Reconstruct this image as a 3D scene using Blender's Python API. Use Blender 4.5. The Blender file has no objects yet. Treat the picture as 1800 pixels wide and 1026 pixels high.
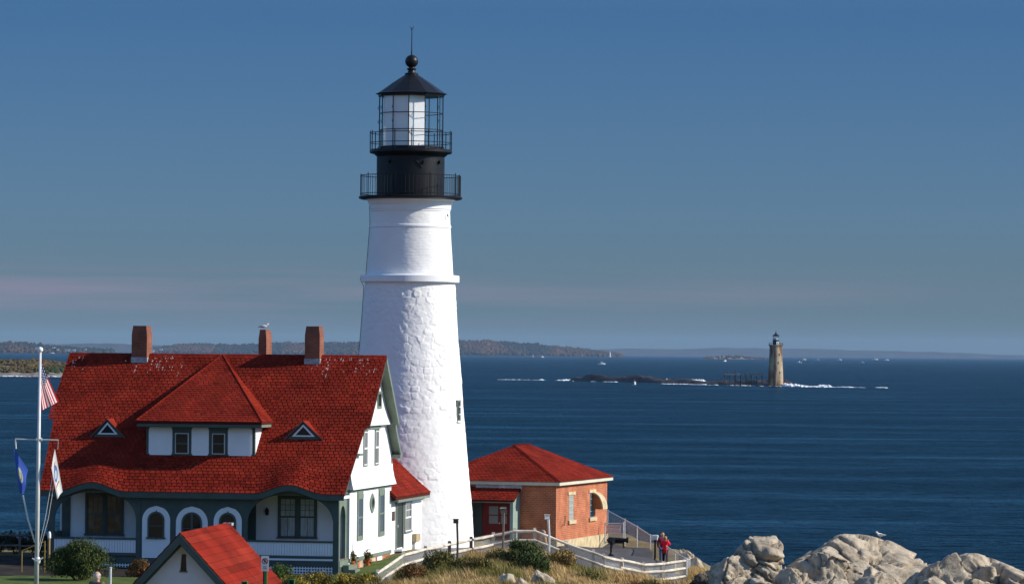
import bpy, bmesh, math, random
import numpy as np
from mathutils import Vector, Matrix

random.seed(7)
RNG = np.random.default_rng(7)
R = math.radians
sc = bpy.context.scene
COL = sc.collection

# ------------------------------------------------------------------ camera
CAM_Z = 19.0
cam = bpy.data.objects.new('camera', bpy.data.cameras.new('camera'))
COL.objects.link(cam)
cam.data.sensor_width = 36.0
cam.data.lens = 140.0
cam.data.clip_start = 1.0
cam.data.clip_end = 120000.0
_a, _r = math.atan(107 / 7000), R(0.45)
_fw = Vector((0, math.cos(_a), math.sin(_a)))
_up0 = Vector((0, -math.sin(_a), math.cos(_a)))
_rt0 = Vector((1, 0, 0))
_rt = _rt0 * math.cos(_r) + _up0 * math.sin(_r)
_up = _up0 * math.cos(_r) - _rt0 * math.sin(_r)
cam.matrix_world = Matrix(((_rt.x, _up.x, -_fw.x, 0), (_rt.y, _up.y, -_fw.y, 0),
                           (_rt.z, _up.z, -_fw.z, CAM_Z), (0, 0, 0, 1)))
sc.camera = cam

# ------------------------------------------------------------------ sky and sun
SUN_AZ, SUN_EL = 5.5, 30.5          # degrees from +X towards the camera, above the horizon
sd = Vector((math.cos(R(SUN_AZ)) * math.cos(R(SUN_EL)), -math.sin(R(SUN_AZ)) * math.cos(R(SUN_EL)), math.sin(R(SUN_EL))))
world = bpy.data.worlds.new('World')
sc.world = world
world.use_nodes = True
wn, wl = world.node_tree.nodes, world.node_tree.links
wn.clear()
w_out = wn.new('ShaderNodeOutputWorld')
w_bg = wn.new('ShaderNodeBackground')
w_sky = wn.new('ShaderNodeTexSky')
w_sky.sky_type = 'NISHITA'
w_sky.sun_disc = False
w_sky.sun_elevation = R(SUN_EL)
w_sky.sun_rotation = math.atan2(sd.x, sd.y)
w_sky.altitude = 0
w_sky.air_density = 1.0
w_sky.dust_density = 0.3
w_sky.ozone_density = 3.0
w_bg.inputs['Strength'].default_value = 0.15
# thin pale bands of high cloud low over the horizon, and a deeper blue than the raw model
w_tc = wn.new('ShaderNodeTexCoord')
w_sep = wn.new('ShaderNodeSeparateXYZ')
wl.new(w_tc.outputs['Generated'], w_sep.inputs[0])
w_tint = wn.new('ShaderNodeMix'); w_tint.data_type = 'RGBA'; w_tint.blend_type = 'MULTIPLY'
w_tint.inputs[0].default_value = 1.0
w_ramp = wn.new('ShaderNodeValToRGB')
wl.new(w_sep.outputs['Z'], w_ramp.inputs[0])
e = w_ramp.color_ramp.elements
e[0].position = 0.0; e[0].color = (0.132, 0.216, 0.318, 1)
e[1].position = 0.35; e[1].color = (0.84, 0.96, 1.10, 1)
k = e.new(0.085); k.color = (0.099, 0.194, 0.365, 1)
k = e.new(0.035); k.color = (0.134, 0.225, 0.405, 1)
wl.new(w_sky.outputs[0], w_tint.inputs[6])
wl.new(w_ramp.outputs[0], w_tint.inputs[7])
w_map = wn.new('ShaderNodeMapping')
w_map.inputs['Scale'].default_value = (5.0, 5.0, 130.0)
w_map.inputs['Rotation'].default_value = (0, R(-0.25), 0)
wl.new(w_tc.outputs['Generated'], w_map.inputs[0])
w_noise = wn.new('ShaderNodeTexNoise')
w_noise.inputs['Scale'].default_value = 1.0
w_noise.inputs['Detail'].default_value = 4.0
wl.new(w_map.outputs[0], w_noise.inputs['Vector'])
w_cr = wn.new('ShaderNodeValToRGB')
e = w_cr.color_ramp.elements
e[0].position = 0.38; e[0].color = (0, 0, 0, 1)
e[1].position = 0.62; e[1].color = (1, 1, 1, 1)
wl.new(w_noise.outputs['Fac'], w_cr.inputs[0])
w_band = wn.new('ShaderNodeValToRGB')
wl.new(w_sep.outputs['Z'], w_band.inputs[0])
e = w_band.color_ramp.elements
e[0].position = 0.006; e[0].color = (0, 0, 0, 1)
e[1].position = 0.024; e[1].color = (0, 0, 0, 1)
k = e.new(0.015); k.color = (1, 1, 1, 1)
w_m = wn.new('ShaderNodeMath'); w_m.operation = 'MULTIPLY'
wl.new(w_cr.outputs[0], w_m.inputs[0]); wl.new(w_band.outputs[0], w_m.inputs[1])
w_fx = wn.new('ShaderNodeMapRange'); w_fx.inputs['From Min'].default_value = -0.06; w_fx.inputs['From Max'].default_value = 0.11
w_fx.inputs['To Min'].default_value = 1.0; w_fx.inputs['To Max'].default_value = 0.15
wl.new(w_sep.outputs['X'], w_fx.inputs[0])
w_m2 = wn.new('ShaderNodeMath'); w_m2.operation = 'MULTIPLY'; w_m2.inputs[1].default_value = 1.0
w_m3 = wn.new('ShaderNodeMath'); w_m3.operation = 'MULTIPLY'
wl.new(w_m.outputs[0], w_m3.inputs[0]); wl.new(w_fx.outputs[0], w_m3.inputs[1])
wl.new(w_m3.outputs[0], w_m2.inputs[0])
w_cl = wn.new('ShaderNodeMix'); w_cl.data_type = 'RGBA'
w_cl.inputs[7].default_value = (1.66, 1.42, 1.92, 1)
wl.new(w_m2.outputs[0], w_cl.inputs[0])
wl.new(w_tint.outputs[2], w_cl.inputs[6])
wl.new(w_cl.outputs[2], w_bg.inputs['Color'])
wl.new(w_bg.outputs[0], w_out.inputs['Surface'])

sun = bpy.data.objects.new('sun', bpy.data.lights.new('sun', 'SUN'))
COL.objects.link(sun)
sun.data.energy = 5.0
sun.data.angle = R(0.53)
sun.data.color = (1.0, 0.93, 0.83)
sun.rotation_euler = (-sd).to_track_quat('-Z', 'Y').to_euler()
sun.location = (60, -20, 80)

sc.view_settings.view_transform = 'Standard'
sc.view_settings.look = 'None'
sc.view_settings.exposure = 0.12
sc.view_settings.gamma = 1.0
sc.view_settings.use_curve_mapping = False

# ------------------------------------------------------------------ materials
MATS = {}
def pmat(name, col, rough=0.6, spec=0.3, var=None, bump=None, tint=False, rnd=0.0, metal=0.0, coords='Object', col2=None, scale3=None):
    """Principled material: colour mottled by noise (var = scale, amount), fine relief (bump = scale, strength, distance)."""
    if name in MATS: return MATS[name]
    m = bpy.data.materials.new(name); m.use_nodes = True
    N, L = m.node_tree.nodes, m.node_tree.links
    b = N['Principled BSDF']
    b.inputs['Roughness'].default_value = rough
    b.inputs['Specular IOR Level'].default_value = spec
    b.inputs['Metallic'].default_value = metal
    tc = N.new('ShaderNodeTexCoord')
    vec = tc.outputs[coords]
    if scale3:
        mp = N.new('ShaderNodeMapping'); mp.inputs['Scale'].default_value = scale3
        L.new(vec, mp.inputs[0]); vec = mp.outputs[0]
    cur = None
    if var:
        no = N.new('ShaderNodeTexNoise'); no.inputs['Scale'].default_value = var[0]; no.inputs['Detail'].default_value = 5
        L.new(vec, no.inputs['Vector'])
        rp = N.new('ShaderNodeValToRGB')
        a = var[1]
        c2 = col2 or tuple(min(1, c * (1 + a)) for c in col)
        c1 = tuple(c * (1 - a) for c in col) if not col2 else col
        rp.color_ramp.elements[0].position = 0.33; rp.color_ramp.elements[0].color = (*c1, 1)
        rp.color_ramp.elements[1].position = 0.67; rp.color_ramp.elements[1].color = (*c2, 1)
        L.new(no.outputs['Fac'], rp.inputs[0]); cur = rp.outputs[0]
    else:
        rgb = N.new('ShaderNodeRGB'); rgb.outputs[0].default_value = (*col, 1); cur = rgb.outputs[0]
    def mul(a, bsock):
        mx = N.new('ShaderNodeMix'); mx.data_type = 'RGBA'; mx.blend_type = 'MULTIPLY'; mx.inputs[0].default_value = 1
        L.new(a, mx.inputs[6]); L.new(bsock, mx.inputs[7]); return mx.outputs[2]
    if tint:
        at = N.new('ShaderNodeAttribute'); at.attribute_name = 'tint'
        cur = mul(cur, at.outputs['Color'])
    if rnd:
        oi = N.new('ShaderNodeObjectInfo')
        mr = N.new('ShaderNodeMapRange'); mr.inputs['To Min'].default_value = 1 - rnd; mr.inputs['To Max'].default_value = 1 + rnd
        L.new(oi.outputs['Random'], mr.inputs[0])
        cur = mul(cur, mr.outputs[0])
    L.new(cur, b.inputs['Base Color'])
    if bump:
        nb = N.new('ShaderNodeTexNoise'); nb.inputs['Scale'].default_value = bump[0]; nb.inputs['Detail'].default_value = 6
        L.new(vec, nb.inputs['Vector'])
        bp = N.new('ShaderNodeBump'); bp.inputs['Strength'].default_value = bump[1]; bp.inputs['Distance'].default_value = bump[2]
        L.new(nb.outputs['Fac'], bp.inputs['Height']); L.new(bp.outputs[0], b.inputs['Normal'])
    MATS[name] = m
    return m

def brickmat(name, c1, c2, mortar, bw=0.26, bh=0.10, mort=0.016, rough=0.85, offset=0.5, depth=0.012):
    m = bpy.data.materials.new(name); m.use_nodes = True
    N, L = m.node_tree.nodes, m.node_tree.links
    b = N['Principled BSDF']; b.inputs['Roughness'].default_value = rough; b.inputs['Specular IOR Level'].default_value = 0.2
    tc = N.new('ShaderNodeTexCoord')
    br = N.new('ShaderNodeTexBrick')
    br.inputs['Color1'].default_value = (*c1, 1); br.inputs['Color2'].default_value = (*c2, 1); br.inputs['Mortar'].default_value = (*mortar, 1)
    br.inputs['Scale'].default_value = 1; br.inputs['Brick Width'].default_value = bw; br.inputs['Row Height'].default_value = bh
    br.inputs['Mortar Size'].default_value = mort; br.inputs['Mortar Smooth'].default_value = 0.2; br.offset = offset
    L.new(tc.outputs['UV'], br.inputs['Vector'])
    no = N.new('ShaderNodeTexNoise'); no.inputs['Scale'].default_value = 1.3; no.inputs['Detail'].default_value = 6
    L.new(tc.outputs['UV'], no.inputs['Vector'])
    mr = N.new('ShaderNodeMapRange'); mr.inputs['From Min'].default_value = 0.3; mr.inputs['From Max'].default_value = 0.7
    mr.inputs['To Min'].default_value = 0.72; mr.inputs['To Max'].default_value = 1.2
    L.new(no.outputs['Fac'], mr.inputs[0])
    mx = N.new('ShaderNodeMix'); mx.data_type = 'RGBA'; mx.blend_type = 'MULTIPLY'; mx.inputs[0].default_value = 1
    L.new(br.outputs['Color'], mx.inputs[6]); L.new(mr.outputs[0], mx.inputs[7])
    L.new(mx.outputs[2], b.inputs['Base Color'])
    bp = N.new('ShaderNodeBump'); bp.inputs['Strength'].default_value = 0.8; bp.inputs['Distance'].default_value = depth
    iv = N.new('ShaderNodeMath'); iv.operation = 'SUBTRACT'; iv.inputs[0].default_value = 1
    L.new(br.outputs['Fac'], iv.inputs[1]); L.new(iv.outputs[0], bp.inputs['Height']); L.new(bp.outputs[0], b.inputs['Normal'])
    MATS[name] = m
    return m

M = {}
M['white'] = pmat('white_paint', (0.82, 0.82, 0.82), 0.55, 0.3, var=(1.2, 0.035), bump=(30, 0.12, 0.004))
M['white_tower'] = pmat('whitewash', (0.84, 0.825, 0.795), 0.75, 0.2, var=(0.7, 0.035), bump=(14, 0.35, 0.012))
M['green'] = pmat('dark_green_paint', (0.060, 0.088, 0.078), 0.5, 0.35, var=(2.0, 0.12), bump=(25, 0.1, 0.003))
M['green_lit'] = pmat('dark_green_paint_lit', (0.17, 0.21, 0.16), 0.55, 0.3, var=(2.0, 0.10), bump=(25, 0.1, 0.003))  # same dark green paint, with the sunlight on it put into the colour
M['shingle'] = pmat('red_roof_shingle', (0.208, 0.0190, 0.0095), 0.9, 0.05, var=(0.7, 0.24), bump=(60, 0.5, 0.01), tint=True, rnd=0.0)
M['shingle_one'] = pmat('red_roof_shingle_single', (0.208, 0.0190, 0.0095), 0.9, 0.05, var=(0.7, 0.24), bump=(60, 0.5, 0.01), rnd=0.28)
M['underlay'] = pmat('roof_underlay', (0.075, 0.014, 0.010), 0.95, 0.1)
M['black'] = pmat('black_iron_paint', (0.008, 0.008, 0.009), 0.42, 0.28, var=(3, 0.25), bump=(8, 0.12, 0.006))
M['glass_dark'] = pmat('dark_window_glass', (0.012, 0.014, 0.017), 0.06, 0.5)
M['curtain'] = pmat('curtained_window_glass', (0.38, 0.42, 0.42), 0.25, 0.5, var=(5, 0.25), scale3=(6, 6, 0.4), rnd=0.15)
M['amber_glass'] = pmat('dim_window_glass', (0.09, 0.068, 0.048), 0.10, 0.5, var=(3.2, 0.6), rnd=0.5)
M['brick'] = brickmat('red_brick', (0.52, 0.145, 0.058), (0.43, 0.105, 0.045), (0.45, 0.24, 0.14))
M['brick_dark'] = brickmat('chimney_brick', (0.33, 0.085, 0.040), (0.22, 0.055, 0.030), (0.22, 0.12, 0.085), 0.2, 0.07)
M['stone'] = pmat('tan_stone', (0.52, 0.42, 0.25), 0.85, 0.2, var=(2.5, 0.22), bump=(9, 0.5, 0.03))
M['lead'] = pmat('flashing_lead', (0.33, 0.34, 0.36), 0.5, 0.4, var=(4, 0.3))
M['wood'] = pmat('weathered_rail_wood', (0.62, 0.55, 0.44), 0.8, 0.2, var=(3, 0.25), bump=(14, 0.4, 0.01), rnd=0.12)
M['dark_wood'] = pmat('dark_post_wood', (0.09, 0.075, 0.06), 0.85, 0.2, var=(4, 0.3), bump=(14, 0.4, 0.01))
M['grey_wood'] = pmat('grey_old_wood', (0.16, 0.13, 0.11), 0.9, 0.2, var=(3, 0.3), bump=(14, 0.4, 0.01))
M['galv'] = pmat('galvanized_steel', (0.60, 0.61, 0.60), 0.45, 0.5, var=(6, 0.1), metal=0.2)
M['red_paint'] = pmat('dark_red_paint', (0.23, 0.018, 0.014), 0.5, 0.3, var=(2, 0.15))
M['mint'] = pmat('grey_green_paint', (0.25, 0.33, 0.28), 0.55, 0.3, var=(2, 0.1))
M['cream'] = pmat('cream_trim', (0.60, 0.56, 0.42), 0.6, 0.3, var=(2, 0.08))
M['asphalt'] = pmat('asphalt', (0.085, 0.083, 0.084), 0.9, 0.2, var=(0.9, 0.2), bump=(30, 0.4, 0.01))
M['concrete'] = pmat('concrete', (0.40, 0.37, 0.32), 0.9, 0.2, var=(1.5, 0.2), bump=(20, 0.4, 0.01))
M['lawn'] = pmat('lawn_soil', (0.085, 0.115, 0.028), 0.95, 0.1, var=(1.5, 0.3))
M['pole'] = pmat('pole_white_paint', (0.62, 0.62, 0.60), 0.4, 0.4, var=(2, 0.1))
M['yellow'] = pmat('yellow_pipe_paint_shaded', (0.26, 0.17, 0.03), 0.5, 0.4, var=(3, 0.15))  # yellow darkened so the shade on the rail sits in its colour
M['terracotta'] = pmat('terracotta', (0.46, 0.12, 0.045), 0.8, 0.2, var=(5, 0.15))
M['green_plastic'] = pmat('bright_green_paint', (0.02, 0.20, 0.05), 0.4, 0.4, var=(3, 0.1))
M['sign_white'] = pmat('sign_white', (0.72, 0.72, 0.70), 0.4, 0.4, var=(6, 0.05))
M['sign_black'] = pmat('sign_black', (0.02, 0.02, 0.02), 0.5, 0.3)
M['sign_red'] = pmat('sign_red', (0.42, 0.03, 0.03), 0.5, 0.3)
M['blind'] = pmat('white_blind', (0.80, 0.80, 0.82), 0.8, 0.1, var=(1, 0.03))
M['feather'] = pmat('gull_feather', (0.78, 0.78, 0.77), 0.8, 0.1)
M['feather_grey'] = pmat('gull_wing', (0.32, 0.34, 0.37), 0.8, 0.1)
M['beak'] = pmat('gull_beak', (0.6, 0.35, 0.05), 0.6, 0.2)
M['droppings'] = pmat('bird_droppings', (0.55, 0.50, 0.46), 0.9, 0.1)

def glassmat():
    m = bpy.data.materials.new('clear_glass'); m.use_nodes = True
    N, L = m.node_tree.nodes, m.node_tree.links
    N.remove(N['Principled BSDF'])
    out = N['Material Output']
    tr = N.new('ShaderNodeBsdfTransparent'); tr.inputs[0].default_value = (0.98, 0.995, 0.995, 1)
    gl = N.new('ShaderNodeBsdfGlossy'); gl.inputs['Roughness'].default_value = 0.03
    fr = N.new('ShaderNodeLayerWeight'); fr.inputs['Blend'].default_value = 0.22
    mx = N.new('ShaderNodeMixShader')
    pw = N.new('ShaderNodeMath'); pw.operation = 'POWER'; pw.inputs[1].default_value = 1.7
    L.new(fr.outputs['Facing'], pw.inputs[0]); L.new(pw.outputs[0], mx.inputs[0]); L.new(tr.outputs[0], mx.inputs[1]); L.new(gl.outputs[0], mx.inputs[2])
    L.new(mx.outputs[0], out.inputs['Surface'])
    return m
M['glass'] = glassmat()
def blindmat():
    m = bpy.data.materials.new('white_blind_cloth'); m.use_nodes = True
    N, L = m.node_tree.nodes, m.node_tree.links; N.remove(N['Principled BSDF'])
    a = N.new('ShaderNodeBsdfDiffuse'); b = N.new('ShaderNodeBsdfTranslucent'); x = N.new('ShaderNodeMixShader'); x.inputs[0].default_value = 0.30
    a.inputs[0].default_value = b.inputs[0].default_value = (0.95, 0.95, 0.95, 1)
    L.new(a.outputs[0], x.inputs[1]); L.new(b.outputs[0], x.inputs[2]); L.new(x.outputs[0], N['Material Output'].inputs['Surface'])
    return m
M['blind'] = blindmat()

# ------------------------------------------------------------------ mesh helpers
def tag(o, label=None, cat=None, group=None, kind=None):
    if label: o['label'] = label
    if cat: o['category'] = cat
    if group: o['group'] = group
    if kind: o['kind'] = kind
    return o

def empty(name, loc, rz=0.0, label=None, cat=None, group=None):
    o = bpy.data.objects.new(name, None)
    o.empty_display_size = 0.3
    COL.objects.link(o)
    o.location = loc; o.rotation_euler = (0, 0, rz)
    return tag(o, label, cat, group)

class MB:
    """Collects shapes and links them as ONE mesh object."""
    def __init__(s, dz=0.0):
        s.v, s.f, s.t, s.dz = [], [], [], dz
    def add(s, verts, faces, tint=1.0):
        b = len(s.v)
        s.v.extend((x, y, z + s.dz) for x, y, z in verts)
        s.f.extend(tuple(i + b for i in f) for f in faces)
        s.t.extend([tint] * len(faces))
        return s
    def box(s, x0, x1, y0, y1, z0, z1, T=None):
        p = [(x, y, z) for z in (z0, z1) for y in (y0, y1) for x in (x0, x1)]
        if T: p = [T(*q) for q in p]
        return s.add(p, [(0, 2, 3, 1), (4, 5, 7, 6), (0, 1, 5, 4), (2, 6, 7, 3), (0, 4, 6, 2), (1, 3, 7, 5)])
    def prism(s, poly, T0, T1):
        """poly: 2-D outline; T0/T1 map it to the two end faces."""
        n = len(poly)
        p = [T0(*q) for q in poly] + [T1(*q) for q in poly]
        return s.add(p, [tuple(range(n)), tuple(range(2 * n - 1, n - 1, -1))] + [(i, n + i, n + (i + 1) % n, (i + 1) % n) for i in range(n)])
    def ring(s, outer, inner, T0, T1, closed=True):
        n = len(outer)
        p = [T0(*q) for q in outer] + [T0(*q) for q in inner] + [T1(*q) for q in outer] + [T1(*q) for q in inner]
        f = []
        for i in range(n if closed else n - 1):
            j = (i + 1) % n
            f += [(i, j, n + j, n + i), (2 * n + i, 3 * n + i, 3 * n + j, 2 * n + j), (i, 2 * n + i, 2 * n + j, j), (n + i, n + j, 3 * n + j, 3 * n + i)]
        if not closed:
            f += [(0, n, 3 * n, 2 * n), (n - 1, 3 * n - 1, 4 * n - 1, 2 * n - 1)]
        return s.add(p, f)
    def tube(s, pts, r, n=8, caps=True):
        pts = [Vector(p) for p in pts]
        rr = r if isinstance(r, (list, tuple)) else [r] * len(pts)
        vs, fs = [], []
        for i, p in enumerate(pts):
            d = (pts[min(i + 1, len(pts) - 1)] - pts[max(i - 1, 0)]).normalized()
            a = Vector((0, 0, 1)) if abs(d.z) < 0.9 else Vector((1, 0, 0))
            x = d.cross(a).normalized(); y = d.cross(x)
            for k in range(n):
                t = 2 * math.pi * (k + 0.5) / n
                vs.append(tuple(p + (x * math.cos(t) + y * math.sin(t)) * rr[i]))
        for i in range(len(pts) - 1):
            for k in range(n):
                fs.append((i * n + k, i * n + (k + 1) % n, (i + 1) * n + (k + 1) % n, (i + 1) * n + k))
        if caps:
            fs += [tuple(range(n - 1, -1, -1)), tuple(range((len(pts) - 1) * n, len(pts) * n))]
        return s.add(vs, fs)
    def lathe(s, prof, n=48, c=(0, 0), ph=0.0, close=False):
        vs, fs = [], []
        m = len(prof)
        for r, z in prof:
            for k in range(n):
                t = 2 * math.pi * k / n + ph
                vs.append((c[0] + r * math.cos(t), c[1] + r * math.sin(t), z))
        for i in range(m - 1):
            for k in range(n):
                fs.append((i * n + k, i * n + (k + 1) % n, (i + 1) * n + (k + 1) % n, (i + 1) * n + k))
        fs.append(tuple(range(n - 1, -1, -1))); fs.append(tuple(range((m - 1) * n, m * n)))
        return s.add(vs, fs)
    def build(s, name, mat, parent=None, smooth=False, recalc=True, uv=True, tint=False):
        me = bpy.data.meshes.new(name)
        me.from_pydata(s.v, [], s.f)
        if recalc:
            bm = bmesh.new(); bm.from_mesh(me)
            bmesh.ops.recalc_face_normals(bm, faces=bm.faces[:]); bm.to_mesh(me); bm.free()
        if uv: box_uv(me)
        if tint:
            at = me.attributes.new('tint', 'FLOAT_COLOR', 'FACE')
            t = np.ones((len(s.f), 4), np.float32)
            ta = np.array([x if isinstance(x, (tuple, list)) else (x, x, x) for x in s.t], np.float32)
            t[:, :3] = ta
            at.data.foreach_set('color', t.ravel())
        if smooth: me.polygons.foreach_set('use_smooth', [True] * len(me.polygons))
        me.materials.append(mat)
        o = bpy.data.objects.new(name, me)
        COL.objects.link(o)
        if parent: o.parent = parent
        return o

def box_uv(me):
    n = len(me.loops)
    if not n: return
    co = np.empty(len(me.vertices) * 3, np.float32); me.vertices.foreach_get('co', co); co = co.reshape(-1, 3)
    vi = np.empty(n, np.int32); me.loops.foreach_get('vertex_index', vi)
    nl = np.empty(len(me.polygons), np.int32); me.polygons.foreach_get('loop_total', nl)
    pn = np.empty(len(me.polygons) * 3, np.float32); me.polygons.foreach_get('normal', pn); pn = np.abs(pn.reshape(-1, 3))
    ax = np.repeat(np.argmax(pn, 1), nl)
    p = co[vi]
    uv = np.where((ax == 0)[:, None], p[:, [1, 2]], np.where((ax == 1)[:, None], p[:, [0, 2]], p[:, [0, 1]]))
    l = me.uv_layers.new(name='UVMap')
    l.data.foreach_set('uv', uv.astype(np.float32).ravel())

def np_mesh(name, V, F, mat, parent=None, tint=None, smooth=False):
    """Fast mesh from arrays; tint is one colour per face."""
    V = np.asarray(V, np.float32); F = np.asarray(F, np.int32)
    me = bpy.data.meshes.new(name)
    k = F.shape[1]
    me.vertices.add(len(V)); me.vertices.foreach_set('co', V.ravel())
    me.loops.add(F.size); me.loops.foreach_set('vertex_index', F.ravel())
    me.polygons.add(len(F)); me.polygons.foreach_set('loop_start', np.arange(0, F.size, k, dtype=np.int32))
    try: me.polygons.foreach_set('loop_total', np.full(len(F), k, np.int32))
    except Exception: pass
    if smooth: me.polygons.foreach_set('use_smooth', np.ones(len(F), bool))
    me.update(calc_edges=True); me.validate()
    if tint is not None:
        at = me.attributes.new('tint', 'FLOAT_COLOR', 'FACE')
        t = np.ones((len(F), 4), np.float32); t[:, :3] = tint
        at.data.foreach_set('color', t.ravel())
    me.materials.append(mat)
    o = bpy.data.objects.new(name, me); COL.objects.link(o)
    if parent: o.parent = parent
    return o

def copy_tree(o, parent=None):
    c = o.copy(); COL.objects.link(c)
    if parent: c.parent = parent
    for ch in list(o.children): copy_tree(ch, c)
    return c

# smooth value noise for shapes built in numpy
def _hash(ix, iy, iz, seed):
    h = (ix.astype(np.int64) * 374761393 + iy.astype(np.int64) * 668265263 + iz.astype(np.int64) * 2147483647 + seed * 974634777) & 0xFFFFFFFF
    h = ((h ^ (h >> 13)) * 1274126177) & 0xFFFFFFFF
    h = (h ^ (h >> 16)) & 0xFFFFFFFF
    return h / 4294967295.0
def vnoise(p, seed=0):
    p = np.asarray(p, float); i = np.floor(p); f = p - i; f = f * f * (3 - 2 * f); i = i.astype(np.int64)
    r = 0
    for dx in (0, 1):
        for dy in (0, 1):
            for dz in (0, 1):
                w = (f[..., 0] if dx else 1 - f[..., 0]) * (f[..., 1] if dy else 1 - f[..., 1]) * (f[..., 2] if dz else 1 - f[..., 2])
                r = r + w * _hash(i[..., 0] + dx, i[..., 1] + dy, i[..., 2] + dz, seed)
    return r
def fbm(p, oct=4, seed=0):
    p = np.asarray(p, float); r = 0; a = 0.5
    for k in range(oct):
        r = r + a * (vnoise(p * 2 ** k + 17.3 * k, seed + k) - 0.5) * 2; a *= 0.5
    return r

# ================================================================== SETTING
# ---- sea
def sea_material():
    """dark water body plus a share of reflected sky that grows towards the horizon; both ruffled by the same waves"""
    m = bpy.data.materials.new('sea_water'); m.use_nodes = True
    N, L = m.node_tree.nodes, m.node_tree.links
    N.remove(N['Principled BSDF'])
    df = N.new('ShaderNodeBsdfDiffuse'); gl = N.new('ShaderNodeBsdfGlossy'); gl.inputs['Roughness'].default_value = 0.18; gl.inputs['Color'].default_value = (0.42, 0.76, 0.84, 1)
    mx = N.new('ShaderNodeMixShader'); L.new(df.outputs[0], mx.inputs[1]); L.new(gl.outputs[0], mx.inputs[2])
    L.new(mx.outputs[0], N['Material Output'].inputs['Surface'])
    fr = N.new('ShaderNodeFresnel'); fr.inputs[0].default_value = 1.33
    ma = N.new('ShaderNodeMath'); ma.operation = 'MULTIPLY'; ma.inputs[1].default_value = 0.84
    L.new(fr.outputs[0], ma.inputs[0])
    tc = N.new('ShaderNodeTexCoord')
    def noise(scale3, detail=3):
        mp = N.new('ShaderNodeMapping'); mp.inputs['Scale'].default_value = scale3
        mp.inputs['Rotation'].default_value = (0, 0, R(4))
        L.new(tc.outputs['Object'], mp.inputs[0])
        n = N.new('ShaderNodeTexNoise'); n.inputs['Scale'].default_value = 1; n.inputs['Detail'].default_value = detail
        L.new(mp.outputs[0], n.inputs['Vector']); return n.outputs['Fac']
    bands = noise((0.0022, 0.014, 1), 5)        # wind lanes and deeper water
    rp = N.new('ShaderNodeValToRGB')
    rp.color_ramp.elements[0].position = 0.32; rp.color_ramp.elements[0].color = (0.0004, 0.0040, 0.010, 1)
    rp.color_ramp.elements[1].position = 0.70; rp.color_ramp.elements[1].color = (0.0016, 0.0100, 0.022, 1)
    L.new(bands, rp.inputs[0]); L.new(rp.outputs[0], df.inputs['Color'])
    lanes = noise((0.0085, 0.030, 1), 6)         # slicks and ruffled lanes lie across the view
    lr = N.new('ShaderNodeValToRGB'); lr.color_ramp.elements[0].position = 0.36; lr.color_ramp.elements[0].color = (0.70, 0.70, 0.70, 1)
    lr.color_ramp.elements[1].position = 0.68; lr.color_ramp.elements[1].color = (1.45, 1.45, 1.45, 1); k = lr.color_ramp.elements.new(0.56); k.color = (0.92, 0.92, 0.92, 1)
    L.new(lanes, lr.inputs[0])
    mm = N.new('ShaderNodeMath'); mm.operation = 'MULTIPLY'; L.new(ma.outputs[0], mm.inputs[0]); L.new(lr.outputs[0], mm.inputs[1]); L.new(mm.outputs[0], mx.inputs[0])
    swell = noise((0.014, 0.045, 1), 3)
    chop = noise((0.13, 0.24, 1), 5)
    fine = noise((0.9, 1.7, 1), 3)
    b1 = N.new('ShaderNodeBump'); b1.inputs['Strength'].default_value = 1; b1.inputs['Distance'].default_value = 8.0
    b2 = N.new('ShaderNodeBump'); b2.inputs['Strength'].default_value = 1; b2.inputs['Distance'].default_value = 3.6
    b3 = N.new('ShaderNodeBump'); b3.inputs['Strength'].default_value = 0.8; b3.inputs['Distance'].default_value = 0.3
    L.new(swell, b1.inputs['Height']); L.new(chop, b2.inputs['Height']); L.new(fine, b3.inputs['Height'])
    L.new(b1.outputs[0], b2.inputs['Normal']); L.new(b2.outputs[0], b3.inputs['Normal'])
    L.new(b3.outputs[0], df.inputs['Normal']); L.new(b3.outputs[0], fr.inputs['Normal']); L.new(b3.outputs[0], gl.inputs['Normal'])
    return m
M['sea'] = sea_material()
S_ = 48000
xs = np.concatenate([np.linspace(-S_, -400, 8), np.linspace(-300, 500, 9), np.linspace(600, S_, 8)])
ys = np.concatenate([np.linspace(-3000, 0, 4), np.linspace(100, 3000, 12), np.linspace(5000, S_, 9)])
V = np.array([(x, y, 0.0) for y in ys for x in xs]); nx = len(xs)
Fq = [(j * nx + i, j * nx + i + 1, (j + 1) * nx + i + 1, (j + 1) * nx + i) for j in range(len(ys) - 1) for i in range(nx - 1)]
sea = np_mesh('sea', V, Fq, M['sea']); tag(sea, 'dark blue choppy open sea', 'sea', kind='structure')

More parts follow.
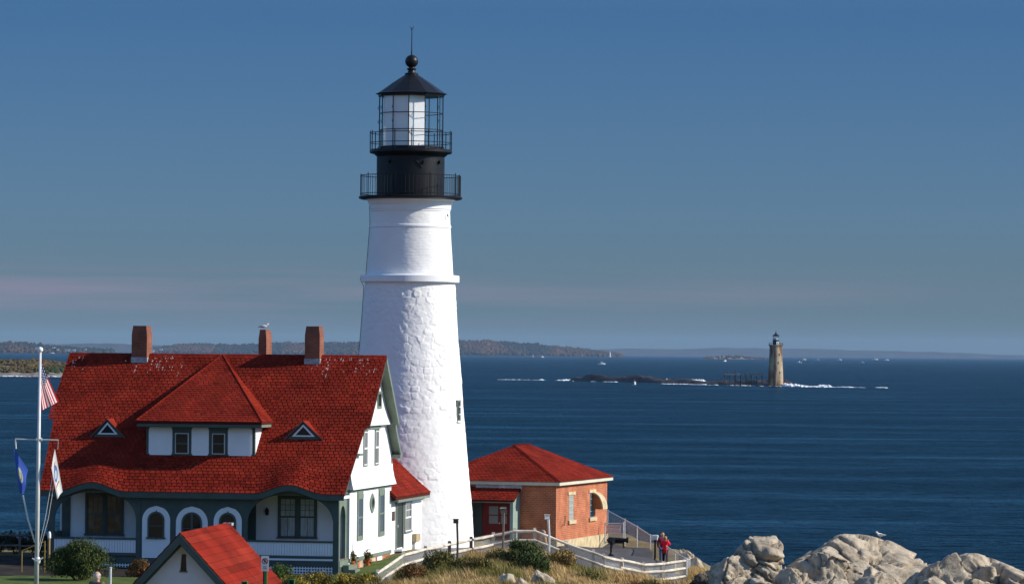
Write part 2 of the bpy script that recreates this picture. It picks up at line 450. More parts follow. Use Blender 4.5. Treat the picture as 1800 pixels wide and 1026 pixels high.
# ---- headland terrain
CP = np.array([
 (0,0,17.2),(-40,0,16.8),(40,0,16),(0,-40,17.5),(0,40,15.6),(-30,45,15),(30,45,14.6),(-11,80,12.9),(-11,105,11.4),(-12.2,118,10.62),(-6.5,100,11.8),(-7,115,10.4),
 (8,100,12.2),(22,100,12.2),(-30,105,11.3),(12,128,10.4),(24,130,10.2),(-10,129,8.95),(-10,139,8.95),(-14,135,9.0),(-5,135,8.95),(-12,150,9.0),(-15,150,9.3),(-28,150,9.3),
 (-19,160,9.15),(-19,172,9.05),(-23,180,9.05),(-23,188,9.3),(-32,185,9.6),(-15,177,8.95),(-10,177,8.78),(-8,180,8.85),(-7,185,8.95),(-6,189,9.1),(-4.5,192,9.25),
 (-4,195,9.3),(-5,206,9.2),(-15,190,9.0),(-15,200,9.0),(-10,200,9.1),(-28,198,8.8),
 (-5.9,178,8.35),(-4.9,181,8.98),(-3.95,183,9.1),(-2.8,185,9.2),(-1.8,187,9.35),(-.8,188,9.5),(.2,188,9.7),(1.15,188,9.72),(2.6,188,9.12),(3.9,188,8.68),(4.4,188,8.5),(5.25,189,8.25),(6.3,190,7.95),(7.3,191,7.85),(8.4,193,7.9),
 (0,198,9.3),(-1,206,9.25),(2,205,9.0),(3,212,8.7),(5.3,210,8.3),(5.9,216,8.45),(5.5,226,8.5),(7,220,8.1),(8,212,7.85),(9,204,7.3),(6.5,200,7.9),(4,196,8.4),(-3,222,8.6),(3,224,8.7),
 (-6,170,8.3),(-3,176,8.7),(-1,180,9.15),(0,172,8.8),(2,178,8.85),(4,180,8.3),(6,182,7.75),(8,184,7.4),(3,170,8.4),(6,170,8.2),(9,178,7.6),(0,160,8.7),(6,160,8.8),
 (11,164,9.3),(15,163,9.5),(19,163,9.6),(24,162,9.8),(14,175,7.6),(20,178,7.4),(10,186,6.8),(16,150,9.8),(24,150,9.9)], float)
COAST = [(-80,196),(-40,200),(-28,203),(-18,207),(-10,212),(-7,226),(0,232),(6.3,229),(8.6,221),(9.6,212),(10.6,204),(11.0,196),(11.8,188),(16,182),(28,181),(45,184),(80,180),(80,-80),(-80,-80)]
def coast_dist(x, y):
    """signed distance to the shore line, positive inland"""
    P = np.array(COAST, float); n = len(P)
    d = np.full(x.shape, 1e9); ins = np.zeros(x.shape, bool)
    for i in range(n):
        a, b = P[i], P[(i + 1) % n]; ab = b - a
        t = np.clip(((x - a[0]) * ab[0] + (y - a[1]) * ab[1]) / (ab @ ab), 0, 1)
        d = np.minimum(d, np.hypot(x - a[0] - t * ab[0], y - a[1] - t * ab[1]))
        c = (a[1] > y) != (b[1] > y)
        with np.errstate(divide='ignore', invalid='ignore'):
            xi = a[0] + (y - a[1]) * ab[0] / (ab[1] if ab[1] else 1e-9)
        ins ^= c & (x < xi)
    return np.where(ins, d, -d)
def zt(x, y):
    x = np.asarray(x, float); y = np.asarray(y, float)
    num = np.zeros(x.shape); den = np.zeros(x.shape)
    for a, b, c in CP:
        w = 1 / ((x - a) ** 2 + (y - b) ** 2 + 0.6) ** 1.9
        num += w * c; den += w
    z = num / den
    p = np.stack([x * 0.45, y * 0.45, 0 * x], -1)
    z = z + 0.06 * fbm(p, 3, 3)
    d = coast_dist(x, y)
    k = np.clip((d + 9) / 9.0, 0, 1); k = k * k * (3 - 2 * k)
    rough = np.clip(1 - np.abs(d + 4) / 8, 0, 1) * 1.3 * fbm(np.stack([x * 0.3, y * 0.3, 0 * x + 5], -1), 4, 9)
    return -4 + (z + 4) * k + rough
def zt1(x, y): return float(zt(np.array([x]), np.array([y]))[0])

def ground_material():
    m = bpy.data.materials.new('headland_ground'); m.use_nodes = True
    N, L = m.node_tree.nodes, m.node_tree.links
    b = N['Principled BSDF']; b.inputs['Roughness'].default_value = 0.95; b.inputs['Specular IOR Level'].default_value = 0.1
    tc = N.new('ShaderNodeTexCoord'); ge = N.new('ShaderNodeNewGeometry')
    n1 = N.new('ShaderNodeTexNoise'); n1.inputs['Scale'].default_value = 0.5; n1.inputs['Detail'].default_value = 7
    L.new(tc.outputs['Object'], n1.inputs['Vector'])
    r1 = N.new('ShaderNodeValToRGB'); e = r1.color_ramp.elements
    e[0].position = 0.3; e[0].color = (0.10, 0.085, 0.035, 1); e[1].position = 0.7; e[1].color = (0.30, 0.21, 0.10, 1)
    k = e.new(0.5); k.color = (0.18, 0.14, 0.06, 1)
    L.new(n1.outputs['Fac'], r1.inputs[0])
    n2 = N.new('ShaderNodeTexNoise'); n2.inputs['Scale'].default_value = 0.8; n2.inputs['Detail'].default_value = 8
    L.new(tc.outputs['Object'], n2.inputs['Vector'])
    r2 = N.new('ShaderNodeValToRGB'); e = r2.color_ramp.elements
    e[0].position = 0.3; e[0].color = (0.10, 0.09, 0.08, 1); e[1].position = 0.7; e[1].color = (0.40, 0.35, 0.28, 1)
    L.new(n2.outputs['Fac'], r2.inputs[0])
    sp = N.new('ShaderNodeSeparateXYZ'); L.new(ge.outputs['True Normal'], sp.inputs[0])
    mr = N.new('ShaderNodeMapRange'); mr.inputs['From Min'].default_value = 0.80; mr.inputs['From Max'].default_value = 0.92
    L.new(sp.outputs['Z'], mr.inputs[0])
    mx = N.new('ShaderNodeMix'); mx.data_type = 'RGBA'
    L.new(mr.outputs[0], mx.inputs[0]); L.new(r2.outputs[0], mx.inputs[6]); L.new(r1.outputs[0], mx.inputs[7])
    L.new(mx.outputs[2], b.inputs['Base Color'])
    bp = N.new('ShaderNodeBump'); bp.inputs['Strength'].default_value = 0.7; bp.inputs['Distance'].default_value = 0.12
    n3 = N.new('ShaderNodeTexNoise'); n3.inputs['Scale'].default_value = 3; n3.inputs['Detail'].default_value = 6
    L.new(tc.outputs['Object'], n3.inputs['Vector'])
    L.new(n3.outputs['Fac'], bp.inputs['Height']); L.new(bp.outputs[0], b.inputs['Normal'])
    return m
M['ground'] = ground_material()
def sheet(name, xs, ys, dz, mat, keep=None):
    X, Y = np.meshgrid(xs, ys); Z = zt(X, Y) + dz
    nx, ny = len(xs), len(ys)
    V = np.stack([X.ravel(), Y.ravel(), Z.ravel()], 1)
    i, j = np.meshgrid(np.arange(nx - 1), np.arange(ny - 1)); a = (j * nx + i).ravel()
    F = np.stack([a, a + 1, a + nx + 1, a + nx], 1)
    if keep is not None:
        cx = V[F].mean(1); F = F[keep(cx[:, 0], cx[:, 1])]
    return np_mesh(name, V, F, mat, smooth=True)
g = sheet('ground', np.concatenate([np.arange(-85, -30, 3.0), np.arange(-30, 30, 0.6), np.arange(30, 86, 3.0)]),
          np.concatenate([np.arange(-85, 120, 4.0), np.arange(120, 160, 1.2), np.arange(160, 242, 0.6)]), 0, M['ground'])
tag(g, 'rough grassy headland ground falling to the sea', 'ground', kind='structure')

def inpoly(P):
    P = np.array(P, float)
    def f(x, y):
        ins = np.zeros(x.shape, bool)
        for i in range(len(P)):
            a, b = P[i], P[(i + 1) % len(P)]
            c = (a[1] > y) != (b[1] > y)
            ins ^= c & (x < a[0] + (y - a[1]) * (b[0] - a[0]) / ((b[1] - a[1]) or 1e-9))
        return ins
    return f
LAWN = [(-27,152),(-24,174),(-16.5,176.2),(-8.2,179.8),(-5.9,190),(-5.3,191.5),(-4.7,187),(-5.3,181.5),(-6.6,177),(-8.6,172),(-8.5,141),(-13,126),(-20,140)]
PATH = [(-5.2,191.4),(-4.7,187.2),(-5.0,182.2),(-4.4,183.6),(-2.9,186),(-1.6,187.9),(0.2,189.2),(1.4,189.1),(3.2,190.5),(3.0,200),(2.2,209.5),(-2.2,210),(-1.0,206),(-1.4,201.5),(-2.6,199.2),(-4.2,198.8),(-4.6,194)]
PATIO = [(3.2,190.5),(5.5,190.6),(7.6,192.5),(8.5,195),(8.9,203),(8.3,211),(6.8,219.5),(5.6,224),(3.6,217.5),(2.6,212.2),(2.2,209.5),(3.0,200)]
o = sheet('lawn', np.arange(-28, -4, 0.25), np.arange(125, 193, 0.3), 0.03, M['lawn'], inpoly(LAWN)); tag(o, 'mown green lawn in front of the keepers house', 'lawn', kind='structure')
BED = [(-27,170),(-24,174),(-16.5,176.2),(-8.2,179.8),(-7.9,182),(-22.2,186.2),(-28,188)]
o = sheet('shaded_mulch_bed', np.arange(-28, -7, 0.25), np.arange(169, 189, 0.25), 0.022, pmat('mulch_and_shade', (0.035, 0.028, 0.022), 0.95, 0.1, var=(1.5, 0.4), bump=(12, 0.6, 0.03)), inpoly(BED)); tag(o, 'mulch bed along the front of the house, darkened by painted-in shade', 'garden bed', kind='structure')  # dark colour holds both the mulch and the shade painted over it
o = sheet('path', np.arange(-6, 4, 0.15), np.arange(181, 211, 0.15), 0.036, M['asphalt'], inpoly(PATH)); tag(o, 'grey asphalt path round the tower foot', 'path', kind='structure')
o = sheet('terrace', np.arange(2, 9.2, 0.15), np.arange(189, 225, 0.15), 0.044, M['asphalt'], inpoly(PATIO)); tag(o, 'paved lookout terrace beside the brick building', 'terrace', kind='structure')

# ---- far shores: long low hills with woods on them
def hazeless(name, col, var): return pmat(name, col, 0.95, 0.05, var=var)
M['far_wood'] = pmat('far_woodland', (1, 1, 1), 0.95, 0.05, tint=True)
M['far_land'] = pmat('far_hillside', (0.045, 0.045, 0.035), 0.95, 0.05, var=(0.004, 0.3))
M['far_rock'] = pmat('shore_rock', (0.20, 0.175, 0.145), 0.95, 0.1, var=(0.2, 0.4), bump=(0.4, 0.6, 1.0))
BLOB = np.array([(0,0,1),(.85,0,.35),(.26,.8,.4),(-.7,.5,.3),(-.7,-.5,.4),(.26,-.8,.3),(.6,.5,-.45),(-.3,.8,-.45),(-.85,0,-.4),(-.3,-.8,-.45),(.6,-.5,-.4)])
BLOBF = np.array([(0,1,2),(0,2,3),(0,3,4),(0,4,5),(0,5,1),(1,6,2),(2,6,7),(2,7,3),(3,7,8),(3,8,4),(4,8,9),(4,9,5),(5,9,10),(5,10,1),(1,10,6)])
def woods(name, P, S, cols, mat, parent=None):
    """clumps of crowns at points P (n,3) with sizes S (n,3) and colours (n,3)"""
    n = len(P)
    J = 1 + 0.35 * (RNG.random((n, len(BLOB), 1)) - 0.5) * 2
    a = RNG.random(n) * 6.28; c, s = np.cos(a)[:, None], np.sin(a)[:, None]
    bx = BLOB[:, 0] * c - BLOB[:, 1] * s; by = BLOB[:, 0] * s + BLOB[:, 1] * c
    B = np.stack([bx, by, np.broadcast_to(BLOB[:, 2], bx.shape)], -1) * J * S[:, None, :] + P[:, None, :]
    F = (BLOBF[None] + (np.arange(n) * len(BLOB))[:, None, None]).reshape(-1, 3)
    T = np.repeat(cols, len(BLOBF), 0) * (0.8 + 0.4 * RNG.random((n * len(BLOBF), 1)))
    return np_mesh(name, B.reshape(-1, 3), F, mat, parent, tint=T)
def far_hill(name, label, prof, Y, depth, wood=None, shore=0.0, mat=None, nx=160):
    """prof: (X, height) crest line; a hill of that outline round Y"""
    px = np.array([p[0] for p in prof], float); pz = np.array([p[1] for p in prof], float)
    xs = np.linspace(px[0], px[-1], nx); nr = 15
    h = np.interp(xs, px, pz)
    h = h * (1 + 0.10 * fbm(np.stack([xs / (px[-1] - px[0]) * 40, 0 * xs, 0 * xs], -1), 4, len(name)))
    V = []
    for j in range(nr):
        t = j / (nr - 1) * 2 - 1
        bell = np.clip(1 - abs(t) ** 1.6, 0, 1) ** 0.8
        V.append(np.stack([xs, Y + t * depth * (0.3 + 0.7 * np.sqrt(np.clip(h / max(h.max(), 1), 0, 1))), h * bell - 1.0], 1))
    V = np.concatenate(V)
    i, j = np.meshgrid(np.arange(nx - 1), np.arange(nr - 1)); a = (j * nx + i).ravel()
    F = np.stack([a, a + 1, a + nx + 1, a + nx], 1)
    o = np_mesh(name, V, F, mat or M['far_land'], smooth=True)
    tag(o, label, 'hill', kind='structure')
    if wood:
        n, size, palette = wood
        t = -RNG.random(n) ** 0.7 * 0.97
        x = px[0] + RNG.random(n) * (px[-1] - px[0])
        hh = np.interp(x, xs, h); keepm = hh > size * 0.35
        bell = np.clip(1 - np.abs(t) ** 1.6, 0, 1) ** 0.8
        P = np.stack([x, Y + t * depth * (0.3 + 0.7 * np.sqrt(np.clip(hh / h.max(), 0, 1))), hh * bell + size * 0.15], 1)[keepm]
        m = len(P)
        g1 = fbm(np.stack([P[:, 0] / size / 9, P[:, 1] / size / 30, P[:, 2] * 0], -1), 3, 5)
        pal = np.array(palette); idx = np.clip(((g1 * 0.9 + 0.5) * len(pal) + RNG.normal(0, 0.5, m)).astype(int), 0, len(pal) - 1)
        S = np.stack([size * (0.6 + 0.5 * RNG.random(m)), size * (0.6 + 0.4 * RNG.random(m)), size * (0.45 + 0.45 * RNG.random(m))], 1)
        w = woods('far_woods', P, S, pal[idx], M['far_wood'])
        tag(w, 'distant trees covering ' + label, 'woods', kind='stuff')
    return o
def HX(px, Y): return (px - 900) / 7000 * Y          # bearing of a landmark to metres at distance Y
def HZ(px, py, Y): return CAM_Z - (py - (620 + (px - 900) * 0.00785)) / 7000 * Y
AUT = [(0.020, 0.028, 0.020), (0.030, 0.033, 0.020), (0.060, 0.042, 0.024), (0.085, 0.048, 0.026), (0.095, 0.060, 0.034)]
far_hill('far_island', 'the long autumn island behind the tower',
         [(HX(x, 24000), HZ(x, y, 24000) * 0.82) for x, y in ((262,617),(300,607),(340,603),(380,604),(420,606),(470,603),(520,601),(580,600),(640,599),(700,598),(760,597),(810,596),(860,596),(880,597),(930,602),(990,609),(1040,616),(1075,621),(1092,625))],
         24000, 900, (5200, 17, AUT))
far_hill('far_point', 'the dark wooded point at the left edge',
         [(HX(x, 19000), HZ(x, y, 19000) * 0.85) for x, y in ((-260,600),(-60,600),(0,601),(30,602),(55,604),(80,608),(120,611),(160,614),(200,618))],
         19000, 600, (1500, 17, AUT[:4]))
far_hill('far_hills', 'the low blue hills behind the left bay',
         [(HX(x, 33000), HZ(x, y, 33000)) for x, y in ((-60,606),(60,605),(120,604),(180,603),(230,605),(300,607),(420,609),(520,612))],
         33000, 900, None)
far_hill('far_coast', 'the faint blue coast on the right horizon',
         [(HX(x, 42000), HZ(x, y, 42000)) for x, y in ((960,617),(1040,614),(1100,612),(1160,613),(1220,613),(1270,611),(1340,612),(1420,613),(1500,615),(1580,617),(1680,619),(1760,623),(1900,625),(2100,628))],
         42000, 1200, None)
far_hill('low_island', 'the low pale island left of the far granite light',
         [(HX(x, 17500), HZ(x, y, 17500)) for x, y in ((1232,630),(1255,626.5),(1290,625.5),(1315,627),(1345,629.6))],
         17500, 120, (120, 6, AUT[2:]), mat=M['far_rock'])

# ---- near island on the left, with a rocky shore
def near_island():
    nx, ny = 150, 40
    xs = np.linspace(-470, -296, nx); ys = np.linspace(2750, 3050, ny)
    X, Y = np.meshgrid(xs, ys)
    e = np.clip((-300 - X) / 22, 0, 1) * np.clip((Y - 2762 + 6 * fbm(np.stack([X / 9, 0 * X, 0 * X], -1), 3, 2)) / 10, 0, 1)
    in2 = np.clip((Y - 2775) / 60, 0, 1) * np.clip((-302 - X) / 40, 0, 1)
    Z = -1.5 + e * (4.5 + 2.0 * fbm(np.stack([X / 7, Y / 7, 0 * X], -1), 4, 6)) + in2 * (6 + 2 * fbm(np.stack([X / 40, Y / 40, 0 * X], -1), 3, 8))
    V = np.stack([X.ravel(), Y.ravel(), Z.ravel()], 1)
    i, j = np.meshgrid(np.arange(nx - 1), np.arange(ny - 1)); a = (j * nx + i).ravel()
    F = np.stack([a, a + 1, a + nx + 1, a + nx], 1)
    o = np_mesh('near_island', V, F, M['far_rock'])
    tag(o, 'low rocky island beyond the flagpole', 'island', kind='structure')
    n = 2600
    x = -470 + RNG.random(n) * 166; y = 2772 + RNG.random(n) ** 1.5 * 150
    zz = Z[np.clip(((y - 2750) / 300 * (ny - 1)).astype(int), 0, ny - 1), np.clip(((x + 470) / 174 * (nx - 1)).astype(int), 0, nx - 1)]
    pal = np.array([(0.035, 0.045, 0.018), (0.065, 0.060, 0.025), (0.10, 0.060, 0.030), (0.085, 0.075, 0.030), (0.12, 0.085, 0.040)])
    g1 = fbm(np.stack([x / 18, y / 60, 0 * x], -1), 3, 12)
    idx = np.clip(((g1 + 0.5) * 5 + RNG.normal(0, 0.6, n)).astype(int), 0, 4)
    S = np.stack([1.4 + 1.4 * RNG.random(n), 1.4 + 1.4 * RNG.random(n), 1.0 + 1.2 * RNG.random(n)], 1)
    ok = zz > 2.5
    w = woods('island_brush', np.stack([x, y, zz + 0.3], 1)[ok], S[ok], pal[idx][ok], M['far_wood'])
    tag(w, 'autumn brush covering the low rocky island', 'brush', kind='stuff')
near_island()

# ---- the ledge out at sea, with surf
def far_ledge():
    V, F = [], []
    nx, ny = 220, 26
    xs = np.linspace(38, 176, nx); t = np.linspace(-1, 1, ny)
    T, X = np.meshgrid(t, xs, indexing='ij')
    yc = 2780 - (xs - 40) / 130 * 330
    w = 26 + 10 * fbm(np.stack([xs / 14, 0 * xs, 0 * xs], -1), 3, 4)
    h = np.interp(xs, [38, 44, 55, 70, 84, 100, 120, 132, 150, 158, 168, 174, 176], [-1, 3.4, 5.2, 4.6, 4.8, 3.6, 3.0, 3.2, 4.4, 5.0, 4.6, 2.0, -1])
    h = h * (1 + 0.4 * fbm(np.stack([xs / 6, 0 * xs, 0 * xs], -1), 4, 14))
    Z = h * (1 - np.abs(T) ** 2) + 0.9 * fbm(np.stack([X / 4, T * 4, 0 * X], -1), 4, 15) - 0.8
    V = np.stack([X.ravel(), (yc + T * w).ravel(), Z.ravel()], 1)
    i, j = np.meshgrid(np.arange(nx - 1), np.arange(ny - 1)); a = (j * nx + i).ravel()
    F = np.stack([a, a + 1, a + nx + 1, a + nx], 1)
    o = np_mesh('sea_ledge', V, F, pmat('wet_dark_rock', (0.045, 0.036, 0.030), 0.8, 0.3, var=(0.3, 0.5), bump=(0.6, 0.8, 0.8)))
    tag(o, 'low dark ledge of rock carrying the far granite light', 'ledge', kind='structure')
    # surf: broken white water lying along the ledge
    sv = []
    def patch(x0, x1, y0, y1, wid, dens, zz, gate=0.22):
        n = int((x1 - x0) * dens * 1.5); sd_ = int(x0 * 7 + y0)
        for _ in range(n):
            s = random.random(); a = x0 + s * (x1 - x0)
            g_ = float(fbm(np.array([[a / 5.0, sd_, 0.0]]), 3, 77)[0]) + gate
            if g_ < random.random() * 0.5: continue
            b = y0 + s * (y1 - y0) + random.gauss(0, wid * 2.2)
            sv.append((a, b, 0.4 + random.random() * 1.6, 1.5 + random.random() * 4.5, zz * (0.12 + 1.3 * max(0, g_) * random.random() ** 1.5)))
    patch(21, 44, 2835, 2800, 9, 9, 0.8, 0.4)
    patch(52, 80, 2720, 2660, 3, 3, 0.6)
    patch(92, 130, 2760, 2690, 8, 14, 1.9, 0.5)
    patch(96, 128, 2545, 2490, 3, 3, 0.5); patch(134, 168, 2470, 2415, 3, 2.2, 0.5, 0.1)
    patch(166, 192, 2425, 2400, 6, 16, 1.3, 0.6)
    patch(190, 222, 2400, 2372, 4, 6, 0.7, 0.18)
    patch(-10, 22, 2830, 2826, 3, 1.5, 0.3)
    sv = np.array(sv)
    P = np.stack([sv[:, 0], sv[:, 1], np.full(len(sv), 0.0)], 1)
    w = woods('surf', P, np.stack([sv[:, 2], sv[:, 3], sv[:, 4]], 1), np.full((len(sv), 3), 0.80), pmat('white_water', (1, 1, 1), 0.9, 0.1, tint=True))
    tag(w, 'white surf breaking along the dark ledge', 'surf', kind='stuff')
far_ledge()

# surf under the near island
n = 160
x = -470 + RNG.random(n) * 172
w = woods('shore_surf', np.stack([x, 2755 + RNG.random(n) * 5, 0 * x], 1), np.stack([1 + 2 * RNG.random(n), 2 + 2 * RNG.random(n), 0.2 + 0.5 * RNG.random(n) ** 2], 1), np.full((n, 3), 0.75), MATS['white_water'])
tag(w, 'thin white surf under the low rocky island', 'surf', kind='stuff')

# ---- the air: even haze round everything
hz = bpy.data.meshes.new('haze')
bm = bmesh.new(); bmesh.ops.create_cube(bm, size=1)
for v in bm.verts: v.co = Vector((v.co.x * 98000, v.co.y * 54000 + 22000, v.co.z * 230 + 107))
bm.to_mesh(hz); bm.free()
ho = bpy.data.objects.new('haze', hz); COL.objects.link(ho)
tag(ho, 'thin blue sea haze filling the air', 'haze', kind='stuff')
hm = bpy.data.materials.new('sea_haze'); hm.use_nodes = True
hm.node_tree.nodes.clear()
_o = hm.node_tree.nodes.new('ShaderNodeOutputMaterial'); _v = hm.node_tree.nodes.new('ShaderNodeVolumePrincipled')
_v.inputs['Color'].default_value = (0.46, 0.70, 1.0, 1)
_v.inputs['Density'].default_value = 0.000012
_v.inputs['Anisotropy'].default_value = 0.0
hm.node_tree.links.new(_v.outputs[0], _o.inputs['Volume'])
hz.materials.append(hm)

# ================================================================== SHINGLES
def shingle_field(parent, O, eu, es, S, ulim, expo=0.205, width=0.25, lift=None, singles=0, name='shingles', skip=None, gap=0.045):
    """Courses of separate shingles on a sloping plane: O origin at the eave, eu along it, es up the slope, S slope length,
    ulim(s) -> (u0, u1). The first `singles` are objects of their own, the rest one joined part."""
    O, eu, es = Vector(O), Vector(eu).normalized(), Vector(es).normalized()
    n = eu.cross(es).normalized()
    if n.z < 0: n = -n
    mb = MB(); todo = singles
    rows = int(math.ceil(S / expo)); proto = None
    for i in range(rows):
        s0, s1 = i * expo, min(S, (i + 1) * expo + 0.03)
        a0, b0 = ulim(s0); a1, b1 = ulim(min(S, (i + 1) * expo))
        off = (0.5 if i % 2 else 0.0) * width + random.uniform(-0.04, 0.04)
        k0 = math.floor((min(a0, a1) - off) / width)
        u = off + k0 * width
        while u < max(b0, b1):
            p, q = u + gap / 2, u + width - gap / 2
            u += width
            p0, q0 = max(p, a0), min(q, b0); p1, q1 = max(p, a1), min(q, b1)
            if q0 - p0 < 0.02 and q1 - p1 < 0.02: continue
            if q0 < p0: p0 = q0 = (p0 + q0) / 2
            if q1 < p1: p1 = q1 = (p1 + q1) / 2
            if skip and skip((p0 + q0) / 2, (s0 + s1) / 2): continue
            drop = random.uniform(-0.008, 0.008); t = 0.022 + random.uniform(0, 0.008)
            def pt(uu, ss, h):
                w = O + eu * uu + es * ss + n * h
                if lift: w.z += lift(uu, ss)
                return tuple(w)
            vs = [pt(p0, s0 + drop, 0.0), pt(q0, s0 + drop, 0.0), pt(p0, s0 + drop, t), pt(q0, s0 + drop, t), pt(p1, s1, 0.006), pt(q1, s1, 0.006), pt(p1, s1, 0), pt(q1, s1, 0)]
            fs = [(0, 1, 3, 2), (2, 3, 5, 4), (0, 2, 4, 6), (1, 7, 5, 3)]
            tn = random.gauss(1.0, 0.09) * (0.74 if random.random() < 0.07 else 1.0)
            hue = random.uniform(0.9, 1.25)
            if todo > 0 and i > 0:
                c = O + eu * p0 + es * s0
                if lift: c.z += lift(p0, s0)
                m2 = MB(); m2.add([tuple(Vector(v) - c) for v in vs], fs)
                if lift or proto is None or abs(q0 - p0 - (width - gap)) > 0.003:
                    o = m2.build('shingle', M['shingle_one'], parent, recalc=False)
                    if not lift: proto = o
                else:
                    o = bpy.data.objects.new('shingle', proto.data); COL.objects.link(o); o.parent = parent
                o.location = c; todo -= 1
            else:
                mb.add(vs, fs, (tn, tn * hue, tn * hue))
    o = mb.build(name, M['shingle'], parent, recalc=False, tint=True)
    tag(o, kind='stuff')
    return o

def clapboards(parent, z0, z1, spans, T, name='clapboards', mat=None, pitch=0.11, proud=0.028):
    mb = MB()
    n = max(1, round((z1 - z0) / pitch)); h = (z1 - z0) / n
    for i in range(n):
        za, zb = z0 + i * h, z0 + (i + 1) * h
        sa, sb = spans(za + 0.001), spans(zb - 0.001)
        if len(sa) != len(sb): sa = sb = spans((za + zb) / 2)
        for (a0, a1), (b0, b1) in zip(sa, sb):
            if a1 - a0 < 0.01 and b1 - b0 < 0.01: continue
            v = [T(a0, za, 0), T(a1, za, 0), T(a0, za, proud), T(a1, za, proud), T(b0, zb, 0.003), T(b1, zb, 0.003), T(b0, zb, 0), T(b1, zb, 0)]
            mb.add(v, [(0, 1, 3, 2), (2, 3, 5, 4), (0, 2, 4, 6), (1, 7, 5, 3), (4, 5, 7, 6), (0, 6, 7, 1)])
    o = mb.build(name, mat or M['white'], parent, recalc=False)
    return o

def window(parent, T, a0, a1, z0, z1, trim=0.09, out=0.07, nx=1, nz=1, split=None, fmat=None, gmat=None, smat=None, sill=True, mun=0.022, name='window', head=0.0):
    """casing with recessed panes; T(a, z, d). split = height fraction of the meeting rail; nx, nz lights in the upper sash."""
    fmat = fmat or M['green']; gmat = gmat or M['glass_dark']; smat = smat or fmat
    B = lambda m, x0, x1, y0, y1, d0, d1: m.box(x0, x1, y0, y1, d0, d1, T=lambda x, y, d: T(x, y, d))
    f = MB()
    B(f, a0 - trim, a0, z0, z1, 0.0, out); B(f, a1, a1 + trim, z0, z1, 0.0, out)
    B(f, a0 - trim - head, a1 + trim + head, z1, z1 + trim * 1.2 + head, 0.0, out + 0.012)
    w = f.build(name, fmat, parent)
    if sill:
        s = MB(); B(s, a0 - trim - 0.04, a1 + trim + 0.04, z0 - 0.07, z0, 0.0, out + 0.05); s.build('sill', fmat, w)
    else:
        s = MB(); B(s, a0 - trim, a1 + trim, z0 - trim, z0, 0.0, out); s.build('bottom_trim', fmat, w)
    zm = z0 + (z1 - z0) * split if split else z1
    sashes = [(z0, zm, 0.030)] + ([(zm, z1, 0.045)] if split else [])
    for k, (s0, s1, d) in enumerate(sashes):
        fr = 0.04
        m = MB()
        B(m, a0, a0 + fr, s0, s1, 0.0, d + 0.012); B(m, a1 - fr, a1, s0, s1, 0.0, d + 0.012)
        B(m, a0 + fr, a1 - fr, s0, s0 + fr, 0.0, d + 0.012); B(m, a0 + fr, a1 - fr, s1 - fr, s1, 0.0, d + 0.012)
        sa = m.build('sash', smat, w)
        cols, rows = (nx, nz) if (k == 1 or not split) else (max(1, nx - 1), 1)
        wx, wz = (a1 - a0 - 2 * fr) / cols, (s1 - s0 - 2 * fr) / rows
        for i in range(cols):
            for j in range(rows):
                p = MB()
                x0 = a0 + fr + i * wx + (mun / 2 if i else 0); x1 = a0 + fr + (i + 1) * wx - (mun / 2 if i < cols - 1 else 0)
                y0 = s0 + fr + j * wz + (mun / 2 if j else 0); y1 = s0 + fr + (j + 1) * wz - (mun / 2 if j < rows - 1 else 0)
                B(p, x0, x1, y0, y1, 0.0, d - 0.012)
                po = p.build('pane', gmat, w)
        if cols > 1 or rows > 1:
            q = MB()
            for i in range(1, cols): B(q, a0 + fr + i * wx - mun / 2, a0 + fr + i * wx + mun / 2, s0 + fr, s1 - fr, 0.0, d)
            for j in range(1, rows): B(q, a0 + fr, a1 - fr, s0 + fr + j * wz - mun / 2, s0 + fr + j * wz + mun / 2, 0.0, d + 0.002)
            q.build('muntins', smat, w)
    return w

# ================================================================== KEEPERS HOUSE
HX0, HY0, HZ0, HTH = -7.624, 181.0, 9.0, R(10.5)
house = empty('keepers_house', (HX0, HY0, HZ0), -HTH, "white clapboard keeper's house with red shingled roof and dark green porch", 'house')
DZ = -HZ0
def hz_(m): return m - HZ0
V_E, V_R, Z_E, Z_R = -0.35, 6.75, 12.52, 18.80
SLOPE = (Z_R - Z_E) / (V_R - V_E)
SLB = 1.07
ARCHES = ((-11.72, 1.66), (-2.42, 1.66))
def hump(u, v):
    h = 0.0
    for c, w in ARCHES:
        t = abs(u - c) / w
        if t < 1: h += 0.40 * (0.5 + 0.5 * math.cos(math.pi * t)) * max(0.0, 1 - (v - V_E) / (1.75 - 0.5 * t)) ** 0.85
    return h
def zroof(v): return Z_E + (v - V_E) * SLOPE
def uL(v): return -14.97 if v > 3.25 else -14.2 - 0.46 * (v - V_E) / 3.6
def uR(v): return 0.53 if v > 3.15 else 0.16 + 0.19 * (v - V_E) / 3.5
TF = lambda v: (lambda a, z, d: (a, v - d, z + DZ))          # a plane facing the viewer
TS = lambda u: (lambda a, z, d: (u + d, a, z + DZ))          # a plane facing right

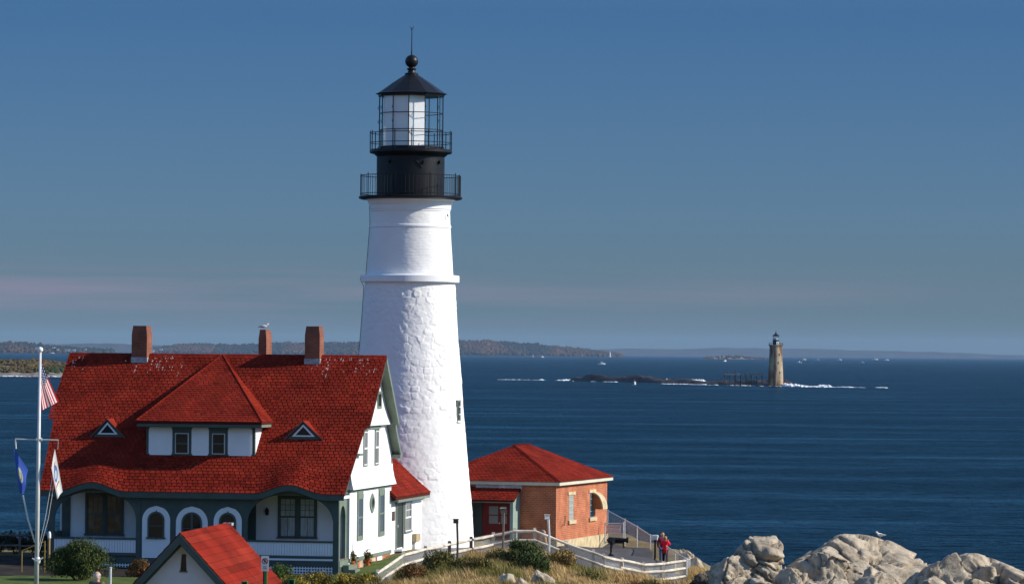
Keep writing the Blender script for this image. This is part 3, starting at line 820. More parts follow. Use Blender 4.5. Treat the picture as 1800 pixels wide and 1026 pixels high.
# --- roof deck
roof = None
def deck(v0, v1, nu, nv, zf, ul, ur, th, hmp):
    mb = MB(DZ); top = []
    for j in range(nv + 1):
        v = v0 + (v1 - v0) * j / nv
        vv = min(max(v, v0 + 1e-4), v1 - 1e-4)
        for i in range(nu + 1):
            u = ul(vv) + (ur(vv) - ul(vv)) * i / nu
            top.append((u, v, zf(v) + (hmp(u, v) if hmp else 0)))
    n = len(top); w = nu + 1
    bot = [(x, y, z - th) for x, y, z in top]
    f = []
    for j in range(nv):
        for i in range(nu):
            a = j * w + i
            f.append((a, a + 1, a + w + 1, a + w)); f.append((n + a, n + a + w, n + a + w + 1, n + a + 1))
    for i in range(nu):
        f.append((i, n + i, n + i + 1, i + 1)); a = nv * w + i; f.append((a, a + 1, n + a + 1, n + a))
    for j in range(nv):
        a = j * w; f.append((a, a + w, n + a + w, n + a)); a = j * w + nu; f.append((a, n + a, n + a + w, a + w))
    mb.add(top + bot, f)
    return mb
roof = deck(V_E, 3.2, 120, 16, zroof, uL, uR, 0.10, hump).build('roof', M['underlay'], house)
deck(3.2, V_R, 2, 2, zroof, uL, uR, 0.16, None).build('gable_roof', M['underlay'], house)
zback = lambda v: Z_R - (v - V_R) * SLB
deck(V_R, 9.65, 2, 2, zback, lambda v: -14.97, lambda v: 0.53, 0.16, None).build('back_roof', M['shingle_one'], house)
deck(9.65, 11.05, 2, 2, zback, lambda v: -14.5, lambda v: 0.35, 0.12, None).build('back_eave_roof', M['shingle_one'], house)
# --- shingles of the front slope
nrm = math.hypot(1, SLOPE)
es = (0, 1 / nrm, SLOPE / nrm)
def main_lim(s):
    v = V_E + s / nrm
    return (uL(v), uR(v))
S_tot = (V_R - V_E) * nrm
DA = Vector((-7.45, 6.70, 18.78))                      # apex of the big dormer roof
def in_dormer(u, s):
    v = V_E + s / nrm
    if 1.50 < v < 3.2 and -9.6 < u < -4.55: return True
    if 3.2 <= v < 6.6:
        t = (v - 3.27) / (6.7 - 3.27)
        return (-9.9 + 2.45 * t) < u < (-4.2 - 3.25 * t)
    return False
shingle_field(roof, (0, V_E - 0.03, Z_E + DZ), (1, 0, 0), es, S_tot, main_lim, lift=lambda u, s: hump(u, V_E + s / nrm), singles=300, skip=in_dormer)
# ridge caps
mb = MB(DZ)
for i in range(62):
    a = -14.97 + i * 0.25
    t = random.gauss(1, 0.12)
    mb.add([(a, 6.60, Z_R - 0.10), (a + 0.24, 6.60, Z_R - 0.10), (a, 6.75, Z_R + 0.05), (a + 0.24, 6.75, Z_R + 0.04), (a, 6.9, Z_R - 0.12), (a + 0.24, 6.9, Z_R - 0.12)], [(0, 1, 3, 2), (2, 3, 5, 4)], t)
o = mb.build('ridge_caps', M['shingle'], roof, recalc=False, tint=True); tag(o, kind='stuff')
# droppings of gulls along the ridge
mb = MB(DZ)
for k in range(90):
    c = random.choice((-14.6, -14.4, -10.6, -10.4, -10.1, -9.6, -7.4, -2.2, -2.7, -1.2, -0.5, -0.1, -11.8))
    u = c + random.gauss(0, 0.22); v = V_R - 0.12 - random.random() ** 2 * 0.9; L_ = random.uniform(0.05, 0.28)
    w = random.uniform(0.012, 0.035)
    q = [(u - w, v), (u + w, v), (u + w * 0.6, v - L_), (u - w * 0.6, v - L_)]
    mb.add([(a, b, zroof(b) + 0.045) for a, b in q], [(0, 1, 2, 3)])
o = mb.build('gull_droppings', M['droppings'], roof, recalc=False); tag(o, kind='stuff')

# --- arched fascia along the eave
def strip(u0, u1, n, zlo, zhi, v0, v1):
    mb = MB(DZ)
    us = [u0 + (u1 - u0) * i / n for i in range(n + 1)]
    vs, f = [], []
    for u in us: vs += [(u, v0, zlo(u)), (u, v0, zhi(u)), (u, v1, zhi(u)), (u, v1, zlo(u))]
    for i in range(n):
        a = i * 4
        for k in range(4): f.append((a + k, a + (k + 1) % 4, a + 4 + (k + 1) % 4, a + 4 + k))
    f += [(0, 3, 2, 1), (n * 4, n * 4 + 1, n * 4 + 2, n * 4 + 3)]
    return mb.add(vs, f)
eave = lambda u: Z_E + hump(u, V_E)
strip(-14.18, 0.14, 140, lambda u: eave(u) - 0.27, lambda u: eave(u) - 0.005, V_E - 0.005, V_E + 0.05).build('fascia', M['green'], house)
strip(-14.1, 0.06, 140, lambda u: eave(u) - 0.26, lambda u: eave(u) - 0.18, V_E + 0.052, -0.02).build('soffit', M['green'], house)

# --- porch front: arched bays and posts
def arch_z(u, c, hw, z0, rise): 
    t = (u - c) / hw
    return z0 + rise * math.sqrt(max(0.0, 1 - abs(t) ** 2.4))
def bay(c, hw, z0, rise, u0, u1):
    def lo(u): return arch_z(u, c, hw, z0, rise) if abs(u - c) < hw else z0
    mb = strip(u0, u1, 80, lo, lambda u: eave(u) - 0.18, 0.0, 0.16)
    return mb.build('porch_arch', M['green'], house)
bay(-11.65, 1.95, 11.20, 1.28, -13.92, -9.48)
bay(-2.45, 2.01, 11.20, 1.28, -4.62, -0.17)
for (a, b) in ((-13.92, -13.61), (-9.70, -9.48), (-4.62, -4.46), (-0.43, -0.17)):
    MB(DZ).box(a, b, -0.004, 0.164, 8.62, 11.28).build('porch_post', M['green'], house)
# centre bay wall in dark green, white arched panels and their windows
MB(DZ).box(-9.48, -4.62, 0.03, 0.20, 9.50, 12.34).build('porch_wall', M['green'], house)
def arch_outline(c, hw, z0, zc, n=20):
    p = [(c - hw, z0)]
    for i in range(n + 1):
        t = math.pi - math.pi * i / n
        p.append((c + hw * math.cos(t), zc + hw * math.sin(t)))
    p.append((c + hw, z0)); return p
def arched_panel(c, hw, zc, wc, whw, wzc, wz0, mull):
    def spans(z):
        o = hw if z < zc else math.sqrt(max(0, hw * hw - (z - zc) ** 2))
        if z < wz0 - 0.05: return [(c - o, c), (c, c + o)]
        i = whw if z < wzc else math.sqrt(max(0, whw * whw - (z - wzc) ** 2))
        return [(c - o, wc - i), (wc + i, c + o)]
    clapboards(house, 9.50, zc + hw, spans, TF(0.03), name='clapboard_panel', pitch=0.085)
    T = TF(0.03)
    out = arch_outline(wc, whw, wz0, wzc); inn = arch_outline(wc, whw - 0.085, wz0, wzc)
    w = MB().ring(out, inn, lambda a, z: T(a, z, 0.0), lambda a, z: T(a, z, 0.05), closed=False).build('arched_window', M['green'], house)
    MB().prism(arch_outline(wc, whw - 0.08, wz0, wzc), lambda a, z: T(a, z, 0.002), lambda a, z: T(a, z, 0.012)).build('pane', M['glass_dark'], w)
    MB().box(wc - whw - 0.06, wc + whw + 0.06, wz0 - 0.07, wz0, 0.0, 0.09, T=T).build('sill', M['green'], w)
    if mull: MB().box(wc - 0.05, wc + 0.05, wz0, wzc + whw - 0.09, 0.0, 0.045, T=T).build('mullion', M['green'], w)
    MB().box(wc - whw + 0.08, wc + whw - 0.08, wzc - 0.28, wzc - 0.245, 0.0, 0.035, T=T).build('meeting_rail', M['green'], w)
arched_panel(-8.75, 0.66, 11.21, -8.75, 0.40, 11.22, 10.44, False)
arched_panel(-7.06, 0.75, 11.12, -7.06, 0.485, 11.13, 9.62, True)
arched_panel(-5.37, 0.66, 11.21, -5.37, 0.40, 11.22, 10.44, False)
# rail panels of beaded boards in the two open bays
for (a, b) in ((-13.61, -9.70), (-4.46, -0.43)):
    mb = MB(DZ); n = int(round((b - a) / 0.125)); w = (b - a) / n
    for i in range(n): mb.box(a + i * w + 0.014, a + (i + 1) * w - 0.014, 0.02, 0.06, 9.72, 10.30)
    MB(DZ).box(a, b, 0.061, 0.08, 9.70, 10.31).build('rail_backing', M['white'], house)
    mb.build('rail_boards', M['white'], house)
    MB(DZ).box(a, b, -0.02, 0.13, 10.311, 10.39).build('handrail', M['green'], house)
    MB(DZ).box(a, b, 0.0, 0.12, 9.58, 9.70).build('bottom_rail', M['green'], house)
MB(DZ).box(-4.46, -0.43, -0.012, 0.10, 9.49, 9.575).build('white_ledge', M['white'], house)
MB(DZ).box(-13.9, -0.19, 0.022, 0.14, 9.22, 9.48).build('porch_beam', M['green'], house)
MB(DZ).box(-13.9, -0.19, 0.142, 2.10, 9.40, 9.55).build('porch_floor', M['grey_wood'], house)
MB(DZ).box(-13.9, -0.19, 0.18, 2.10, 12.50, 12.56).build('porch_ceiling', M['green_lit'], house)
# lattice under the porch
for (a, b) in ((-13.6, -9.62), (-9.5, -4.6), (-4.44, -0.42)):
    mb = MB(DZ)
    x = a
    while x < b:
        mb.box(x, min(b, x + 0.055), 0.05, 0.062, 8.6, 9.22); x += 0.135
    z = 8.62
    while z < 9.2:
        mb.box(a, b, 0.036, 0.049, z, z + 0.05); z += 0.125
    tag(mb.build('lattice', M['white'], house), kind='stuff')
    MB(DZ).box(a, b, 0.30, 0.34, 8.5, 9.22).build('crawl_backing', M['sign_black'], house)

# --- recessed wall behind the porch
MB(DZ).box(-13.95, -0.17, 2.09, 2.25, 8.5, 14.0).build('front_wall', M['white'], house)
def recess_spans(z):
    return [(-13.45, -0.17)]
clapboards(house, 9.56, 12.50, recess_spans, TF(2.088))
MB(DZ).box(-13.85, -13.46, 2.02, 2.086, 9.56, 12.49).build('porch_door', M['green'], house)
MB(DZ).box(-4.95, -4.55, 2.02, 2.07, 9.56, 12.0).build('porch_door', M['green'], house)
MB(DZ).box(-13.92, -13.80, 0.3, 1.9, 9.56, 10.6).build('end_panel', M['green'], house)
for (a0, am0, am1, a1, g) in ((-12.62, -11.86, -11.70, -10.98, M['amber_glass']), (-3.41, -2.67, -2.48, -1.77, M['curtain'])):
    MB(DZ).box(am0 + 0.001, am1 - 0.001, 2.0, 2.07, 10.43, 12.24).build('window_mullion', M['green'], house)
    for p, q in ((a0, am0), (am1, a1)):
        window(house, TF(2.07), p, q, 10.46, 12.24, trim=0.10, out=0.08, nx=3, nz=3, split=0.52, gmat=g)
# wall lamp beside the right bay window
lp = MB(DZ).box(-4.06, -3.96, 2.02, 2.066, 11.45, 11.60).build('porch_lamp', M['black'], house)
MB(DZ).lathe([(0.03, 11.44), (0.085, 11.50), (0.10, 11.68), (0.05, 11.75), (0.02, 11.80)], 10, c=(-4.01, 1.93)).build('lamp_body', M['black'], lp)

# --- porch right end with its narrow arch
T = TS(-0.171)
mb = MB()
n = 24; va, vb, c, hw = 0.17, 1.60, 0.85, 0.52
for i in range(n):
    x0, x1 = va + (vb - va) * i / n, va + (vb - va) * (i + 1) / n
    def lo(x): return 11.45 + hw * math.sqrt(max(0, 1 - ((x - c) / hw) ** 2)) if abs(x - c) < hw else 11.45
    mb.prism([(x0, lo(x0)), (x1, lo(x1)), (x1, 12.28), (x0, 12.28)], lambda a, z: T(a, z, -0.14), lambda a, z: T(a, z, 0.0))
mb.box(va, c - hw, 9.5, 11.45, -0.14, 0.0, T=T); mb.box(c + hw, vb, 9.5, 11.45, -0.14, 0.0, T=T)
mb.build('side_arch', M['green_lit'], house)
MB().box(1.602, 2.03, 9.5, 12.3, -0.2, -0.03, T=T).build('corner_board', M['green'], house)
MB().box(0.1, 1.9, 12.285, 12.42, -0.1, 0.06, T=T).build('arch_cap', M['white'], house)
MB().box(0.17, 2.0, 9.20, 9.48, -0.12, 0.02, T=T).build('side_beam', M['green_lit'], house)
MB().box(0.17, 2.0, 8.6, 9.19, -0.12, -0.02, T=T).build('side_skirt', M['green'], house)
for k in range(3):
    MB().box(0.75, 1.75, 8.5, 9.45 - 0.2 * (k + 1) + 0.02, 0.03 + 0.3 * k, 0.32 + 0.3 * k, T=T).build('step', M['green_lit'], house)

# --- right gable end
U_S = -0.15
VB = 11.08
MB(DZ).box(-13.95, U_S - 0.022, 2.26, VB - 0.02, 8.4, 14.05).build('house_body', M['white'], house)
clapboards(house, 9.50, 12.55, lambda z: [(2.07, VB)], TS(U_S - 0.02))
MB().box(2.07, VB + 0.01, 9.33, 9.50, -0.05, 0.04, T=TS(U_S)).build('water_table', M['green_lit'], house)
MB().box(2.07, VB + 0.01, 12.53, 12.66, -0.05, 0.05, T=TS(U_S)).build('belt_course', M['green_lit'], house)
MB().box(2.07, 2.17, 9.5, 12.53, -0.03, 0.012, T=TS(U_S)).build('corner_trim', M['white'], house)
MB().box(VB - 0.1, VB, 9.5, 12.53, -0.03, 0.012, T=TS(U_S)).build('corner_trim', M['white'], house)
# foundation: brick piers, pale stone and a hatch
MB().box(2.3, 4.0, 8.3, 9.33, -0.10, -0.02, T=TS(U_S)).build('foundation', M['green_lit'], house)
MB().box(4.0, 4.35, 8.3, 9.33, -0.10, 0.0, T=TS(U_S)).build('brick_pier', M['brick'], house)
MB().box(4.35, 7.9, 8.3, 9.33, -0.10, -0.02, T=TS(U_S)).build('foundation_stone', pmat('pink_stone', (0.50, 0.36, 0.26), 0.9, 0.1, var=(1.6, 0.3)), house)
MB().box(7.9, 8.15, 8.3, 9.33, -0.10, 0.0, T=TS(U_S)).build('brick_pier', M['brick'], house)
MB().box(8.15, 9.35, 8.3, 9.33, -0.10, -0.03, T=TS(U_S)).build('cellar_hatch', M['green_lit'], house)
MB().box(9.35, 11.06, 8.3, 9.33, -0.10, -0.01, T=TS(U_S)).build('brick_pier', M['brick'], house)
# ground floor windows and pointed oval
for (a0, a1, z0, z1) in ((3.83, 4.67, 10.42, 12.20), (8.45, 9.35, 10.42, 12.22)):
    window(house, TS(U_S), a0, a1, z0, z1, trim=0.17, out=0.05, split=0.5, fmat=M['green_lit'], smat=M['green_lit'], gmat=pmat('sky_glass', (0.10, 0.13, 0.16), 0.08, 0.6), sill=False)
    MB().box(a0 - 0.17, a1 + 0.17, z1 + 0.205, 12.53, 0.0, 0.04, T=TS(U_S)).build('window_header', M['green_lit'], house)
def vesica(c, zc, hw, hh, n=12):
    p = []
    for i in range(n): t = -1 + 2 * i / n; p.append((c + hw * (1 - t * t), zc + hh * t))
    for i in range(n): t = 1 - 2 * i / n; p.append((c - hw * (1 - t * t), zc + hh * t))
    return p
T = TS(U_S)
w = MB().ring(vesica(6.86, 11.88, 0.52, 0.47), vesica(6.86, 11.88, 0.30, 0.30), lambda a, z: T(a, z, 0.0), lambda a, z: T(a, z, 0.05)).build('pointed_window', M['green_lit'], house)
MB().prism(vesica(6.86, 11.88, 0.31, 0.31), lambda a, z: T(a, z, 0.0), lambda a, z: T(a, z, 0.02)).build('pane', M['glass_dark'], w)
MB().box(6.83, 6.89, 11.60, 12.16, 0.0, 0.035, T=T).build('muntin', M['green_lit'], w)
# upper storey, flared out over the belt course, between the roof slopes
def vf(z): return (z + 0.20 - Z_E) / SLOPE + V_E
def vb(z): return min(VB - 0.02, V_R + (Z_R - 0.20 - z) / SLB)
def storey(z0, z1, u, flare, name):
    mb = MB(DZ)
    n = 8; prof = []
    for i in range(n + 1):
        t = i / n; prof.append((z0 + (z1 - z0) * t, u + flare * max(0, 1 - t * 2.6) ** 2))
    vs, f = [], []
    for z, uu in prof:
        a = max(1.9, vf(z)); b = max(a + 0.01, vb(z) + (0.35 * max(0, (z0 + 0.6 - z)) if flare > 0.1 else 0))
        vs += [(uu, a, z), (uu, b, z), (uu - 0.35, a, z), (uu - 0.35, b, z)]
    for i in range(n):
        a = i * 4
        f += [(a, a + 1, a + 5, a + 4), (a + 2, a + 6, a + 7, a + 3), (a, a + 4, a + 6, a + 2), (a + 1, a + 3, a + 7, a + 5)]
    f += [(0, 2, 3, 1), (n * 4, n * 4 + 1, n * 4 + 3, n * 4 + 2)]
    mb.add(vs, f)
    return mb.build(name, M['white'], house)
storey(12.66, 15.55, -0.08, 0.16, 'upper_wall')
storey(15.555, 18.58, 0.06, 0.12, 'attic_wall')
MB(DZ).box(-0.1, 0.0, vf(15.4) + 0.3, 8.1, 15.38, 15.545).build('window_head_board', M['green_lit'], house)
for a0, a1 in ((4.62, 5.30), (7.05, 7.75)):
    window(house, TS(-0.08), a0, a1, 13.72, 15.27, trim=0.06, out=0.05, split=0.5, fmat=M['green_lit'], smat=M['white'], gmat=pmat('grey_blind_glass', (0.20, 0.21, 0.20), 0.2, 0.5), sill=False)
window(house, TS(0.06), 6.9, 7.6, 16.40, 17.05, trim=0.08, out=0.05, fmat=M['green_lit'], sill=False)
# rake boards on the far slope and the bracket at its foot
def rake(u0, u1, va, vb_, z_off, th, name):
    zs = lambda v: zback(v) - z_off
    MB(DZ).prism([(va, zs(va)), (vb_, zs(vb_)), (vb_, zs(vb_) - th), (va, zs(va) - th)], lambda a, z: (u0, a, z), lambda a, z: (u1, a, z)).build(name, M['green_lit'], house)
rake(0.48, 0.545, V_R, 9.62, 0.02, 0.30, 'rake_board')
rake(0.06, 0.48, V_R, 9.62, 0.17, 0.03, 'rake_soffit')
rake(0.30, 0.365, 9.64, 11.05, 0.02, 0.30, 'rake_board')
rake(-0.08, 0.30, 9.64, 11.05, 0.13, 0.03, 'rake_soffit')
fz = lambda v: zroof(v)
def rakef(u0, u1, va, vb_, z_off, th, name):
    MB(DZ).prism([(va, fz(va) - z_off), (vb_, fz(vb_) - z_off), (vb_, fz(vb_) - z_off - th), (va, fz(va) - z_off - th)], lambda a, z: (u0, a, z), lambda a, z: (u1, a, z)).build(name, M['green_lit'], house)
rakef(0.06, 0.535, 3.2, V_R, 0.165, 0.03, 'rake_soffit')
rakef(-0.10, 0.20, V_E + 0.1, 3.18, 0.105, 0.03, 'rake_soffit')
MB(DZ).box(-0.08, 0.36, 10.75, 11.15, 13.90, 14.08).build('eave_bracket', M['green_lit'], house)
MB(DZ).box(-0.02, 0.14, 2.9, 3.7, 14.20, 14.30).build('side_bracket', M['green_lit'], house)

# --- the big hipped dormer
VD = 1.48
MB(DZ).box(-9.66, -4.50, VD, 3.1, 14.0, 15.62).build('dormer_wall', M['green'], house)
for (a, b) in ((-9.54, -8.42), (-7.50, -6.68), (-5.77, -4.62)):
    def spans(z, a=a, b=b):
        k = 0.06 if (z < 14.24 or z > 15.38) else 0.0
        return [(a + k, b - k)]
    clapboards(house, 14.17, 15.45, spans, TF(VD), name='dormer_clapboards', pitch=0.092)
for (a0, a1) in ((-8.25, -7.66), (-6.49, -5.93)):
    window(house, TF(VD), a0, a1, 14.26, 15.16, trim=0.02, out=0.06, split=0.5, fmat=M['white'], smat=M['green'], sill=False, gmat=M['glass_dark'])
clapboards(house, 14.15, 15.45, lambda z: [(VD + 0.1, max(VD + 0.12, V_E + (z - Z_E) / SLOPE + 0.05))], TS(-4.50), name='dormer_cheek', pitch=0.092)
ZDE = 15.73
E1, E2 = Vector((-10.03, 1.03, ZDE)), Vector((-4.07, 1.03, ZDE))
R_, L_ = Vector((-4.07, 3.29, ZDE)), Vector((-10.03, 3.29, ZDE))
d = Vector((0, 0, 0.12))
mb = MB(DZ)
mb.add([tuple(p) for p in (E1, E2, R_, L_, DA, E1 - d, E2 - d, R_ - d, L_ - d)], [(0, 1, 4), (1, 2, 4), (3, 0, 4), (2, 3, 4), (5, 6, 1, 0), (6, 7, 2, 1), (8, 5, 0, 3), (5, 8, 7, 6), (8, 3, 2, 7)])
droof = mb.build('dormer_roof', M['underlay'], house)
MB(DZ).box(-10.0, -4.10, 1.035, 1.09, ZDE - 0.26, ZDE - 0.02).build('dormer_fascia', M['green'], house)
MB(DZ).box(-4.125, -4.08, 1.092, 2.9, ZDE - 0.24, ZDE - 0.02).build('dormer_side_fascia', M['green_lit'], house)
MB(DZ).box(-9.98, -4.13, 1.092, 3.0, ZDE - 0.15, ZDE - 0.122).build('dormer_soffit', M['green'], house)
def tri_field(A, B, C, **kw):
    """shingles on triangle with eave A-B and apex C"""
    A, B, C = Vector(A), Vector(B), Vector(C)
    eu = (B - A).normalized(); foot = A + eu * (C - A).dot(eu); es_ = C - foot; S = es_.length
    L0 = (B - A).length; c = (C - A).dot(eu)
    return shingle_field(droof, A + Vector((0, 0, DZ)), eu, es_, S, lambda s: (c * s / S, L0 + (c - L0) * s / S), **kw)
tri_field(E1, E2, DA)
tri_field(E2, R_, DA)
tri_field(L_, E1, DA)
for P in (E1, E2):
    mb = MB(DZ); n = 30
    for i in range(n):
        p, q = P.lerp(DA, i / n), P.lerp(DA, (i + 0.92) / n)
        t = random.gauss(0.9, 0.1)
        mb.add([(p.x - 0.09, p.y + 0.02, p.z + 0.03), (p.x, p.y, p.z + 0.075), (p.x + 0.09, p.y + 0.06, p.z + 0.03), (q.x - 0.09, q.y + 0.02, q.z + 0.02), (q.x, q.y, q.z + 0.06), (q.x + 0.09, q.y + 0.06, q.z + 0.02)], [(0, 1, 4, 3), (1, 2, 5, 4)], t)
    tag(mb.build('hip_caps', M['shingle'], droof, recalc=False, tint=True), kind='stuff')

# --- two small triangular roof vents
for (a, b, ap) in ((-12.55, -10.97, -11.78), (-3.28, -1.52, -2.42)):
    z0, z1, v0 = 14.93, 15.78, 2.34
    ve = MB(DZ).prism([(a + 0.06, z0), (b - 0.06, z0), (ap, z1 - 0.05)], lambda x, z: (x, v0 + 0.02, z), lambda x, z: (x, v0 + 0.25, z)).build('triangular_vent', M['green'], house)
    def tri(k, zb, zt_): return [(ap + (a - ap) * k, zb), (ap + (b - ap) * k, zb), (ap, zt_)]
    MB(DZ).ring(tri(0.62, z0 + 0.14, z0 + 0.70), tri(0.44, z0 + 0.20, z0 + 0.59), lambda x, z: (x, v0 + 0.022, z), lambda x, z: (x, v0 - 0.02, z)).build('vent_trim', M['white'], ve)
    MB(DZ).prism(tri(0.44, z0 + 0.20, z0 + 0.59), lambda x, z: (x, v0 + 0.03, z), lambda x, z: (x, v0 + 0.012, z)).build('louvre', M['glass_dark'], ve)
    for s_, x in ((-1, a), (1, b)):
        vr = V_E + (z1 - Z_E) / SLOPE
        vs = [(x + s_ * 0.04, v0 - 0.06, z0 - 0.03), (ap, v0 - 0.06, z1 + 0.02), (ap, vr + 0.02, z1 + 0.02), (x + s_ * 0.04, v0 + 0.03, z0 - 0.03)]
        vs2 = [(p[0], p[1], p[2] - 0.05) for p in vs]
        MB(DZ).add(vs + vs2, [(0, 1, 2, 3), (4, 7, 6, 5), (0, 4, 5, 1), (1, 5, 6, 2), (2, 6, 7, 3), (3, 7, 4, 0)]).build('vent_roof', M['shingle_one'], ve)
        MB(DZ).prism([(x + s_ * 0.05, z0 - 0.06), (ap, z1 - 0.04), (ap, z1 + 0.015), (x + s_ * 0.05, z0 + 0.02)], lambda q, z: (q, v0 - 0.07, z), lambda q, z: (q, v0 - 0.062, z)).build('vent_bargeboard', M['green'], ve)

# --- chimneys
def chimney(u0, u1, v0, v1, zb, ztop, flash):
    mb = MB(DZ)
    k = 0.05
    prof = [(0, zb), (0, ztop - 0.42), (-k, ztop - 0.02), (-k, ztop)]
    vs, f = [], []
    for d_, z in prof: vs += [(u0 - d_, v0 - d_, z), (u1 + d_, v0 - d_, z), (u1 + d_, v1 + d_, z), (u0 - d_, v1 + d_, z)]
    for i in range(len(prof) - 1):
        for j in range(4): f.append((i * 4 + j, i * 4 + (j + 1) % 4, i * 4 + 4 + (j + 1) % 4, i * 4 + 4 + j))
    n = len(prof) * 4
    vs += [(u0 + 0.17, v0 + 0.17, ztop), (u1 - 0.17, v0 + 0.17, ztop), (u1 - 0.17, v1 - 0.17, ztop), (u0 + 0.17, v1 - 0.17, ztop)]
    vs += [(x, y, ztop - 0.4) for x, y, _ in vs[n:n + 4]]
    for j in range(4):
        a, b = n - 4 + j, n - 4 + (j + 1) % 4; c, e_ = n + j, n + (j + 1) % 4
        f += [(a, b, e_, c), (c, e_, e_ + 4, c + 4)]
    f.append((n + 4, n + 5, n + 6, n + 7)); f.append((3, 2, 1, 0))
    mb.add(vs, f)
    c = mb.build('chimney', M['brick_dark'], roof, recalc=False)
    if flash:
        MB(DZ).box(u0 - 0.02, u1 + 0.02, v0 - 0.02, v1 + 0.02, zroof(v0) - 0.1, zroof(v0) + 0.30).build('flashing', M['lead'], roof)
    return c
chimney(-11.77, -11.02, 6.25, 7.15, 18.2, 20.15, True)
chimney(-3.32, -2.60, 6.25, 7.10, 18.2, 20.18, True)
chimney(-6.08, -5.70, 8.3, 9.4, 16.5, 20.02, False)

# ================================================================== LIGHTHOUSE TOWER
TX, TY, TZ = -5.2, 202.5, 9.0
tower = empty('lighthouse_tower', (TX, TY, TZ), 0, 'tall whitewashed stone lighthouse tower with black lantern on top', 'lighthouse')
ZT = -TZ
def tower_mesh(prof, nth, dz, disp, name, mat, parent):
    zs = np.arange(prof[0][1], prof[-1][1] + 1e-6, dz)
    r = np.interp(zs, [p[1] for p in prof], [p[0] for p in prof])
    th = np.linspace(0, 2 * np.pi, nth, endpoint=False)
    Zg, Tg = np.meshgrid(zs, th, indexing='ij'); Rg = np.repeat(r[:, None], nth, 1) + disp(Tg, Zg, np.repeat(r[:, None], nth, 1))
    V = np.stack([Rg * np.cos(Tg), Rg * np.sin(Tg), Zg + ZT], -1).reshape(-1, 3)
    i, j = np.meshgrid(np.arange(nth), np.arange(len(zs) - 1)); a = (j * nth + i).ravel(); b = (j * nth + (i + 1) % nth).ravel()
    return np_mesh(name, V, np.stack([a, b, b + nth, a + nth], 1), mat, parent, smooth=False)
def rubble(T, Z, Rr):
    """whitewashed rubble masonry: irregular stones, each standing proud by its own amount"""
    C, S = np.cos(T), np.sin(T)
    P = np.stack([C * Rr, S * Rr, Z], -1)
    best = np.full(T.shape, 9.0); second = np.full(T.shape, 9.0); off = np.zeros(T.shape); tl = np.zeros(T.shape)
    w1 = fbm(P * 1.1, 2, 21); w2 = fbm(P * 1.1 + 40, 2, 22)
    nst = 34
    gx = T / (2 * np.pi) * nst + 0.55 * w1; gz = Z / 0.34 + 0.8 * w2
    ix, iz = np.floor(gx), np.floor(gz)
    for dx in (-1, 0, 1):
        for dz in (-1, 0, 1):
            cx, cz = ix + dx, iz + dz; k = np.mod(cx, nst)
            px = cx + 0.15 + 0.7 * _hash(k, cz, cz * 0, 5) + 0.5 * np.mod(cz, 2); pz = cz + 0.25 + 0.5 * _hash(k, cz, cz * 0, 6)
            d = np.maximum(np.abs(gx + 0.5 * 0 - px) * 0.9, np.abs(gz - pz)) + 0.25 * np.hypot(gx - px, gz - pz)
            m = d < best
            second = np.where(m, best, np.minimum(second, d)); best = np.where(m, d, best)
            off = np.where(m, _hash(k, cz, cz * 0, 8), off); tl = np.where(m, (gx - px) * (_hash(k, cz, cz * 0, 9) - 0.5), tl)
    edge = np.clip((second - best) / 0.16, 0, 1); edge = edge * edge * (3 - 2 * edge)
    worn = np.clip(0.5 + 1.6 * fbm(P * 0.55, 2, 51), 0.15, 1)
    fine = fbm(P * 4.6, 4, 31); big = fbm(P * 0.8, 2, 33)
    return worn * edge * (0.012 + 0.034 * off * off + 0.04 * tl) + 0.020 * fine + 0.010 * big
tower_mesh([(3.45, 8.4), (3.36, 9.16), (3.26, 10.89), (2.82, 15.51), (2.73, 16.67), (2.60, 18.11), (2.49, 19.56), (2.39, 20.92), (2.285, 22.56)], 420, 0.042, rubble, 'stone_shaft', M['white_tower'], tower)
def brickwork(T, Z, Rr):
    c = np.floor(Z / 0.078); cf = Z / 0.078 - c
    P = np.stack([np.cos(T) * Rr, np.sin(T) * Rr, Z], -1)
    return 0.006 * (np.abs(cf - 0.5) < 0.36) + 0.010 * fbm(P * 2.5, 3, 41) + 0.006 * _hash(c, np.floor(T * 12 + c * 0.5), c * 0, 3)
tower_mesh([(2.20, 22.86), (2.04, 25.30)], 280, 0.026, brickwork, 'brick_shaft', M['white_tower'], tower)
tower_mesh([(2.035, 25.44), (2.005, 26.14)], 280, 0.026, brickwork, 'collar_shaft', M['white_tower'], tower)
MB(ZT).lathe([(2.25, 22.52), (2.50, 22.54), (2.52, 22.56), (2.52, 22.86), (2.50, 22.885), (2.15, 22.93)], 96).build('stone_ledge', M['white'], tower)
MB(ZT).lathe([(2.00, 25.26), (2.075, 25.30), (2.085, 25.36), (2.075, 25.43), (2.00, 25.48)], 96).build('moulding', M['white'], tower)
MB(ZT).lathe([(1.98, 26.10), (2.03, 26.14), (2.03, 26.20), (2.07, 26.26), (2.07, 26.44), (2.14, 26.52), (2.16, 26.64), (2.30, 26.72), (1.9, 26.73)], 96).build('cornice', M['white'], tower)
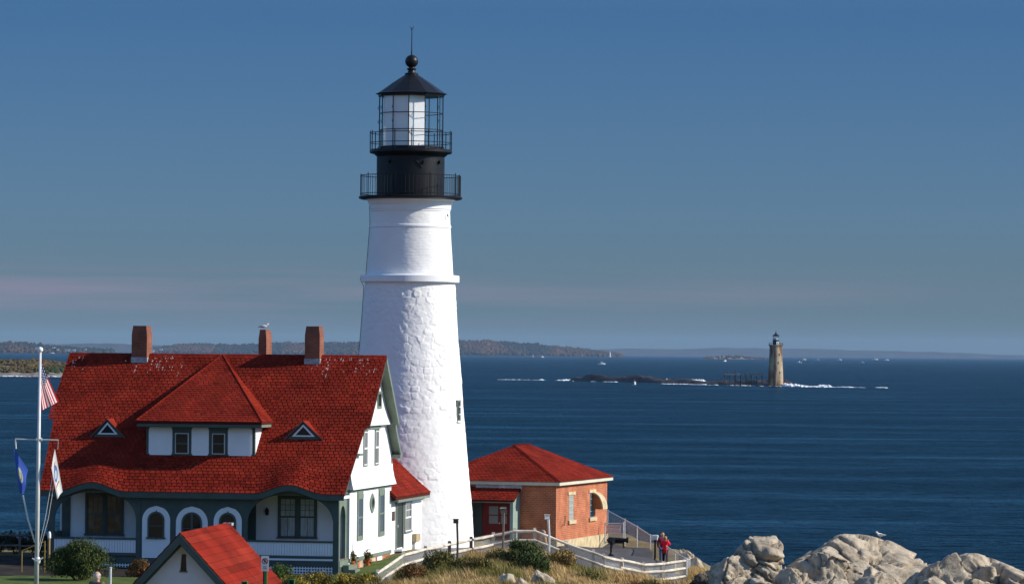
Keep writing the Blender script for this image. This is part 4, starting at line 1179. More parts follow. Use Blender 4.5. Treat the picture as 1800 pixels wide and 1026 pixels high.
# watch room and lantern
gal = MB(ZT).lathe([(1.6, 26.70), (2.5, 26.74), (2.62, 26.78), (2.64, 26.86), (2.60, 26.90), (1.5, 26.92)], 96).build('gallery_deck', M['black'], tower)
def railing(parent, r, z0, z1, nbal, npost, rails, rb=0.011):
    mbal = None
    for i in range(nbal):
        a = 2 * math.pi * i / nbal
        if mbal is None:
            o = MB().tube([(0, 0, z0), (0, 0, z1)], rb, 5).build('baluster', M['black'], parent); mbal = o.data
        else:
            o = bpy.data.objects.new('baluster', mbal); COL.objects.link(o); o.parent = parent
        o.location = (r * math.cos(a), r * math.sin(a), ZT)
    mp = None
    for i in range(npost):
        a = 2 * math.pi * (i + 0.35) / npost
        if mp is None:
            o = MB().tube([(0, 0, z0), (0, 0, z1 + 0.10)], 0.024, 6).build('rail_post', M['black'], parent); mp = o.data
        else:
            o = bpy.data.objects.new('rail_post', mp); COL.objects.link(o); o.parent = parent
        o.location = (r * math.cos(a), r * math.sin(a), ZT)
    for z in rails:
        n = 64; pts = [(r * math.cos(2 * math.pi * i / n), r * math.sin(2 * math.pi * i / n), z) for i in range(n + 1)]
        MB(ZT).tube(pts, 0.019, 6).build('rail', M['black'], parent)
railing(gal, 2.55, 26.88, 27.96, 84, 9, (27.95, 27.02))
wr = MB(ZT).lathe([(1.72, 26.88), (1.72, 28.9), (1.78, 28.96), (1.9, 29.06)], 80).build('watch_room', M['black'], tower)
for ang in (-128, -66, -33):
    a = R(ang)
    MB(ZT).tube([(1.66 * math.cos(a), 1.66 * math.sin(a), 28.62), (1.86 * math.cos(a), 1.86 * math.sin(a), 28.62)], 0.09, 12).build('vent_pipe', M['black'], wr)
a = R(-80); MB(ZT).tube([(1.74 * math.cos(a + t * 0.06), 1.74 * math.sin(a + t * 0.06), 28.66 - t * 0.12) for t in range(4)], 0.03, 6).build('bracket', M['black'], wr)
lad = MB(ZT)
for da in (-0.06, 0.06):
    a = R(-157) + da; lad.tube([(1.80 * math.cos(a), 1.80 * math.sin(a), 26.95), (1.80 * math.cos(a), 1.80 * math.sin(a), 29.0)], 0.018, 6)
for k in range(8):
    z = 27.1 + k * 0.25; lad.tube([(1.80 * math.cos(R(-157) - 0.06), 1.80 * math.sin(R(-157) - 0.06), z), (1.80 * math.cos(R(-157) + 0.06), 1.80 * math.sin(R(-157) + 0.06), z)], 0.014, 5)
lad.build('ladder', M['black'], tower)
lg = MB(ZT).lathe([(1.6, 29.04), (2.04, 29.08), (2.10, 29.13), (2.10, 29.24), (2.06, 29.28), (1.5, 29.30)], 96).build('lantern_deck', M['black'], tower)
railing(lg, 2.08, 29.25, 30.13, 0, 15, (30.12, 29.62))
NP = 12; RL = 1.62; PH0 = R(-90 - 3 + 0)
ang = [R(-93 + 30 * k) for k in range(NP)]
def lp(k, r, z): a = ang[k % NP]; return (r * math.cos(a), r * math.sin(a), z)
MB(ZT).lathe([(1.58, 29.28), (1.70, 29.29), (1.70, 29.42), (1.58, 29.44)], NP, ph=ang[0]).build('lantern_sill', M['black'], tower)
for k in range(NP):
    MB(ZT).tube([lp(k, RL, 29.42), lp(k, RL, 32.0)], 0.026, 6).build('lantern_bar', M['black'], tower)
for z in (30.27, 31.12):
    MB(ZT).tube([lp(k, RL, z) for k in range(NP + 1)], 0.020, 6).build('glazing_bar', M['black'], tower)
for k in range(NP):
    for z0, z1 in ((29.45, 30.25), (30.29, 31.10), (31.14, 31.97)):
        q = [lp(k, RL - 0.012, z0), lp(k + 1, RL - 0.012, z0), lp(k + 1, RL - 0.012, z1), lp(k, RL - 0.012, z1)]
        MB(ZT).add(q, [(0, 1, 2, 3)]).build('lantern_pane', M['glass'], tower, recalc=False)
for k in (10, 11, 0):                                   # three white blinds hang inside towards the land
    a_, b_ = lp(k, 1.54, 0)[:2], (lp(k + 1, 1.54, 0)[:2] if k else (1.25 * math.cos(R(-54)), 1.25 * math.sin(R(-54))))
    n_ = Vector((a_[0] + b_[0], a_[1] + b_[1])).normalized() * 0.02
    q = [(*a_, 29.42), (*b_, 29.42), (*b_, 31.96), (*a_, 31.96)]
    q2 = [(x - n_.x, y - n_.y, z) for x, y, z in q]
    MB(ZT).add(q + q2, [(0, 1, 2, 3), (7, 6, 5, 4), (0, 4, 5, 1), (1, 5, 6, 2), (2, 6, 7, 3), (3, 7, 4, 0)]).build('blind', M['blind'], tower)
for k in (10, 11, 1, 2, 9):
    for z in (30.7, 31.4): MB(ZT).tube([lp(k, RL + 0.02, z - 0.09), lp(k, RL + 0.09, z), lp(k, RL + 0.02, z + 0.09)], 0.016, 5).build('grab_handle', M['black'], tower)
MB(ZT).lathe([(0.25, 29.3), (0.25, 29.9), (0.42, 30.0), (0.46, 30.6), (0.42, 31.2), (0.2, 31.35)], 20).build('beacon_lamp', pmat('lens_glass', (0.30, 0.45, 0.52), 0.1, 0.6), tower)
MB(ZT).lathe([(1.60, 31.96), (1.68, 31.97), (1.70, 32.08), (1.60, 32.10)], NP, ph=ang[0]).build('lantern_cornice', M['black'], tower)
MB(ZT).lathe([(1.45, 32.04), (1.80, 32.09), (1.82, 32.13), (1.70, 32.17), (0.98, 32.68), (0.36, 33.08), (0.33, 33.10), (0.1, 33.16)], NP, ph=ang[0]).build('lantern_roof', M['black'], tower)
MB(ZT).lathe([(0.34, 33.08), (0.34, 33.17), (0.22, 33.20), (0.17, 33.32), (0.24, 33.36), (0.24, 33.41), (0.15, 33.45), (0.13, 33.50), (0.02, 33.52)], 24).build('vent_neck', M['black'], tower)
MB(ZT).lathe([(0.33 * math.sin(math.pi * i / 16) + 0.004, 33.78 - 0.33 * math.cos(math.pi * i / 16)) for i in range(17)], 28).build('ventilator_ball', M['black'], tower, smooth=True)
rod = MB(ZT); rod.tube([(0, 0, 34.0), (0, 0, 34.4), (0, 0, 35.5)], [0.05, 0.028, 0.018], 8)
for dx in (-0.10, 0.09): rod.tube([(0, 0, 35.35), (dx * 0.6, 0.02, 35.47), (dx, 0, 35.56)], 0.012, 5)
rod.build('lightning_rod', M['black'], tower)
# small openings in the shaft
a = R(-90 + 65); 
def TW(r): return lambda x, z, d: ((r + d) * math.cos(a) - x * math.sin(a), (r + d) * math.sin(a) + x * math.cos(a), z + ZT)
wt = MB().box(-0.19, 0.19, 15.55, 16.60, -0.3, 0.10, T=TW(2.76)).build('shaft_window', M['green_lit'], tower)
MB().box(-0.12, 0.12, 15.62, 16.54, -0.1, 0.125, T=TW(2.76)).build('pane', M['glass_dark'], wt)
mb = MB(); 
for zz in (15.86, 16.24): mb.box(-0.12, 0.12, zz, zz + 0.04, 0.1, 0.15, T=TW(2.76))
mb.box(-0.015, 0.015, 15.62, 16.54, 0.1, 0.148, T=TW(2.76)); mb.build('muntins', M['white'], wt)
MB().box(-0.24, 0.24, 15.47, 15.55, -0.2, 0.16, T=TW(2.76)).build('sill', M['white'], wt)
a = R(-90 + 68)
MB().ring([(0.21 * math.cos(t * 0.3927), 25.86 + 0.21 * math.sin(t * 0.3927)) for t in range(16)], [(0.14 * math.cos(t * 0.3927), 25.86 + 0.14 * math.sin(t * 0.3927)) for t in range(16)], lambda x, z: TW(2.0)(x, z, -0.1), lambda x, z: TW(2.0)(x, z, 0.05)).build('porthole', M['white'], tower)
MB().prism([(0.15 * math.cos(t * 0.3927), 25.86 + 0.15 * math.sin(t * 0.3927)) for t in range(16)], lambda x, z: TW(2.0)(x, z, -0.1), lambda x, z: TW(2.0)(x, z, 0.022)).build('porthole_glass', M['glass_dark'], tower)
# lightning cable down the shaded side
a = R(180 + 9)
pts = [((r + 0.05) * math.cos(a + 0.02 * math.sin(z)), (r + 0.05) * math.sin(a + 0.02 * math.sin(z)), z) for r, z in ((2.05, 26.4), (2.02, 25.5), (2.20, 22.9), (2.50, 22.7), (2.30, 22.3), (2.39, 20.9), (2.49, 19.5), (2.60, 18.1), (2.82, 15.5), (3.26, 10.9), (3.4, 9.2))]
MB(ZT).tube(pts, 0.014, 6).build('lightning_cable', M['black'], tower)

# ================================================================== PASSAGE between house and tower
pas = empty('passage_building', (HX0, HY0, HZ0), -HTH, 'small white passage with red roof joining the house to the tower', 'building')
UC = -0.20
MB(DZ).box(-3.4, UC - 0.02, VB + 0.02, 19.4, 8.6, 12.0).build('wall', M['white'], pas)
clapboards(pas, 9.45, 11.85, lambda z: [(VB + 0.03, 19.0)], TS(UC - 0.02), name='clapboards')
T = TS(UC)
d_ = MB().box(12.38, 12.52, 9.45, 11.78, 0.0, 0.06, T=T).box(13.98, 14.12, 9.45, 11.78, 0.0, 0.06, T=T).box(12.38, 14.12, 11.66, 11.79, 0.0, 0.065, T=T).build('door_casing', M['green_lit'], pas)
do = MB().box(12.52, 13.98, 9.5, 11.66, -0.01, 0.025, T=T).build('door', pmat('dark_door_paint', (0.03, 0.038, 0.032), 0.5, 0.3), pas)
MB().box(12.60, 12.70, 10.5, 10.62, 0.025, 0.08, T=T).build('handle', M['galv'], do)
MB().box(12.3, 14.2, 9.36, 9.45, 0.0, 0.35, T=T).build('door_step', M['white'], pas)
window(pas, T, 14.55, 15.85, 10.22, 11.62, trim=0.16, out=0.05, nx=2, nz=2, split=0.48, fmat=M['green_lit'], smat=M['white'], sill=True)
MB().box(11.55, 12.15, 10.86, 11.30, 0.0, 0.03, T=T).build('plaque', pmat('bronze_plaque', (0.10, 0.045, 0.028), 0.4, 0.5, metal=0.5), pas)
mt = MB().box(16.3, 17.1, 9.62, 10.02, 0.0, 0.22, T=T).build('utility_box', pmat('tan_box_paint', (0.42, 0.33, 0.19), 0.6, 0.3), pas)
MB().box(17.12, 17.6, 9.66, 9.98, 0.0, 0.16, T=T).build('small_utility_box', pmat('brown_box_paint', (0.30, 0.22, 0.16), 0.6, 0.3), pas)
MB().box(16.5, 16.7, 9.1, 9.62, 0.02, 0.10, T=T).build('conduit', M['galv'], mt)
ze, ue, zr_, ur_ = 12.02, 0.16, 13.95, -1.9
pr = MB(DZ).prism([(ue, ze), (ur_, zr_), (2 * ur_ - ue, ze), (2 * ur_ - ue, ze - 0.14), (ur_, zr_ - 0.14), (ue, ze - 0.14)], lambda x, z: (x, VB - 0.3, z), lambda x, z: (x, 20.0, z)).build('roof', M['underlay'], pas)
sl = math.hypot(ue - ur_, zr_ - ze)
shingle_field(pr, (ue + 0.02, VB - 0.3, ze + DZ), (0, 1, 0), ((ur_ - ue) / sl, 0, (zr_ - ze) / sl), sl, lambda s: (0, 9.2), name='shingles')
MB(DZ).box(ue - 0.05, ue + 0.06, VB + 0.02, 18.6, ze - 0.26, ze - 0.145).build('gutter', M['green_lit'], pas)
MB(DZ).box(UC, ue - 0.06, VB + 0.02, 18.8, ze - 0.22, ze - 0.16).build('soffit', M['green_lit'], pas)

# ================================================================== BRICK SIGNAL BUILDING
BX, BY, BZ, BTH = 2.442, 212.72, 8.7, R(17)
brick = empty('brick_signal_building', (BX, BY, BZ), -BTH, 'low red brick building with hipped red roof right of the tower', 'building')
DB = -BZ
TBF = lambda v: (lambda a, z, d: (a, v - d, z + DB))
TBS = lambda u: (lambda a, z, d: (u + d, a, z + DB))
W_, D_ = 7.2, 10.1
MB(DB).box(-W_, 0, 0, D_, 8.95, 12.02).build('brick_wall', M['brick'], brick)
MB(DB).box(-W_ - 0.06, 0.07, -0.07, D_ + 0.06, 7.6, 8.98).build('stone_base', M['stone'], brick)
MB(DB).box(-W_ - 0.25, 0.27, -0.27, D_ + 0.25, 11.95, 12.13).build('eave_board', M['cream'], brick)
e0, e1, e2, e3 = Vector((-W_ - 0.33, -0.33, 12.14)), Vector((0.33, -0.33, 12.14)), Vector((0.33, D_ + 0.33, 12.14)), Vector((-W_ - 0.33, D_ + 0.33, 12.14))
r0, r1 = Vector((-W_ / 2, 4.1, 13.96)), Vector((-W_ / 2, 6.9, 13.96))
brf = MB(DB).add([tuple(p) for p in (e0, e1, e2, e3, r0, r1)], [(0, 1, 4), (1, 2, 5, 4), (2, 3, 5), (3, 0, 4, 5), (0, 3, 2, 1)]).build('hip_roof', M['underlay'], brick)
def quad_field(A, B, C, D, par, zoff, **kw):
    A, B, C, D = map(Vector, (A, B, C, D))
    eu = (B - A).normalized(); foot = A + eu * (D - A).dot(eu); es_ = D - foot; S = es_.length
    L0 = (B - A).length; c0 = (D - A).dot(eu); c1 = (C - A).dot(eu)
    return shingle_field(par, A + Vector((0, 0, zoff)), eu, es_, S, lambda s: (c0 * s / S, L0 + (c1 - L0) * s / S), **kw)
quad_field(e0, e1, r0, r0, brf, DB)
quad_field(e1, e2, r1, r0, brf, DB)
mb = MB(DB); n = 26
for A_, B_ in ((e1, r0), (r0, r1)):
    for i in range(n):
        p, q = A_.lerp(B_, i / n), A_.lerp(B_, (i + 0.93) / n)
        mb.add([(p.x - 0.10, p.y - 0.06, p.z + 0.02), (p.x, p.y, p.z + 0.07), (p.x + 0.10, p.y + 0.06, p.z + 0.02), (q.x - 0.10, q.y - 0.06, q.z + 0.02), (q.x, q.y, q.z + 0.055), (q.x + 0.10, q.y + 0.06, q.z + 0.02)], [(0, 1, 4, 3), (1, 2, 5, 4)], random.gauss(0.9, 0.1))
tag(mb.build('hip_caps', M['shingle'], brf, recalc=False, tint=True), kind='stuff')
T = TBS(0)
for a0, a1, z0, z1, g in ((2.44, 3.36, 10.0, 11.36, pmat('pale_shutter_glass', (0.34, 0.37, 0.33), 0.4, 0.4, var=(2, 0.2), scale3=(0.2, 0.2, 6))), (6.55, 7.45, 10.0, 11.36, pmat('sky_glass', (0.10, 0.13, 0.16)))):
    w = MB().box(a0, a1, z0, z1, -0.1, -0.04, T=T).build('window', M['stone'], brick)
    MB().box(a0 + 0.05, a1 - 0.05, z0, z1, -0.05, 0.006, T=T).build('pane', g, w)
    mb = MB()
    for k in range(1, 4): mb.box(a0, a1, z0 + (z1 - z0) * k / 4 - 0.02, z0 + (z1 - z0) * k / 4 + 0.02, 0.0, 0.022, T=T)
    mb.build('glazing_bars', M['mint'], w)
    MB().box(a0 - 0.22, a1 + 0.25, z1, z1 + 0.17, -0.05, 0.05, T=T).build('lintel', M['stone'], w)
    MB().box(a0 - 0.18, a1 + 0.30, z0 - 0.20, z0, -0.05, 0.10, T=T).build('sill', M['stone'], w)
# curved hood of the fog signal beside the second window
prof = [(0.0, 11.34)] + [(0.60 * math.sin(R(9 * i)), 10.45 + 0.88 * math.cos(R(9 * i))) for i in range(1, 11)] + [(0.0, 10.45)]
hood = MB().prism(prof, lambda dd, z: T(7.0, z, dd), lambda dd, z: T(7.06, z, dd)).build('fog_signal_hood', pmat('rust_plate', (0.36, 0.14, 0.05), 0.7, 0.3, var=(3, 0.3)), brick)
outer = [(0.66 * math.sin(R(9 * i)), 10.45 + 0.93 * math.cos(R(9 * i))) for i in range(11)]; inner = [(0.58 * math.sin(R(9 * i)), 10.45 + 0.86 * math.cos(R(9 * i))) for i in range(11)]
MB().ring(outer, inner, lambda dd, z: T(6.95, z, dd), lambda dd, z: T(7.85, z, dd), closed=False).build('hood_shell', M['stone'], brick)
pp = MB(); pp.tube([T(1.55, 10.30, 0.06), T(1.55, 10.02, 0.06), T(1.35, 9.88, 0.10), T(1.05, 9.78, 0.14)], 0.03, 6); pp.build('wall_pipe', M['dark_wood'], brick)
# entrance porch on the landward side
po0, po1 = -4.75, -2.02
MB(DB).box(po1 - 0.17, po1, -1.25, -0.01, 8.5, 11.18).build('porch_side_wall', M['mint'], brick)
MB(DB).box(po0, po0 + 0.17, -1.25, -0.01, 8.5, 11.18).build('porch_side_wall', M['mint'], brick)
MB(DB).prism([(-1.25, 11.18), (-0.01, 11.18), (-0.01, 11.78)], lambda a_, z: (po1 - 0.17, a_, z), lambda a_, z: (po1 - 0.002, a_, z)).build('porch_gusset', M['mint'], brick)
MB(DB).box(po0 + 0.171, po1 - 0.171, -1.25, -1.10, 11.02, 11.17).build('porch_lintel', M['mint'], brick)
prf = MB(DB).prism([(-1.40, 11.16), (-0.02, 11.82), (-0.02, 11.74), (-1.40, 11.08)], lambda a_, z: (po0 - 0.1, a_, z), lambda a_, z: (po1 + 0.1, a_, z)).build('porch_roof', M['underlay'], brick)
sl = math.hypot(1.38, 0.66)
shingle_field(prf, (po0 - 0.1, -1.42, 11.16 + DB), (1, 0, 0), (0, 1.38 / sl, 0.66 / sl), sl, lambda s: (0, po1 - po0 + 0.2))
sg = MB(DB).box(po0 + 0.3, po1 + 0.15, -0.16, -0.06, 11.68, 11.94).build('porch_sign_board', pmat('weathered_board', (0.42, 0.42, 0.40), 0.8, 0.2, var=(1.5, 0.4)), brick)
dr = MB(DB).box(-4.10, -2.55, -0.05, -0.005, 9.1, 10.95).build('red_door', M['red_paint'], brick)
for a0, a1 in ((-3.72, -3.22), (-3.05, -2.72)):
    for z0, z1 in ((9.86, 10.28), (10.34, 10.78)):
        MB(DB).box(a0, a1, -0.062, -0.045, z0, z1).build('pane', pmat('pale_pane', (0.30, 0.31, 0.30), 0.2, 0.5), dr)
MB(DB).box(-3.17, -3.10, -0.075, -0.05, 9.85, 9.92).build('door_knob', M['galv'], dr)
MB(DB).box(-4.58, -4.12, -0.06, -0.005, 9.1, 10.98).build('side_panel', M['green'], brick)

# ================================================================== SHED in the foreground
SH = empty('small_shed', (-10.77, 130.0, 8.95), -R(7.4), 'small pale shed with red roof and dark green bargeboards', 'shed')
DS = -8.95
ZSR, HWS = 13.03, 1.87
zs_ = lambda x: ZSR - 1.08 * abs(x)
MB(DS).prism([(-1.56, 8.6), (1.56, 8.6), (1.56, zs_(1.56) - 0.12), (0, ZSR - 0.14), (-1.56, zs_(1.56) - 0.12)], lambda x, z: (x, 0.42, z), lambda x, z: (x, 7.7, z)).build('wall', pmat('shed_wall_paint', (0.62, 0.64, 0.66), 0.7, 0.2, var=(1.2, 0.06), bump=(20, 0.15, 0.004)), SH)
sr = MB(DS).prism([(-HWS, zs_(HWS)), (0, ZSR), (HWS, zs_(HWS)), (HWS, zs_(HWS) - 0.10), (0, ZSR - 0.11), (-HWS, zs_(HWS) - 0.10)], lambda x, z: (x, 0.0, z), lambda x, z: (x, 8.05, z)).build('roof', M['underlay'], SH)
sl = math.hypot(HWS, 1.08 * HWS)
for s_ in (1, -1):
    shingle_field(sr, (s_ * (HWS + 0.02), 0.0, zs_(HWS) + DS), (0, 1, 0), (-s_ * HWS / sl, 0, 1.08 * HWS / sl), sl, lambda s: (0, 8.05), expo=0.285, width=3.7, gap=0.006)
for s_ in (1, -1):
    MB(DS).prism([(0, ZSR - 0.015), (s_ * HWS, zs_(HWS) - 0.015), (s_ * HWS, zs_(HWS) - 0.30), (0, ZSR - 0.34)], lambda x, z: (x + s_ * 0.002, -0.035, z), lambda x, z: (x + s_ * 0.002, 0.03, z)).build('bargeboard', M['green'], SH)
    MB(DS).prism([(s_ * 0.002, ZSR - 0.15), (s_ * 1.6, zs_(1.6) - 0.15), (s_ * 1.6, zs_(1.6) - 0.36), (s_ * 0.002, ZSR - 0.40)], lambda x, z: (x, 0.34, z), lambda x, z: (x, 0.415, z)).build('frieze', M['green'], SH)
    MB(DS).prism([(s_ * 0.01, ZSR - 0.14), (s_ * 1.84, zs_(1.84) - 0.13), (s_ * 1.84, zs_(1.84) - 0.16), (s_ * 0.01, ZSR - 0.17)], lambda x, z: (x, 0.031, z), lambda x, z: (x, 0.338, z)).build('soffit', M['green'], SH)
w = MB(DS).prism([(-0.06, 11.80), (0.14, 11.80), (0.12, 12.34), (-0.02, 12.34)], lambda x, z: (x, 0.40, z), lambda x, z: (x, 0.425, z)).build('slit_window', M['glass_dark'], SH)
MB(DS).box(-0.09, 0.17, 0.37, 0.43, 11.755, 11.80).build('sill', M['green'], w)
cb = MB(DS); cb.tube([(0.42, 4.4, zs_(0.42) + 0.05), (1.0, 4.5, zs_(1.0) + 0.05), (HWS, 4.6, zs_(HWS) + 0.05)], 0.012, 5); cb.build('roof_cable', M['red_paint'], SH)
MB(DS).box(-0.16, 0.16, 7.7, 8.06, ZSR - 0.06, ZSR + 0.03).build('ridge_end_cap', M['lead'], SH)
mb = MB(DS)
for i in range(27):
    a_ = i * 0.298
    mb.add([(-0.14, a_, ZSR - 0.12), (0, a_, ZSR + 0.045), (0.14, a_, ZSR - 0.12), (-0.14, a_ + 0.29, ZSR - 0.12), (0, a_ + 0.29, ZSR + 0.035), (0.14, a_ + 0.29, ZSR - 0.12)], [(0, 1, 4, 3), (1, 2, 5, 4)], random.gauss(1, 0.08))
tag(mb.build('ridge_caps', M['shingle'], sr, recalc=False, tint=True), kind='stuff')

# ================================================================== text helper
def text_mesh(body, size, mat, parent, loc, rot, align='CENTER', depth=0.002):
    cu = bpy.data.curves.new('lettering', 'FONT'); cu.body = body; cu.size = size; cu.align_x = align; cu.align_y = 'CENTER'; cu.extrude = depth
    ob = bpy.data.objects.new('lettering_curve', cu); COL.objects.link(ob)
    dg = bpy.context.evaluated_depsgraph_get(); me = bpy.data.meshes.new_from_object(ob.evaluated_get(dg))
    bpy.data.objects.remove(ob)
    o = bpy.data.objects.new('lettering', me); COL.objects.link(o); me.materials.clear(); me.materials.append(mat)
    o.parent = parent; o.location = loc; o.rotation_euler = rot
    return o

# ================================================================== parking sign and green posts
zg = zt1(-7.06, 115)
ps = empty('no_parking_sign', (-7.06, 115, zg), R(-4), 'white no parking sign on a green post before the small shed', 'sign')
MB().box(-0.055, 0.055, -0.03, 0.03, -0.3, 13.06 - zg).build('post', M['green_plastic'], ps)
MB().box(-0.057, -0.02, -0.034, 0.03, -0.3, 12.72 - zg).build('post_channel', M['sign_black'], ps)
pl = MB().prism([(-0.11, 12.66 - zg), (0.11, 12.66 - zg), (0.11, 13.10 - zg), (-0.11, 13.10 - zg)], lambda x, z: (x, -0.046, z), lambda x, z: (x, -0.036, z)).build('sign_plate', M['sign_white'], ps)
zc = 12.95 - zg
circ = lambda r: [(r * math.cos(t * math.pi / 12), zc + r * math.sin(t * math.pi / 12)) for t in range(24)]
MB().ring(circ(0.088), circ(0.070), lambda x, z: (x, -0.046, z), lambda x, z: (x, -0.051, z)).build('prohibition_ring', pmat('sign_dark_red', (0.16, 0.02, 0.03), 0.5, 0.3), pl)
text_mesh('P', 0.15, M['sign_black'], pl, (0.0, -0.049, zc), (R(90), 0, 0))
MB().prism([(-0.066, zc + 0.042), (-0.042, zc + 0.066), (0.066, zc - 0.042), (0.042, zc - 0.066)], lambda x, z: (x, -0.0515, z), lambda x, z: (x, -0.054, z)).build('slash', MATS['sign_dark_red'], pl)
text_mesh('ANY\nTIME', 0.055, MATS['sign_dark_red'], pl, (0.0, -0.048, 12.765 - zg), (R(90), 0, 0))
for (x, y, zt_, lab) in ((-6.65, 100, 13.23, 'left of the pair of green channel posts before the shed'), (-5.47, 100, 13.29, 'right of the pair of green channel posts before the shed')):
    zg = zt1(x, y)
    o = empty('green_post', (x, y, zg), R(-5), lab, 'post', 'green channel posts')
    t_ = zt_ - zg
    MB().box(-0.075, -0.055, -0.05, 0.05, -0.3, t_).box(0.055, 0.075, -0.05, 0.05, -0.3, t_).box(-0.055, 0.055, -0.05, 0.05, t_ - 0.025, t_).build('channel', M['green_plastic'], o)
    MB().box(-0.054, 0.054, 0.02, 0.045, -0.3, t_ - 0.026).build('web', M['sign_black'], o)

# ================================================================== flagpole and flags
FX, FY = -18.97, 160.0
fz0 = zt1(FX, FY)
fp = empty('flagpole', (FX, FY, fz0), 0, 'white flagpole with a crossarm standing left of the house', 'flagpole')
MB().tube([(-0.03, 0, -0.2), (0.0, 0, 5), (0.04, 0, 18.88 - fz0)], [0.095, 0.08, 0.05], 14).build('pole', M['pole'], fp, smooth=True)
MB().lathe([(0.11 * math.sin(math.pi * i / 10) + 0.003, 18.98 - fz0 - 0.11 * math.cos(math.pi * i / 10)) for i in range(11)], 16, c=(0.04, 0)).build('finial', M['white'], fp, smooth=True)
MB().tube([(-0.94, 0, 15.39 - fz0), (0.80, 0, 15.36 - fz0)], 0.028, 8).build('crossarm', M['galv'], fp)
MB().tube([(-0.1, 0, 15.38 - fz0), (0.14, 0, 15.37 - fz0)], 0.075, 10).build('crossarm_collar', M['galv'], fp)
zz = lambda z: z - fz0
hal = MB(); hal.tube([(-0.60, 0.0, zz(13.15)), (-0.40, 0, zz(12.2)), (-0.10, 0.0, zz(11.25))], 0.035, 6); hal.build('halyard', M['pole'], fp)
hal = MB(); hal.tube([(0.79, 0, zz(15.36)), (0.78, 0, zz(15.0))], 0.008, 5); hal.tube([(0.62, 0.02, zz(14.2)), (0.30, 0.0, zz(12.2)), (-0.05, 0.0, zz(10.55))], 0.014, 5); hal.tube([(0.70, 0.02, zz(14.0)), (0.42, 0.0, zz(12.2)), (-0.02, 0.0, zz(10.55))], 0.012, 5)
hal.tube([(-0.93, 0, zz(15.38)), (-0.90, 0, zz(15.0))], 0.03, 6); hal.build('halyard', M['pole'], fp)
cl = MB(); cl.tube([(-0.2, -0.08, zz(10.62)), (0.0, -0.12, zz(10.5)), (0.25, -0.08, zz(10.66))], 0.03, 6); cl.lathe([(0.11, zz(10.42)), (0.13, zz(10.5)), (0.13, zz(10.6)), (0.10, zz(10.66))], 12); cl.build('cleat', M['galv'], fp)

def flag_mesh(name, tl, bl, tr, br, mat, label, folds, amp, nu=36, nv=18, sag=0.0, slant=0.9):
    """cloth between a hoist edge (tl-bl) and a fly edge (tr-br), in X, Z metres round the pole"""
    V, UV = [], []
    for j in range(nv + 1):
        t = j / nv
        for i in range(nu + 1):
            s = i / nu
            hx, hz_ = tl[0] + (bl[0] - tl[0]) * t, tl[1] + (bl[1] - tl[1]) * t
            ex, ez = tr[0] + (br[0] - tr[0]) * t, tr[1] + (br[1] - tr[1]) * t
            x = hx + (ex - hx) * s; z = hz_ + (ez - hz_) * s - sag * math.sin(math.pi * s) * (0.4 + 0.6 * t)
            ph = folds * t * 2 * math.pi + 0.9 * s
            y = amp * (0.25 + 0.75 * s) * math.sin(ph); x += 0.35 * amp * (0.2 + 0.8 * s) * math.cos(ph * 1.1 + 0.5)
            y += slant * (x - tl[0])
            V.append((x, y, z)); UV.append((s, 1 - t))
    w_ = nu + 1
    F = [(j * w_ + i, j * w_ + i + 1, (j + 1) * w_ + i + 1, (j + 1) * w_ + i) for j in range(nv) for i in range(nu)]
    me = bpy.data.meshes.new(name); me.from_pydata(V, [], F)
    l = me.uv_layers.new(name='UVMap')
    for lp_ in me.loops: l.data[lp_.index].uv = UV[lp_.vertex_index]
    me.polygons.foreach_set('use_smooth', [True] * len(F))
    me.materials.append(mat)
    o = bpy.data.objects.new(name, me); COL.objects.link(o); o.location = (FX, FY - 0.03, 0)
    tag(o, label, 'flag')
    return o
def nmath(N, L, op, a, b=None):
    m = N.new('ShaderNodeMath'); m.operation = op
    for k, v in enumerate((a, b)):
        if v is None: continue
        if isinstance(v, (int, float)): m.inputs[k].default_value = v
        else: L.new(v, m.inputs[k])
    return m.outputs[0]
def flagmat(name):
    m = bpy.data.materials.new(name); m.use_nodes = True
    N, L = m.node_tree.nodes, m.node_tree.links
    b = N['Principled BSDF']; b.inputs['Roughness'].default_value = 0.8; b.inputs['Specular IOR Level'].default_value = 0.1
    tl_ = N.new('ShaderNodeBsdfTranslucent'); ms = N.new('ShaderNodeMixShader'); ms.inputs[0].default_value = 0.25
    L.new(b.outputs[0], ms.inputs[1]); L.new(tl_.outputs[0], ms.inputs[2]); L.new(ms.outputs[0], N['Material Output'].inputs['Surface'])
    tc = N.new('ShaderNodeTexCoord'); sp = N.new('ShaderNodeSeparateXYZ'); L.new(tc.outputs['UV'], sp.inputs[0])
    def mix(f, a, c):
        x = N.new('ShaderNodeMix'); x.data_type = 'RGBA'
        L.new(f, x.inputs[0])
        for k, v in ((6, a), (7, c)):
            if isinstance(v, tuple): x.inputs[k].default_value = (*v, 1)
            else: L.new(v, x.inputs[k])
        return x.outputs[2]
    return m, N, L, b, sp.outputs[0], sp.outputs[1], mix
